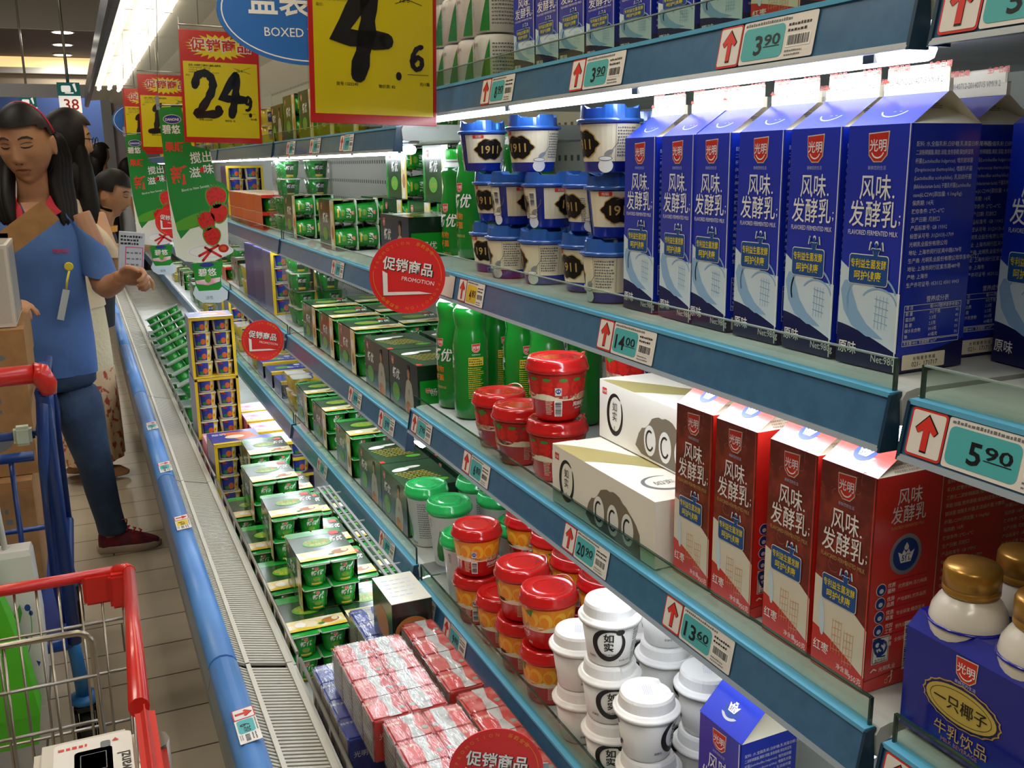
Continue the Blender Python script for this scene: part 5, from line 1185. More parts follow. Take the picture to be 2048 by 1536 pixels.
def price_sign(x, y, rz, major, minor, label, w=.21, h=.297, base=1.462, small=True, tilt=0.):
    t = thing('price_sign', label, 'price sign', (x, y, base), rz, 'hanging price signs'); t.rotation_euler = (0, tilt, rz)
    mb = MB(); mb.rbox((-w / 2, -.001, 0), (w / 2, .002, h), 'sign_red', .0009, 1); a = Art(); b = h * .05
    a.rect(-w / 2 + .007, b, w / 2 - .006, h * .725, 'sign_yellow', 1); rr = random.Random(4); pts = []
    n = 26
    for i in range(n * 2):
        q = 2 * PI * i / (n * 2); r = (1.0 if i % 2 == 0 else .72) * rr.uniform(.92, 1.05); pts.append((w * .43 * r * math.cos(q), h * .86 + h * .115 * r * math.sin(q)))
    a.poly(pts, 'sign_yellow', 2); a.text('促销商品', .003, h * .83, h * .115, 'white', 3, 'C', w=w * .78, bold=.07); a.text('促销商品', .003, h * .832, h * .112, 'sign_red', 4, 'C', w=w * .765, bold=.02)
    for i, s_ in enumerate(('品名: 光明畅优原味优酪乳发酵乳', '产地: 自产全市范围   等级: 合格', '计价单位: 板      规格范围: 立柜', '有效期限: 20140701-0714 规格: 100克x8杯/板')):
        a.text(s_, -w * .4, h * .685 - i * h * .02, h * (.02 if i == 0 else .014), 'digit_black', 3, res=1, bold=.02 if i == 0 else 0)
    a.text('现价:', -w * .44, h * .595, h * .019, 'digit_black', 3); a.text('25.6', w * .2, h * .645, h * .035, 'digit_black', 3); a.stroke([(w * .17, h * .68), (w * .38, h * .635)], .0008, 'digit_black', 3); a.stroke([(w * .17, h * .635), (w * .38, h * .69)], .0008, 'digit_black', 3)
    H = h * .37; X = -w * .34
    if len(major) == 1: X = -w * .3; H = h * .47
    for i, ch in enumerate(major): digit(a, ch, X + i * H * .62, h * .25 if len(major) > 1 else h * .25, H, H * .19)
    ex = X + len(major) * H * .62 + .006; a.ell(ex + .005 if len(major) > 1 else w * .19, h * .26, .0045, .006, 'digit_black', 5, 12)
    digit(a, minor, w * .29, h * .3, h * .125, h * .026); a.rect(w * .26, h * .27, w * .43, h * .2725, 'digit_black', 5)
    a.text('货号:1222240', -w * .3, h * .2, h * .021, 'digit_black', 3, bold=.01); a.text('物价员: 82', w * .03, h * .195, h * .021, 'digit_black', 3, bold=.01); a.text('元/1箱', w * .36, h * .215, h * .021, 'digit_black', 3, bold=.01)
    a.lay(mb, facY(0, -.001, 0)); mb.obj('sign_card', t)
    mb = MB(); mb.box((-w / 2 - .003, -.0035, -.003), (w / 2 + .003, -.0032, h + .003), 'sleeve_clear'); mb.obj('clear_sleeve', t); rod(t, w, h + .012, 1.985 - base); return t
price_sign(.42, 1.45, -.02, '4', '6', 'large yellow price sign reading 4.6, the biggest and first hanging one', w=.191, h=.27, base=1.4565, tilt=.03)
price_sign(.4, 2.9, -.02, '24', '9', 'yellow and red price sign reading 24.9 hanging in front of the strawberry banner', tilt=.03)
price_sign(.375, 4.3, -.02, '16', '8', 'yellow price sign showing a tall figure one behind the strawberry banner', tilt=.03)
price_sign(.355, 5.1, -.02, '18', '8', 'yellow price sign half hidden behind another one, last of the hanging row', tilt=.03)
def oval(x, y, z, rx, ry, cn, en, label):
    t = thing('category_sign', label, 'sign', (x, y, z), 0, 'blue oval category signs'); mb = MB(); n = 48
    mb.prism([(rx * math.cos(2 * PI * i / n), ry * math.sin(2 * PI * i / n)) for i in range(n)], -.001, .004, 'oval_blue', 'y'); a = Art(); a.ring(0, 0, rx * .955, ry * .93, rx * .014, 'white', 1, n=56)
    a.text(cn, 0, -ry * .0, ry * .72, 'white', 2, 'C', w=rx * 1.35, bold=.015); a.text(en, 0, -ry * .46, ry * .24, 'white', 2, 'C', bold=.005); a.lay(mb, facY(0, -.0011, 0)); mb.obj('sign_board', t); rod(t, rx * 1.2, ry + .01, 1.985 - z); return t
oval(.502, 2.2, 1.716, .193, .107, '盒装酸奶', 'BOXED YOGURT', 'large blue oval category sign partly behind the 4.6 price sign')
oval(.37, 5.2, 1.62, .165, .092, '杯装酸奶', 'CUP YOGURT', 'small blue oval category sign at the far end of the hanging signs')
# ------------------------------------------------ round promotion signs on the rails
def promo(x, y, z, r, rz, label, lean=0.):
    t = thing('promotion_sign', label, 'promotion sign', (x, y, z), rz, 'round red promotion signs'); t.rotation_euler = (lean, 0, rz); n = 56; mb = MB()
    mb.prism([(r * math.cos(2 * PI * i / n), r * math.sin(2 * PI * i / n)) for i in range(n)], -.0006, .0008, 'promo_red', 'y'); a = Art(); q = -.2
    a.text('促销商品', r * .02, r * .1, r * .36, 'black', 2, 'C', w=r * 1.34, rot=q, shear=-.05, bold=.03); a.text('促销商品', 0, r * .115, r * .36, 'white', 3, 'C', w=r * 1.32, rot=q, shear=-.05, bold=.02)
    a.text('PROMOTION', r * .26, -r * .19, r * .15, 'white', 3, 'C', w=r * .86, rot=q)
    a.poly([(-r * .66, r * .16), (-r * .53, r * .08), (-r * .54, -r * .4), (r * .66, -r * .52), (r * .3, -r * .45), (-r * .66, -r * .52)], 'black', 2); a.poly([(-r * .65, r * .16), (-r * .52, r * .08), (-r * .53, -r * .41), (r * .3, -r * .42), (r * .64, -r * .49), (-r * .65, -r * .5)], 'white', 3)
    a.ring(0, 0, r * .9, r * .9, r * .015, 'promo_gold', 2, -10, 50); a.ring(0, 0, r * .9, r * .9, r * .015, 'promo_gold', 2, 170, 230)
    for a0, s_ in ((100, 'PROMOTION'), (-80, 'PROMOTION')):
        for i, ch in enumerate(s_):
            w = math.radians(a0 + 68 - i * 9.5 - 5); a.text(ch, r * .82 * math.cos(w), r * .82 * math.sin(w), r * .11, 'promo_gold', 2, 'C', rot=w - PI / 2)
    for a0 in (45, 225):
        for i in range(4): w = math.radians(a0 + 24 - i * 9); a.text('乐购全场'[i], r * .84 * math.cos(w), r * .84 * math.sin(w), r * .1, 'promo_gold', 2, 'C', rot=w - PI / 2, bold=.03)
    a.lay(mb, facY(0, -.0007, 0)); mb.obj('disc', t)
    mb = MB(); mb.box((-.006, .001, -r * .2), (.006, .004, r * .25), 'clear_trim'); mb.box((-.006, .004, -r * .06), (r * 1.12, .006, r * .06), 'clear_trim'); mb.obj('rail_clip', t); return t
promo(.47, 1.479, 1.226, .060, -.3, 'round red promotion sign on the eye-level rail, the one in front of the green bottles')
promo(.472, 2.93, .889, .0615, -.2, 'round red promotion sign farther along on the middle rail')
promo(.421, 1.03, .636, .061, -.33, 'round red promotion sign low by the red milk packs')
promo(.365, 4.45, 1.17, .06, -.15, 'round red promotion sign mostly hidden behind the strawberry banner')
# ------------------------------------------------ die-cut banners
def make_banner():
    t = thing('hanging_banner', '', 'banner'); ox, oz = .34, 0.
    O = [(.258, .172), (.324, .175), (.329, .144), (.334, .105), (.346, .06), (.398, .048), (.403, -.02), (.409, -.046), (.432, -.054), (.445, -.08), (.44, -.108), (.43, -.123), (.434, -.166), (.431, -.252), (.418, -.28), (.386, -.292), (.34, -.296), (.296, -.29), (.271, -.272), (.267, -.236), (.266, -.13), (.263, -.04), (.261, .049), (.259, .122)]
    O = [(x - ox, z) for x, z in O][::-1]; mb = MB(); mb.prism(O, -.0008, .0008, 'banner_green', 'y'); a = Art()
    a.poly([(x - ox, z) for x, z in ((.266, -.1), (.272, -.17), (.29, -.22), (.32, -.19), (.37, -.175), (.434, -.12), (.434, -.166), (.431, -.252), (.418, -.28), (.386, -.292), (.34, -.296), (.296, -.29), (.271, -.272), (.267, -.236))][::-1], 'banner_white', 1)
    a.poly([(x - ox, z) for x, z in ((.262, -.02), (.267, -.1), (.28, -.19), (.275, -.25), (.268, -.25), (.266, -.13))], 'banner_white', 2)
    a.ell(.0, -.165, .075, .02, 'pack_lime', 1, 20, .3)
    a.ell(-.045, .138, .026, .0135, 'white', 2); a.ell(-.045, .138, .0245, .0122, 'brand_blue', 3); a.text('DANONE', -.045, .1335, .011, 'white', 4, 'C', w=.04, bold=.02)
    a.text('碧悠', -.05, .098, .028, 'white', 3, 'C', w=.052, bold=.02); a.text('果顺畅', -.036, .047, .026, 'banner_red', 3, 'L', w=.06, bold=.03) if False else a.text('果顺', -.046, .046, .03, 'banner_red', 3, 'C', w=.056, bold=.03); a.text('搅出', .03, .012, .036, 'white', 3, 'C', w=.064, bold=.012, rot=.08)
    a.text('新', -.035, -.05, .06, 'banner_red', 3, 'C', w=.052, bold=.02, rot=.1); a.text('滋', .009, -.033, .034, 'white', 3, 'C', bold=.012, rot=.08); a.ell(.031, -.012, .009, .009, 'strawberry', 3, 16); a.text('味', .05, -.022, .032, 'white', 3, 'C', bold=.012, rot=.08)
    a.text('Blend to New Sensation', .01, -.07, .0115, 'white', 3, 'C', w=.09, rot=.16)
    def berry(cx, cz, s, rot=0.):
        pts = []
        for i in range(30):
            w = 2 * PI * i / 30; r = s * (1 - .12 * math.sin(w)); x, z = r * math.cos(w) * (1 + .22 * math.sin(w)), r * 1.12 * math.sin(w); pts.append((cx + x * math.cos(rot) - z * math.sin(rot), cz + x * math.sin(rot) + z * math.cos(rot)))
        a.poly([(cx + (x - cx) * 1.12, cz + (z - cz) * 1.12) for x, z in pts], 'pack_lime', 3); a.poly(pts, 'strawberry', 4)
        for k in range(5): w = 1.2 + .35 * k; a.ell(cx + s * 1.0 * math.cos(w + rot), cz + s * 1.12 * math.sin(w + rot), s * .22, s * .12, 'kid_green', 5, 8, w)
    berry(.065, -.093, .03, -.2); berry(.07, -.142, .026, -.1); berry(.03, -.165, .026, .1); berry(.043, -.213, .025, 0)
    a.ell(.035, -.262, .07, .022, 'white', 2, 30); a.ring(.035, -.262, .066, .02, .003, 'milk', 3)
    for p, q in (((-.0, -.275), (.06, -.245)), ((.02, -.25), (.065, -.28)), ((.035, -.262), (.01, -.29))): a.stroke([p, q], .008, 'strawberry', 4)
    a.ell(.075, -.255, .016, .013, 'strawberry', 4, 16); a.ell(.075, -.255, .009, .007, 'kid_orange', 5, 12); a.ell(.035, -.262, .005, .004, 'black', 5, 10)
    a.lay(mb, facY(0, -.0009, 0)); mb.obj('printed_panel', t)
    mb = MB(); C = [(.314, -.297), (.411, -.295), (.399, -.35), (.401, -.375), (.391, -.385), (.33, -.385), (.322, -.367), (.319, -.332)]
    mb.prism([(x - ox, z) for x, z in C], -.0008, .0008, 'cup_green', 'y'); mb.prism([(x - ox, z) for x, z in ((.33, -.385), (.391, -.385), (.401, -.375), (.418, -.392), (.415, -.415), (.391, -.426), (.338, -.422), (.319, -.408), (.311, -.392), (.322, -.367))], -.0008, .0008, 'milk', 'y')
    a = Art(); a.ell(.02, -.304, .022, .007, 'brand_blue', 1); a.text('碧悠', .02, -.337, .026, 'white', 1, 'C', w=.055, bold=.015); a.poly([(-.018, -.352), (.058, -.345), (.056, -.358), (.02, -.368), (-.015, -.362)], 'pink', 1); a.ell(.02, -.347, .01, .014, 'pack_lime', 2, 12); a.text('活性', .02, -.412, .012, 'brand_blue', 1, 'C'); a.lay(mb, facY(0, -.0009, 0)); mb.obj('cup_tag', t)
    mb = MB(); mb.tube([(-.085, .0, .178), (.06, .0, .181)], .0025, 'steel', 6); mb.box((-.087, -.002, .165), (-.077, .002, .205), 'clear_trim'); mb.obj('hanging_rod', t); mb = MB(); mb.tube([(-.08, 0, .2), (-.05, 0, .6)], .0012, 'steel', 5); mb.obj('hanger_wire', t)
    return t
BANNER = Kind(make_banner, 'green strawberry banners')
BANNER.put((.34, 3.2, 1.4), 'green strawberry banner hanging below the 24.9 price sign'); BANNER.put((.305, 4.55, 1.36), 'second green strawberry banner behind the first one and the reaching arms')
# ------------------------------------------------ checkout signs
for x, y, z, num, lb in ((.05, 9.0, 1.86, '38', 'lit checkout sign numbered 38 on a pole'), (-.345, 12.0, 1.93, '36', 'checkout sign behind the hair band of the woman in blue')):
    t = thing('checkout_sign', lb, 'sign', (x, y, z), 0, 'hanging checkout signs'); mb = MB(); mb.box((-.085, -.03, .11), (.085, .03, .215), 'sign_teal'); a = Art()
    a.rrect(-.055, .14, .015, .19, .01, 'sign_lit', 1); a.rrect(-.03, .128, .035, .138, .002, 'sign_lit', 1); a.poly([(.03, .2), (.05, .21), (.06, .15), (.05, .14)], 'sign_lit', 1); a.lay(mb, facY(0, -.031, 0)); mb.obj('pictogram_panel', t)
    mb = MB(); mb.box((-.08, -.035, -.02), (.085, .035, .11), 'sign_lit'); a = Art(); a.text(num, .01, .002, .12, 'logo_red', 1, 'C', bold=.01); a.lay(mb, facY(0, -.036, 0)); mb.obj('number_panel', t)
    mb = MB(); mb.tube([(0, 0, .215), (0, 0, 3.3 - z)], .012, 'steel', 8); mb.obj('pole', t)
# ------------------------------------------------ people
mat('skin', '#b98763', .5, noise=(9, '#a87453', .4, .7)); mat('skin_pale', '#d3a07a', .5); mat('hair', '#0d0908', .55, spec=.25, noise=(60, '#150f0c', .4, .7))
mat('polo_blue', '#4f74b4', .8, noise=(5, '#44689f', .4, .7), bump=(16, .35)); mat('collar_red', '#c4243a', .7); mat('denim', '#2c4261', .8, noise=(6, '#48658a', .5, .75), bump=(20, .3)); mat('shoe_maroon', '#8c1f2c', .7, noise=(30, '#5e2038', .4, .6)); mat('sole_cream', '#c9bca8', .6)
mat('lip', '#93504a', .45); mat('lash', '#120d0b', .6); mat('eye_white', '#cfc4b8', .3); mat('cardigan', '#dcc7a6', .8, bump=(30, .3)); mat('floral', '#d9bd96', .8, noise=(26, '#b04a3c', .54, .6)); mat('lace', '#d8cba8', .8, bump=(60, .6)); mat('dark_cloth', '#22232a', .85); mat('orange_cloth', '#dc9a3a', .8); mat('pale_cloth', '#b9bfc8', .8); mat('lanyard', '#d6c33a', .4); mat('badge_clear', '#b9c3c6', .2)
def ell_ring(c, rx, ry, n=24, tx=(1, 0, 0), ty=(0, 1, 0), sq=0.):
    c, tx, ty = Vector(c), Vector(tx).normalized(), Vector(ty).normalized()
    out = []
    for i in range(n):
        w = 2 * PI * i / n; p, q = math.cos(w), math.sin(w); e = 1 - sq * .5
        p = math.copysign(abs(p) ** e, p); q = math.copysign(abs(q) ** e, q); out.append(c + tx * rx * p + ty * ry * q)
    return out
def head_pt(th, ph):
    """head surface: face towards -Y, origin at the head's centre, unit of metres"""
    x, y, z = math.sin(ph) * math.cos(th), math.sin(ph) * math.sin(th), math.cos(ph)
    px, py, pz = .0735 * x, .093 * y, .117 * z
    if pz < -.01:
        t = min(1, (-.01 - pz) / .107); px *= 1 - .34 * t ** 1.3; py = py * (1 - .30 * t) - .012 * t
    if py < 0:
        py = -.093 * (1 - (1 - min(1, -py / .093)) ** 1.0) * .93
        g = lambda cx, cz, sx, sz: math.exp(-((px - cx) / sx) ** 2 - ((pz - cz) / sz) ** 2)
        d = 0
        d += .0185 * g(0, -.026, .0095, .013) + .009 * g(0, -.002, .008, .02) + .006 * (g(.012, -.031, .007, .008) + g(-.012, -.031, .007, .008))
        d += .004 * (g(.03, .032, .02, .009) + g(-.03, .032, .02, .009)) - .008 * (g(.03, .012, .015, .011) + g(-.03, .012, .015, .011)) + .005 * (g(.03, .009, .011, .007) + g(-.03, .009, .011, .007))
        d += .004 * (g(.045, -.015, .018, .02) + g(-.045, -.015, .018, .02))
        d += .008 * g(0, -.055, .02, .006) + .008 * g(0, -.067, .018, .006) - .004 * g(0, -.061, .022, .003) + .008 * g(0, -.095, .02, .014) - .003 * g(0, -.08, .02, .006)
        py -= d
    return Vector((px, py, pz))
def add_head(mb, M, m, n=56, k=44):
    rings = [[M @ head_pt(2 * PI * i / n, PI * (.02 + .96 * j / k)) for i in range(n)] for j in range(k + 1)]
    mb.loft(rings, m)
    for s in (-1, 1):                                        # ears
        c = Vector((s * .072, .012, -.005)); R = []
        for q, (a, b, o) in enumerate(((.012, .022, -.004), (.017, .03, .004), (.017, .031, .009), (.011, .022, .011))):
            R.append([M @ (c + Vector((s * o, a * math.cos(2 * PI * i / 14) + .004, b * math.sin(2 * PI * i / 14)))) for i in range(14)])
        mb.loft(R if s > 0 else [r[::-1] for r in R], m)
def face_project(M, inv=None):
    # finds the face surface for face coordinates (u to the viewer's right, v up)
    tab = [[head_pt(PI + PI * i / 90, PI * (.1 + .8 * j / 90)) for i in range(91)] for j in range(91)]
    def f(u, v, l):
        best = None
        for row in tab:
            for p in row:
                d = (p.x - u) ** 2 + (p.z - v) ** 2
                if best is None or d < best[0]: best = (d, p.y)
        return M @ Vector((u, best[1] - .0012 - .0006 * l, v))
    return f
def face_art(down=True):
    a = Art()
    for s in (-1, 1):
        x = s * .0305; a.stroke([(x - .017, .0345 - (.003 if s < 0 else 0)), (x - .006, .039), (x + .006, .039), (x + .017, .0345 - (.003 if s > 0 else 0))], [.003, .0052, .0052, .003], 'lash', 1)
        if down: a.stroke([(x - .015, .012), (x - .006, .0085), (x + .006, .0085), (x + .015, .012)], [.002, .0042, .0042, .002], 'lash', 1); a.stroke([(x - .014, .02), (x, .0235), (x + .014, .02)], .0012, 'lash', 1)
        else: a.ell(x, .012, .014, .0055, 'eye_white', 1, 16); a.ell(x, .0125, .0058, .0056, 'lash', 2, 14); a.stroke([(x - .015, .013), (x, .0195), (x + .015, .013)], .002, 'lash', 3)
        a.ell(s * .008, -.038, .0034, .0016, 'lash', 1, 10)
    a.poly([(-.024, -.061), (-.012, -.0545), (-.004, -.0525), (0, -.054), (.004, -.0525), (.012, -.0545), (.024, -.061), (.012, -.0605), (-.012, -.0605)], 'lip', 1); a.poly([(-.024, -.0615), (.024, -.0615), (.012, -.0695), (0, -.0715), (-.012, -.0695)], 'lip', 1); a.stroke([(-.023, -.0612), (0, -.0605), (.023, -.0612)], .0011, 'lash', 2)
    return a
def hair_cap(mb, M, hairline, m='hair', off=.011, n=48, k=36):
    P = {}
    for j in range(k + 1):
        for i in range(n):
            th, ph = 2 * PI * i / n, PI * (.01 + .8 * j / k); p = head_pt(th, ph)
            if p.y < 0: p.y = -.093 * min(1, abs(math.sin(ph) * math.sin(th)) * .95)
            keep = hairline(p); q = p * (1 + off / max(.05, p.length)); P[i, j] = (M @ q, keep)
    vs, ix, fs = [], {}, []
    def g(c):
        if c not in ix: ix[c] = len(vs); vs.append(P[c][0])
        return ix[c]
    for j in range(k):
        for i in range(n):
            q = [(i, j), ((i + 1) % n, j), ((i + 1) % n, j + 1), (i, j + 1)]
            if all(P[c][1] for c in q): fs.append(tuple(g(c) for c in q))
    fs.append(tuple(g((i, 0)) for i in range(n)))
    mb.add(vs, fs, m, True)
def hand_into(mb, wrist, direc, palm, size, m, curl=(.5, .55, .6, .7), thumb=1, spread=.12):
    """palm and five fingers; direc = where the fingers point, palm = the way the palm faces"""
    d = Vector(direc).normalized(); pn = Vector(palm); pn = (pn - d * pn.dot(d)).normalized(); s = d.cross(pn) * thumb; w = Vector(wrist); k = size
    mb.loft([ell_ring(w + d * a * k, b * k, c * k, 14, s, pn) for a, b, c in ((-.012, .026, .019), (.012, .03, .02), (.035, .038, .018), (.06, .041, .016), (.082, .039, .014), (.09, .03, .01))], m)
    for i, (off, ln) in enumerate(((.029, .07), (.010, .078), (-.010, .073), (-.028, .058))):
        b = w + d * .078 * k + s * off * k; dd = (d + s * (off / .029) * spread).normalized(); ang = 0; p = b - dd * .012 * k; pts = [p]; p = b
        for q, fr in enumerate((.45, .3, .25)):
            ang += curl[i] * (1, 1.1, .8)[q]; p = p + (dd * math.cos(ang) + pn * math.sin(ang)) * ln * fr * k; pts.append(b if q == 0 and False else p.copy())
        mb.tube([pts[0], b] + pts[1:], [.0095 * k, .0094 * k, .0085 * k, .0078 * k, .0062 * k], m, 10)
    b = w + d * .022 * k + s * .03 * k; p1 = b + (d * .62 + s * .7 + pn * .35).normalized() * .038 * k; p2 = p1 + (d * .85 + s * .2 + pn * .5).normalized() * .03 * k; p3 = p2 + (d * .8 - s * .1 + pn * .55).normalized() * .022 * k
    mb.tube([b - s * .012 * k, b, p1, p2, p3], [.012 * k, .0135 * k, .0105 * k, .0095 * k, .007 * k], m, 10)
def body_obj(mb, t, name, vox=.0045):
    o = fixn(mb.obj(name, t)); o.data.polygons.foreach_set('use_smooth', [True] * len(o.data.polygons))
    r = o.modifiers.new('one_surface', 'REMESH'); r.mode = 'VOXEL'; r.voxel_size = vox; r.use_smooth_shade = True
    s = o.modifiers.new('smooth', 'SMOOTH'); s.factor = .5; s.iterations = 3; return o
def cloth(mb, t, name, sub=1):
    o = mb.obj(name, t)
    if sub: s = o.modifiers.new('soft', 'SUBSURF'); s.levels = s.render_levels = sub
    return o
def head_matrix(c, yaw=0., pitch=0., roll=0., k=1.): return Matrix.Translation(Vector(c)) @ Matrix.Rotation(yaw, 4, 'Z') @ Matrix.Rotation(pitch, 4, 'X') @ Matrix.Rotation(roll, 4, 'Y') @ Matrix.Scale(k, 4)
# ---- woman in the blue polo shirt
t = thing('person', 'woman in blue polo shirt with red collar, jeans and maroon trainers', 'person', (-.1, 3.75, 0))
HM = head_matrix((-.03, -.03, 1.475), -.30, .22, -.04, 1.1)
mb = MB(); add_head(mb, HM, 'skin')
mb.loft([ell_ring(c, a, b, 20) for c, a, b in (((-.02, .02, 1.24), .075, .06), ((-.02, .015, 1.3), .058, .05), ((-.022, .0, 1.35), .05, .05), ((-.025, -.005, 1.41), .052, .055))], 'skin')
mb.tube([(.1, .0, 1.24), (.135, -.01, 1.14), (.155, -.03, 1.04), (.165, -.05, 1.0)], [.05, .046, .042, .042], 'skin', 14)
mb.tube([(.16, -.04, 1.005), (.175, -.07, .995), (.2, -.11, 1.01), (.215, -.14, 1.03)], [.042, .043, .035, .027], 'skin', 14)
hand_into(mb, (.215, -.14, 1.03), (.8, -.3, .05), (-.1, -.75, -.6), 1.05, 'skin', (.95, 1.0, 1.05, 1.1), -1)
mb.tube([(-.2, 0, 1.24), (-.235, -.02, 1.12), (-.25, -.06, 1.02), (-.2, -.2, .97), (-.14, -.29, .98)], [.05, .046, .043, .034, .025], 'skin', 14)
hand_into(mb, (-.14, -.29, .98), (.5, -.8, .1), (.1, -.2, -1), 1.0, 'skin', (.4, .45, .5, .6), 1)
mb.tube([(.075, .01, .2), (.105, .0, .06)], [.04, .036], 'skin', 12); mb.tube([(-.075, -.42, .2), (-.075, -.45, .07)], [.04, .036], 'skin', 12)
mb.loft([ell_ring((-.03, .01, z), a, b, 20) for z, a, b in ((.8, .12, .085), (1.0, .115, .08), (1.24, .12, .07), (1.28, .08, .055))], 'skin')
body_obj(mb, t, 'body')
mb = MB(); face_art(True).lay(mb, face_project(HM)); mb.obj('face_features', t)
mb = MB(); hair_cap(mb, HM, lambda p: (p.z > .062 and p.y < .0) or (p.y >= -.012 and p.z > -.075 and not (abs(p.x) > .06 and p.y < .035 and p.z < .02)) or (p.z > .045 and abs(p.x) > .055), off=.012)
for s, L in ((-1, [(.066, .03, .03), (.082, .045, -.05), (.085, .02, -.12), (.088, -.035, -.2), (.075, -.065, -.27)]), (1, [(.066, .035, .03), (.08, .05, -.05), (.084, .04, -.12), (.1, .0, -.2), (.105, -.05, -.27)])):
    for q in range(4):
        pts = [HM @ Vector((s * (x + .006 * q - .012), y + .014 * q - .01, z)) if z > -.06 else Vector((-.03 + s * (x + .012 * q - .015), y - .035 + .012 * q, 1.475 + z)) for x, y, z in L]
        mb.tube(pts, [.02, .026, .026, .024, .008], 'hair', 10)
mb.tube([Vector((-.03 + .03 * math.sin(i), .085, 1.47 - .07 * i)) for i in range(5)], [.05, .06, .055, .045, .02], 'hair', 12)
cloth(mb, t, 'hair', 1)
mb = MB(); mb.tube([HM @ (Vector((.083 * math.cos(w), .028 - .01 * math.sin(w), .128 * math.sin(w) * .98 + .0))) for w in [PI * (.08 + .84 * i / 20) for i in range(21)]], .0045, 'collar_red', 8); mb.obj('hair_band', t, label='thin red hair band')
mb = MB(); R = [(.69, -.02, .0, .135, .1), (.72, -.02, .0, .14, .105), (.82, -.022, .0, .14, .102), (.95, -.025, -.005, .135, .098), (1.04, -.028, -.012, .137, .102), (1.12, -.03, -.02, .145, .108), (1.19, -.032, -.012, .152, .098), (1.245, -.034, .0, .15, .08), (1.28, -.034, .014, .112, .06)]
rings = []
for z, cx, cy, rx, ry in R:
    r = ell_ring((cx, cy, z), rx, ry, 36)
    for i, p in enumerate(r):
        w = 2 * PI * i / 36; p += Vector((math.cos(w), math.sin(w), 0)) * .004 * math.sin(5 * w + z * 23) * (1.3 - z + .5)
    rings.append(r)
mb.loft(rings, 'polo_blue', cap=False)
def sleeve(pts, rad): mb.loft([ell_ring(p, a, b, 18, tx, ty) for (p, tx, ty), (a, b) in zip(pts, rad)], 'polo_blue', cap=False)
sleeve([((.07, .0, 1.24), (.3, 0, -1), (0, 1, 0)), ((.11, -.0, 1.2), (.75, 0, -.5), (0, 1, 0)), ((.135, -.012, 1.13), (1, 0, -.25), (0, 1, .1)), ((.15, -.03, 1.06), (1, -.1, -.2), (0, 1, .2)), ((.156, -.035, 1.035), (1, -.1, -.2), (0, 1, .2))], [(.06, .068), (.066, .07), (.064, .066), (.062, .064), (.064, .066)])
sleeve([((-.13, .0, 1.24), (-.3, 0, -1), (0, -1, 0)), ((-.18, -.0, 1.2), (-.75, 0, -.5), (0, -1, 0)), ((-.215, -.012, 1.13), (-1, 0, -.25), (0, -1, .1)), ((-.24, -.03, 1.05), (-1, -.1, -.2), (0, -1, .2))], [(.06, .068), (.066, .07), (.064, .066), (.062, .064)])
so = cloth(mb, t, 'polo_shirt', 2)
mb = MB()
for s in (-1, 1): mb.loft([[Vector((-.03 + s * x, y, z)) for x, y, z in row] for row in ([(.01, -.088, 1.2), (.03, -.092, 1.225), (.03, -.08, 1.21)], [(.035, -.07, 1.275), (.085, -.072, 1.255), (.06, -.06, 1.245)], [(.055, -.03, 1.31), (.095, -.035, 1.285), (.085, -.025, 1.27)], [(.05, .04, 1.325), (.085, .05, 1.3), (.07, .05, 1.285)])], 'collar_red', True, False)
mb.obj('collar', so, label='red collar')
mb = MB(); a = Art(); a.poly([(-.012, 1.19), (.02, 1.29), (-.045, 1.29)], 'skin', 1); a.lay(mb, lambda u, v, l: Vector((u - .02, -.118 + (v - 1.19) * .52 - .001 * l, v))); mb.obj('neck_opening', so)
mb = MB(); a = Art(); a.ell(-.12, 1.165, .016, .019, 'collar_red', 1, 18); a.ell(-.098, 1.178, .007, .008, 'white', 1, 12); a.text('世纪联华', .04, 1.122, .0155, 'collar_red', 1, 'C', bold=.03, w=.05, rot=-.12); a.lay(mb, lambda u, v, l: Vector((u, -.006 - .108 * math.sqrt(max(0, 1 - ((u + .03) / .152) ** 2)) - .004 * l - .012, v))); mb.obj('chest_emblem', so)
mb = MB(); mb.lathe([(.013, 0), (.015, .004), (.012, .008)], 'lanyard', 16, M=Matrix.Translation((.06, -.112, 1.075)) @ Matrix.Rotation(PI / 2, 4, 'X')); mb.tube([(.06, -.118, 1.06), (.05, -.125, 1.03), (.045, -.127, 1.0)], .004, 'lanyard', 6); Mx = Matrix.Translation((.032, -.125, .955)) @ Matrix.Rotation(.28, 4, 'Y'); mb.box((-.011, -.002, -.06), (.011, .002, .045), 'badge_clear', Mx); mb.obj('badge_reel', t, label='yellow badge reel with clear tag')
mb = MB()
mb.loft([ell_ring(c, a, b, 22) for c, a, b in (((-.02, .0, .74), .13, .095), ((-.02, .0, .69), .132, .1), ((-.02, .0, .62), .133, .1))], 'denim', cap=True)
mb.loft([ell_ring(c, a, b, 20) for c, a, b in (((.035, .0, .66), .082, .095), ((.04, .0, .55), .085, .09), ((.055, -.01, .42), .07, .074), ((.072, -.005, .34), .06, .064), ((.08, .005, .24), .058, .062), ((.095, .005, .14), .05, .054), ((.105, .0, .085), .052, .054), ((.107, .0, .065), .056, .058))], 'denim')
mb.loft([ell_ring(c, a, b, 20) for c, a, b in (((-.09, -.01, .66), .08, .095), ((-.1, -.08, .56), .08, .085), ((-.095, -.2, .42), .066, .072), ((-.09, -.27, .34), .058, .062), ((-.08, -.36, .23), .054, .06), ((-.075, -.43, .12), .05, .054), ((-.075, -.45, .08), .054, .058))], 'denim')
cloth(mb, t, 'jeans', 1)
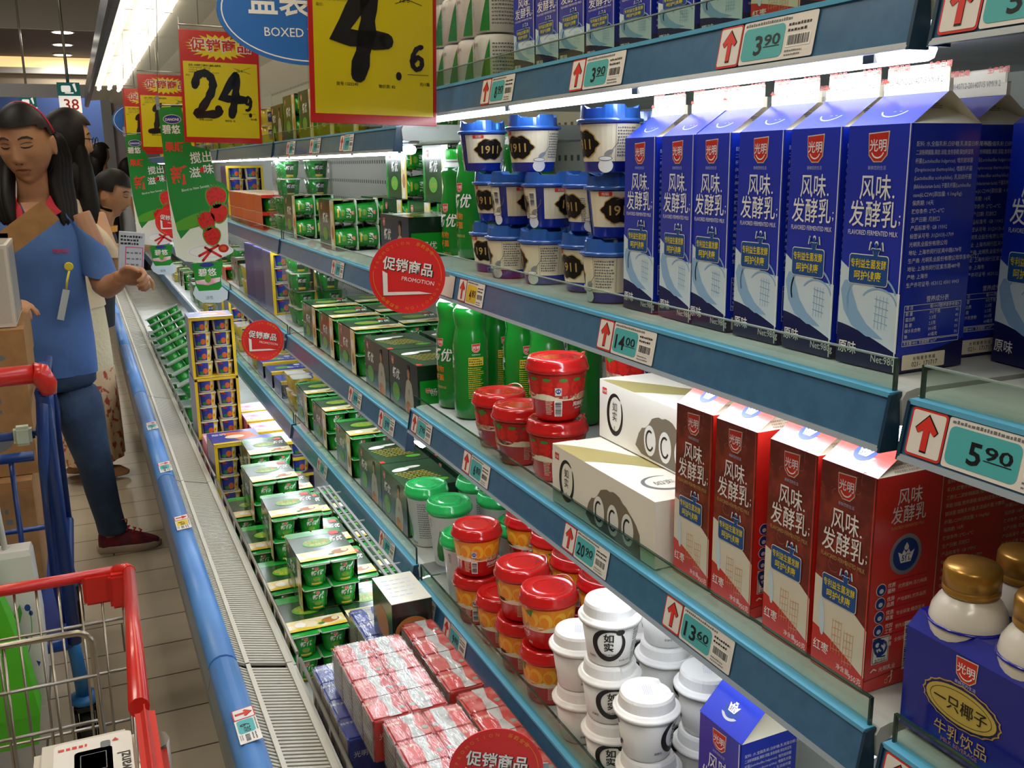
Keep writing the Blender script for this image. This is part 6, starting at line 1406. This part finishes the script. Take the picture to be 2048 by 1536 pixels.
def trainer(t, M):
    mb = MB(); prof = [(-.055, .026, .07), (-.04, .034, .085), (.0, .036, .1), (.04, .037, .085), (.085, .04, .062), (.125, .038, .048), (.15, .028, .036), (.162, .012, .028)]
    mb.loft([[M @ Vector((x, w * math.cos(q), .02 + (h - .02) * max(0, math.sin(q)) ** .8)) for q in [PI * 2 * i / 16 for i in range(16)]] for x, w, h in prof], 'shoe_maroon'); o = cloth(mb, t, 'shoe', 1)
    mb = MB(); out = [(-.062, .0), (-.05, .03), (.0, .038), (.05, .041), (.1, .044), (.145, .034), (.168, .0), (.145, -.034), (.1, -.044), (.05, -.041), (.0, -.038), (-.05, -.03)]
    mb.loft([[M @ Vector((x * k, y * k, z)) for x, y in out] for k, z in ((.97, .0), (1.0, .004), (1.0, .022), (.97, .026))], 'sole_cream'); mb.obj('sole', o)
    mb = MB()
    for q in range(4): mb.tube([M @ Vector((.03 + q * .02, -.025, .088 - q * .008)), M @ Vector((.04 + q * .02, 0, .1 - q * .011)), M @ Vector((.03 + q * .02, .025, .088 - q * .008))], .0028, 'collar_red', 6)
    mb.tube([M @ Vector((.02, 0, .1)), M @ Vector((.03, -.02, .125)), M @ Vector((.055, -.02, .12)), M @ Vector((.05, 0, .095))], .0025, 'collar_red', 6); mb.obj('lace', o)
trainer(t, Matrix.Translation((.105, -.0, .0)) @ Matrix.Rotation(-.12, 4, 'Z')); trainer(t, Matrix.Translation((-.075, -.46, .0)) @ Matrix.Rotation(-PI / 2 - .1, 4, 'Z'))
# ---- woman behind in a cream cardigan and floral skirt
t = thing('person', 'woman with glasses in cream cardigan and long floral skirt, seen in profile', 'person', (-.055, 4.75, 0)); HM = head_matrix((.055, .0, 1.515), PI / 2 + .15, .12, 0, 1.06)
mb = MB(); add_head(mb, HM, 'skin_pale'); mb.loft([ell_ring(c, a, b, 16) for c, a, b in (((.0, .0, 1.24), .07, .07), ((.015, .0, 1.34), .05, .05), ((.03, .0, 1.44), .05, .05))], 'skin_pale')
mb.tube([(.13, -.06, 1.2), (.16, -.09, 1.08), (.2, -.1, .98), (.25, -.06, .93)], [.045, .042, .034, .025], 'skin_pale', 12); hand_into(mb, (.25, -.06, .93), (.8, .2, -.2), (-.1, 0, -1), .95, 'skin_pale', (.5, .5, .6, .6), 1)
mb.loft([ell_ring((0, 0, z), a, b, 18) for z, a, b in ((.7, .1, .12), (1.0, .09, .12), (1.22, .09, .14), (1.28, .06, .08))], 'skin_pale'); mb.tube([(.02, -.06, .5), (.03, -.06, .06)], [.05, .034], 'skin_pale', 10); mb.tube([(-.05, .07, .5), (-.06, .07, .06)], [.05, .034], 'skin_pale', 10)
mb.loft([ell_ring((.07, -.06, z), a, .036, 14) for z, a in ((.01, .09), (.03, .095), (.055, .06))], 'skin_pale'); mb.loft([ell_ring((-.02, .07, z), a, .036, 14) for z, a in ((.01, .09), (.03, .095), (.055, .06))], 'skin_pale'); body_obj(mb, t, 'body', .006)
mb = MB(); hair_cap(mb, HM, lambda p: p.z > .06 or (p.y > -.02 and p.z > -.09) or (abs(p.x) > .055 and p.z > -.08 and p.y > -.05), off=.016)
for q in range(7):
    x = -.075 + q * .03; mb.tube([(x * .6 + .02, .0 + (.07 if q % 2 else -.07), 1.55), (x - .0, .03 - .05 * (q % 2) - .06, 1.4), (x + .01, -.08 + .03 * (q % 3), 1.25), (x + .015, -.085 + .03 * (q % 3), 1.1), (x + .01, -.08, 1.02)], [.03, .045, .045, .035, .01], 'hair', 10)
cloth(mb, t, 'hair', 1)
mb = MB(); 
for s in (-1, 1): mb.tube([HM @ Vector((s * .07, -.0, .012)), HM @ Vector((s * .064, -.085, .014))], .0022, 'lash', 6); mb.tube([HM @ Vector((s * .034 + .028 * math.cos(w), -.105, .008 + .018 * math.sin(w))) for w in [2 * PI * i / 16 for i in range(17)]], .0018, 'lash', 6)
mb.obj('eyeglasses', t, label='dark framed eyeglasses'); mb = MB(); face_art(False).lay(mb, face_project(HM)); mb.obj('face_features', t)
mb = MB(); mb.loft([ell_ring((cx, 0, z), a, b, 24) for z, cx, a, b in ((.8, .01, .13, .16), (.95, .0, .118, .15), (1.1, -.0, .12, .16), (1.2, .0, .12, .17), (1.27, .0, .095, .13), (1.31, .01, .06, .075))], 'cardigan', cap=False); mb.loft([ell_ring(p, a, a, 16, tx, (0, 1, 0)) for p, a, tx in (((.02, -.12, 1.26), .06, (.5, 0, -1)), ((.09, -.13, 1.2), .066, (.8, 0, -.5)), ((.14, -.13, 1.1), .06, (1, 0, -.2)), ((.16, -.12, 1.02), .056, (1, 0, -.1)))], 'cardigan', cap=False); cloth(mb, t, 'cardigan', 1)
mb = MB(); mb.loft([ell_ring((cx, 0, z), a, b, 36) for z, cx, a, b in ((.86, .0, .125, .15), (.7, .0, .14, .165), (.5, -.0, .145, .17))], 'lace', cap=False)
rings = []
for z, a, b in ((.52, .146, .172), (.4, .15, .178), (.25, .152, .18), (.1, .152, .18)):
    r = ell_ring((0, 0, z), a, b, 48)
    for i, p in enumerate(r): w = 2 * PI * i / 48; p += Vector((math.cos(w), math.sin(w), 0)) * .012 * math.sin(12 * w) * (.7 - z)
    rings.append(r)
mb.loft(rings, 'floral', cap=False); cloth(mb, t, 'long_skirt', 1)
mb = MB(); Mb = Matrix.Translation((.22, -.16, 1.04)) @ Matrix.Rotation(.12, 4, 'Y'); mb.rbox((-.045, -.03, -.1), (.045, .03, .08), 'pale_cloth', .012, 2) if False else mb.box((-.05, -.03, -.11), (.05, .03, .09), 'pale_cloth', Mb)
a = Art(); greek(a, -.045, .035, .045, .08, 3, 'black', 1, 3, .6); a.frame(-.025, -.09, .045, .03, .003, 'hot_pink', 1); greek(a, -.02, -.08, .04, .02, 4, 'grey_ink', 1, 4, .3); a.lay(mb, lambda u, v, l: Mb @ Vector((u, -.0305 - .0005 * l, v))); o = mb.obj('printed_shopping_bag', None, (.0, 4.75, 0)); o.location = (-.02, 4.66, 0); tag(o, 'pale printed shopping bag held by the woman in the cream cardigan', 'bag')
# ---- shopper leaning over the tub, holding up a pack
t = thing('person', 'dark haired shopper in yellow-collared dark top reaching over the tub, seen in profile', 'person', (.05, 5.45, 0)); HM = head_matrix((.13, .0, 1.265), PI / 2 - .35, .3, 0, 1.0)
mb = MB(); add_head(mb, HM, 'skin'); mb.loft([ell_ring(c, a, b, 16) for c, a, b in (((.03, .0, 1.02), .08, .09), ((.07, .0, 1.12), .052, .052), ((.1, .0, 1.2), .05, .05))], 'skin')
mb.tube([(.03, -.14, 1.03), (.08, -.19, .97), (.15, -.22, .99), (.235, -.2, 1.07), (.255, -.19, 1.095)], [.045, .042, .036, .025, .022], 'skin', 12); hand_into(mb, (.255, -.19, 1.095), (.65, .1, .75), (-.5, -.3, .6), .95, 'skin', (.35, .4, .45, .5), 1)
mb.tube([(.04, -.12, 1.02), (.12, -.2, .99), (.22, -.22, 1.01), (.33, -.2, 1.045), (.365, -.19, 1.055)], [.045, .042, .036, .025, .022], 'skin', 12); hand_into(mb, (.365, -.19, 1.055), (.9, .1, .1), (0, -.2, -1), .95, 'skin', (.25, .3, .4, .5), 1)
mb.loft([ell_ring((cx, 0, z), a, b, 18) for z, cx, a, b in ((.06, -.08, .05, .05), (.5, -.06, .08, .08), (.8, -.03, .1, .13), (1.0, .02, .1, .15), (1.06, .04, .07, .09))], 'skin'); body_obj(mb, t, 'body', .006)
mb = MB(); hair_cap(mb, HM, lambda p: p.z > .05 or (p.y > -.03 and p.z > -.07 and not (abs(p.x) > .06 and p.y < .03 and p.z < .015)), off=.016); cloth(mb, t, 'hair', 1)
mb = MB(); face_art(True).lay(mb, face_project(HM)); mb.obj('face_features', t)
mb = MB(); mb.loft([ell_ring((cx, 0, z), a, b, 24) for z, cx, a, b in ((.6, -.05, .13, .15), (.8, -.03, .13, .15), (.95, .0, .12, .165), (1.03, .03, .11, .16), (1.08, .05, .075, .09))], 'dark_cloth', cap=False); o = cloth(mb, t, 'top', 1); mb = MB(); mb.loft([ell_ring((.062, 0, 1.08), .075, .085, 24), ell_ring((.075, 0, 1.11), .066, .07, 24)], 'orange_cloth', cap=False); mb.obj('collar', o, label='yellow collar')
mb = MB(); mb.loft([ell_ring((cx, cy, z), a, a, 18) for z, cx, cy, a in ((.65, -.05, -.06, .09), (.4, -.06, -.06, .075), (.03, -.07, -.06, .06))], 'dark_cloth'); mb.loft([ell_ring((cx, cy, z), a, a, 18) for z, cx, cy, a in ((.65, -.05, .07, .09), (.4, -.06, .07, .075), (.03, -.07, .07, .06))], 'dark_cloth'); cloth(mb, t, 'trousers', 1)
mb = MB(); mb.loft([ell_ring((.238, -.199, 1.075), .028, .028, 16, (.7, .1, -.7), (0, 1, 0)), ell_ring((.25, -.198, 1.088), .027, .027, 16, (.7, .1, -.7), (0, 1, 0))], 'clip_black', cap=False); mb.obj('wrist_band', t, label='dark wrist band')
me = bpy.data.objects.get('wrapped_yogurt_pack')
t = thing('held_yogurt_pack', 'green two-cup yogurt pack held up by the shopper', 'yogurt pack', (.36, 5.17, 1.2)); t.rotation_euler = (.35, -.35, .3)
mb = MB()
for z in (-.04, .04): mb.rbox((-.036, -.034, z - .036), (.036, .03, z + .036), 'cup_green', .008, 2)
mb.obj('cup_pair', t); a = Art(); mb = MB()
for z in (-.04, .04): a.rrect(-.032, z - .032, .032, z + .032, .006, 'foil_grey', 1); a.ell(-.008, z, .014, .012, 'pack_food', 2); a.ell(.01, z + .004, .01, .008, 'kid_green', 2)
a.lay(mb, facY(0, -.0342, 0)); mb.obj('foil_lid', t)
# ---- shoppers far down the aisle
for x, y, z, c, lb in ((.42, 11.25, 1.53, 'dark_cloth', 'far shopper with long dark hair in a dark top beyond the cases'), (.68, 11.2, 1.37, 'pale_cloth', 'far shopper in a pale top beyond the reaching shopper')):
    t = thing('person', lb, 'person', (x - .12, y, 0)); HM = head_matrix((0, 0, z), 2.0, .1); mb = MB(); add_head(mb, HM, 'skin', 28, 22); mb.loft([ell_ring((0, 0, q), a, b, 14) for q, a, b in ((.05, .06, .1), (.8, .1, .15), (z - .28, .1, .17), (z - .2, .06, .07), (z - .08, .05, .05))], 'skin')
    for s in (-1, 1): mb.tube([(0, s * .17, z - .28), (.03, s * .2, z - .5), (.12, s * .15, z - .62)], [.045, .038, .025], 'skin', 10)
    body_obj(mb, t, 'body', .009); mb = MB(); hair_cap(mb, HM, lambda p: p.z > .05 or p.y > -.03, off=.018, n=28, k=20); mb.tube([(-.03, .0, z + .02), (-.05, 0, z - .15), (-.05, 0, z - .32)], [.08, .085, .04], 'hair', 12); mb.obj('hair', t)
    mb = MB(); mb.loft([ell_ring((0, 0, q), a, b, 20) for q, a, b in ((.6, .12, .17), (.9, .115, .17), (z - .32, .12, .19), (z - .25, .1, .15), (z - .2, .07, .08))], c, cap=False); cloth(mb, t, 'top', 1); mb = MB(); mb.loft([ell_ring((0, 0, q), a, b, 20) for q, a, b in ((.66, .12, .16), (.4, .1, .15), (.03, .08, .13))], 'denim'); mb.obj('trousers', t)
# ------------------------------------------------ near trolley
mat('trolley_red', '#d5281f', .3, coat=.4); mat('console_grey', '#cfc8ba', .45); mat('trolley_blue', '#1c3f86', .35, coat=.3); mat('caster_blue', '#2f78b8', .4); mat('rubber', '#22201e', .7); mat('cardboard', '#a87c4c', .8, noise=(30, '#9a7044', .4, .7)); mat('bag_green', '#4fb81e', .6, bump=(8, .3)); mat('bag_white', '#d6d2cb', .55, bump=(8, .3)); mat('leaf_green', '#4f9a3a', .5); mat('wrap_box', '#d2cbc0', .5)
t = thing('shopping_trolley', 'steel wire shopping trolley with red rim and grey handle console at the front', 'shopping trolley', (0, 0, 0))
def quarter(c, a, b, r, n=6): return [Vector(c) + Vector(a) * r * math.cos(PI / 2 * i / n) + Vector(b) * r * math.sin(PI / 2 * i / n) for i in range(n + 1)]
FR = Vector((.018, 1.5, .806)); NR = Vector((.006, .79, .965)); W = .5
mb = MB(); mb.tube([NR, NR.lerp(FR, .5), FR + Vector((0, -.02, .004))], .0085, 'trolley_red', 10)
mb.tube([FR + Vector((0, -.02, .004)), FR + Vector((-.003, -.004, .002)), FR + Vector((-.02, 0, 0))], .0095, 'trolley_red', 10)
mb.tube([FR + Vector((-.02, 0, 0)), FR + Vector((-W, .0, -.004))], .0085, 'trolley_red', 10); mb.tube([FR + Vector((-W, .0, -.004)), NR + Vector((-W, 0, 0))], .0085, 'trolley_red', 10); mb.obj('rim', t)
mb = MB(); mb.rbox((FR.x - .066, FR.y - .012, FR.z - .044), (FR.x - .022, FR.y + .004, FR.z + .004), 'trolley_red', .004, 2); mb.rbox((FR.x - .03, FR.y - .022, FR.z - .052), (FR.x - .004, FR.y - .004, FR.z + .002), 'trolley_red', .004, 2); mb.obj('corner_bracket', t)
mb = MB(); bx = .022
def lerp(a, b, q): return a + (b - a) * q
for i in range(17):                                        # front panel
    x = FR.x - .012 - i * .029; mb.tube([(x, 1.5, .8), (x * .96 - .004, 1.46, .62), (x * .92 - .008, 1.42, .47)], .0021, 'chrome_wire', 6)
for z, y in ((.735, 1.486), (.66, 1.469), (.585, 1.452), (.51, 1.433)): mb.tube([(FR.x - .004, y, z), (FR.x - W, y, z)], .0024, 'chrome_wire', 6)
mb.obj('front_grid', t); mb = MB()
for i in range(18):                                        # right side panel
    q = (i + .5) / 18; p = NR.lerp(FR, q); mb.tube([p + Vector((-.006, 0, -.008)), (p.x - .02, lerp(.86, 1.43, q), .47)], .0021, 'chrome_wire', 6)
for k in range(1, 5):
    q = k / 5; a = NR.lerp(Vector((-.02, .86, .47)), q); b = FR.lerp(Vector((-.002, 1.43, .47)), q); mb.tube([a, b], .0024, 'chrome_wire', 6)
mb.obj('side_grid', t); mb = MB()
for i in range(16): x = -.01 - i * .031; mb.tube([(x, .86, .468), (x, 1.43, .468)], .0021, 'chrome_wire', 6)
for i in range(7): y = .88 + i * .09; mb.tube([(-.005, y, .465), (-.49, y, .465)], .0024, 'chrome_wire', 6)
mb.obj('bottom_grid', t); mb = MB()
U = [(-.47, 1.16, .62), (-.47, 1.2, .835)] + [(-.47 + .02, 1.2, .855)] + [(-.07, 1.2, .855)] + quarter((-.055, 1.2, .835), (0, 0, 1), (1, 0, 0), .02)[1:] + [(-.034, 1.16, .62)]
mb.tube(U, .004, 'chrome_wire', 8)
for i in range(8): x = -.43 + i * .05; mb.tube([(x, 1.2, .855), (x, 1.16, .62)], .002, 'chrome_wire', 6)
for z in (.8, .74, .68): mb.tube([(-.47, 1.19, z), (-.034, 1.19, z)], .0022, 'chrome_wire', 6)
mb.obj('seat_flap', t)
mb = MB(); mb.rbox((-.07, .63, .95), (.0, .745, .978), 'console_grey', .006, 2); a = Art(); a.rrect(-.058, .63, -.004, .7, .004, 'tag_white', 1)
a.text('wanzl', -.006, .645, .013, 'black', 2, 'L', rot=PI / 2, bold=.01, w=.026); a.frame(-.04, .655, -.022, .678, .0006, 'grey_ink', 2); a.rrect(-.044, .648, -.018, .684, .003, 'tag_white', 1); a.ell(-.047, .66, .0042, .004, 'logo_red', 3, 14); a.rect(-.055, .657, -.05, .664, 'grey_ink', 2); a.poly([(-.056, .653), (-.0535, .656), (-.0515, .653)], 'logo_red', 3); a.poly([(-.018, .689), (-.0155, .693), (-.013, .689)], 'logo_red', 3); greek(a, -.055, .688, -.03, .694, 1, 'logo_red', 2); a.rrect(-.026, .683, -.019, .692, .002, 'grey_ink', 2)
a.lay(mb, lambda u, v, l: Vector((u + .002, v + .036, .978 + .0003 * l))); mb.obj('coin_lock_console', t)
mb = MB(); mb.tube([(-.2, .66, .965), (-.105, .668, .968), (-.09, .66, .966), (-.085, .63, .962)], .007, 'steel', 10); mb.tube([(-.082, .69, .965), (-.076, .66, .972), (-.085, .6, .965)], .008, 'steel', 10); mb.obj('lock_loop', t)
mb = MB(); mb.rbox((.002, .56, .94), (.017, .765, .985), 'trolley_red', .007, 3); mb.rbox((.012, .54, .935), (.022, .755, .965), 'trolley_red', .005, 2); mb.tube([(.0, .6, .965), (-.5, .6, .965)], .014, 'trolley_red', 12); mb.obj('handle', t)
mb = MB(); mb.tube([(.016, .735, .965), (.02, .86, .5), (.015, 1.0, .25), (.01, 1.35, .17)], .009, 'steel', 8); mb.tube([(-.5, .735, .965), (-.5, .86, .5), (-.5, 1.0, .25), (-.48, 1.35, .17)], .009, 'steel', 8); mb.tube([(.01, 1.35, .17), (-.48, 1.35, .17)], .009, 'steel', 8); mb.obj('chassis', t)
for x, y in ((.005, .98), (-.49, .98), (.0, 1.36), (-.47, 1.36)):
    mb = MB(); mb.box((x - .016, y - .012, .06), (x + .016, y + .012, .245 if y < 1.2 else .165), 'steel'); c = mb.obj('caster', t); mb = MB(); mb.lathe([(.02, -.011), (.055, -.011), (.058, 0), (.055, .011), (.02, .011)], 'rubber', 24, M=Matrix.Translation((x, y - .0, .058)) @ Matrix.Rotation(PI / 2, 4, 'Y')); mb.obj('wheel', c)
# ------------------------------------------------ blue trolley with cartons
t = thing('stock_trolley', 'blue framed stock trolley with a red handle, loaded with cardboard boxes', 'trolley', (0, 0, 0)); X1 = -.135
mb = MB(); mb.tube([(-.55, 2.1, 1.0), (-.11, 2.13, 1.0)], .019, 'trolley_red', 14); mb.tube([(-.112, 2.13, 1.003), (-.1, 2.132, 1.0), (-.088, 2.135, .975), (-.086, 2.135, .955)], [.021, .023, .02, .014], 'trolley_red', 14); mb.obj('handle', t, label='red handle')
mb = MB()
for dx, y in ((0, 2.2), (.012, 2.34), (-.008, 2.48)): mb.tube([(X1 + .035 + dx * .5, y - .05, .965), (X1 + .02 + dx, y, .8), (X1 + .01 + dx, y + .1, .5), (X1 + .02 + dx, y + .14, .36)], .012, 'trolley_blue', 10)
mb.tube([(-.1, 2.14, .96), (-.1, 2.2, .9), (-.1, 2.24, .36)], .014, 'trolley_blue', 10); mb.tube([(X1 + .01, 2.2, .86), (-.6, 2.2, .86)], .009, 'trolley_blue', 10)
mb.tube([(X1, 2.25, .8), (-.6, 2.25, .8)], .011, 'trolley_blue', 10); mb.tube([(X1, 2.3, .62), (-.6, 2.3, .62)], .006, 'trolley_blue', 8); mb.tube([(X1 + .02, 2.24, .36), (X1 + .02, 3.1, .36)], .014, 'trolley_blue', 10); mb.tube([(-.6, 2.24, .36), (X1 + .02, 2.24, .36)], .014, 'trolley_blue', 10); mb.tube([(-.6, 3.1, .36), (X1 + .02, 3.1, .36)], .014, 'trolley_blue', 10); mb.tube([(X1 + .02, 3.1, .36), (X1 + .02, 3.1, .86), (X1 + .02, 2.2, .86)], .01, 'trolley_blue', 10); mb.tube([(-.6, 2.24, .36), (-.6, 3.1, .36), (-.6, 3.1, .86), (-.6, 2.2, .86), (-.6, 2.24, .36)], .01, 'trolley_blue', 10)
for i in range(9): x = X1 - .045 - i * .05; mb.tube([(x, 2.25, .8), (x, 2.24, .37)], .0055, 'trolley_blue', 8)
mb.obj('frame', t)
mb = MB(); mb.box((-.6, 2.24, .36), (X1 + .02, 3.1, .372), 'trolley_blue'); mb.obj('deck', t)
mb = MB(); mb.rbox((X1 - .03, 2.185, .84), (X1 + .005, 2.215, .88), 'cup_rim', .006, 2); mb.obj('rail_clamp', t)
for x, y in ((-.1, 2.3), (-.58, 2.3), (-.13, 3.05), (-.58, 3.05)):
    mb = MB(); mb.tube([(x - .01, y - .0, .37), (x - .003, y + .05, .22), (x, y + .07, .165)], [.014, .016, .018], 'caster_blue', 10); mb.lathe([(.012, .165), (.034, .16), (.036, .15), (.03, .143), (.012, .14)], 'caster_blue', 20, (x, y + .07, 0)); c = mb.obj('caster', t)
    mb = MB(); mb.box((x - .026, y + .04, .03), (x - .02, y + .1, .14), 'rubber'); mb.box((x + .02, y + .04, .03), (x + .026, y + .1, .14), 'rubber'); mb.box((x - .026, y + .04, .13), (x + .026, y + .1, .142), 'rubber'); mb.lathe([(.02, -.016), (.056, -.016), (.06, 0), (.056, .016), (.02, .016)], 'rubber', 24, M=Matrix.Translation((x, y + .07, .06)) @ Matrix.Rotation(PI / 2, 4, 'Y')); mb.obj('wheel', c)
def carton_box(lo, hi, label, m='cardboard', name='cardboard_box', flaps=False, print_=True):
    t = thing(name, label, 'box', (lo[0], lo[1], lo[2])); d = [hi[i] - lo[i] for i in range(3)]; mb = MB(); mb.box((0, 0, 0), tuple(d), m)
    if print_: a = Art(); greek(a, d[0] * .55, d[2] * .6, d[0] * .95, d[2] * .8, 2, 'grey_ink', 1, 2, .5); a.ell(d[0] * .75, d[2] * .35, d[0] * .14, d[2] * .12, 'grey_ink', 1, 14); a.rect(0, d[2] * .93, d[0], d[2] * .945, 'food_brown', 1); a.lay(mb, facY(0, 0, 0))
    mb.obj('box_body', t); return t
carton_box((-.57, 2.55, .374), (-.165, 3.05, .66), 'brown cardboard box lowest in the blue stock trolley'); carton_box((-.57, 2.6, .662), (-.15, 3.05, .915), 'brown cardboard box second up in the blue stock trolley'); b = carton_box((-.56, 2.62, .917), (-.145, 3.0, 1.02), 'brown cardboard box third up in the blue stock trolley, with printed side')
w = carton_box((-.5, 2.66, 1.022), (-.162, 2.95, 1.22), 'pale film wrapped box on top of the brown cardboard boxes', 'wrap_box', 'wrapped_box', print_=False); mb = MB(); mb.rbox((-.003, -.003, .0), (.341, .293, .2), 'film', .01, 2); mb.obj('plastic_film', w)
mb = MB(); Mx = Matrix.Translation((-.185, 3.0, 1.16)) @ Matrix.Rotation(-.62, 4, 'Y'); mb.box((.0, -.0, .0), (.175, .003, .066), 'cardboard', Mx); mb.box((-.03, -.0, -.03), (.01, .003, .07), 'cardboard', Matrix.Translation((-.185, 3.0, 1.16))); o = mb.obj('open_flap', w, None, 'brown cardboard flap'); o.location = (.5, -2.66, -1.022)
# ------------------------------------------------ bags hanging on the near end of the stock trolley
t = thing('tote_bag', 'white tote bag with leaf and flower print hanging on the blue trolley', 'bag', (-.2, 2.16, .28)); mb = MB()
mb.loft([[Vector((x, y, z)) for x, y in pts] for z, pts in ((.0, [(-.13, -.035), (.035, -.03), (.035, .03), (-.13, .035)]), (.06, [(-.14, -.045), (.045, -.04), (.045, .04), (-.14, .045)]), (.2, [(-.14, -.04), (.05, -.035), (.05, .035), (-.14, .04)]), (.34, [(-.13, -.03), (.042, -.028), (.045, .03), (-.13, .03)]), (.352, [(-.13, -.026), (.04, -.024), (.042, .026), (-.13, .026)]))], 'bag_white', True, False); a = Art(); a.poly([(-.008, .2), (.0, .225), (.012, .245), (.014, .225), (.008, .205)], 'leaf_green', 1)
a.ring(-.045, .21, .075, .13, .0015, 'kid_green', 1, -70, 10, 14); a.ell(.025, .235, .006, .008, 'qs_blue', 1, 8); a.ell(.03, .222, .004, .006, 'qs_blue', 1, 8); a.poly([(-.0, .185), (.016, .175), (.02, .165), (.01, .172)], 'qs_blue', 1); a.ell(.005, .105, .012, .014, 'skin_ink', 1, 14); a.poly([(.028, .115), (.036, .11), (.032, .1)], 'qs_blue', 1); a.lay(mb, lambda u, v, l: Vector((u, -.046 - .0004 * l, v))); mb.obj('bag_body', t); mb = MB(); mb.tube([(-.09, 0, .34), (-.085, .0, .45), (-.05, .0, .52), (-.01, 0, .45), (-.005, 0, .34)], .006, 'bag_white', 8); mb.obj('bag_handle', t)
t = thing('shopping_bag', 'bright green shopping bag hanging in front of the white tote', 'bag', (-.27, 2.06, .25)); mb = MB()
mb.loft([[Vector((x, y, z)) for x, y in pts] for z, pts in ((.0, [(-.2, -.03), (.09, -.03), (.085, .03), (-.2, .03)]), (.07, [(-.2, -.042), (.1, -.04), (.1, .035), (-.2, .04)]), (.2, [(-.2, -.035), (.085, -.04), (.085, .032), (-.2, .035)]), (.38, [(-.2, -.02), (.045, -.03), (.045, .02), (-.2, .02)]), (.42, [(-.2, -.01), (.03, -.02), (.03, .012), (-.2, .012)]))], 'bag_green', True, False); a = Art(); greek(a, -.06, .13, .02, .16, 1, 'black', 1, 3); a.lay(mb, lambda u, v, l: Vector((u, -.0445 - .0005 * l, v))); mb.obj('bag_body', t); mb = MB(); mb.tube([(-.1, 0, .41), (-.06, .0, .56), (-.02, .05, .61), (.0, 0, .41)], .007, 'bag_green', 8); mb.obj('bag_handle', t)
bpy.context.view_layer.update()
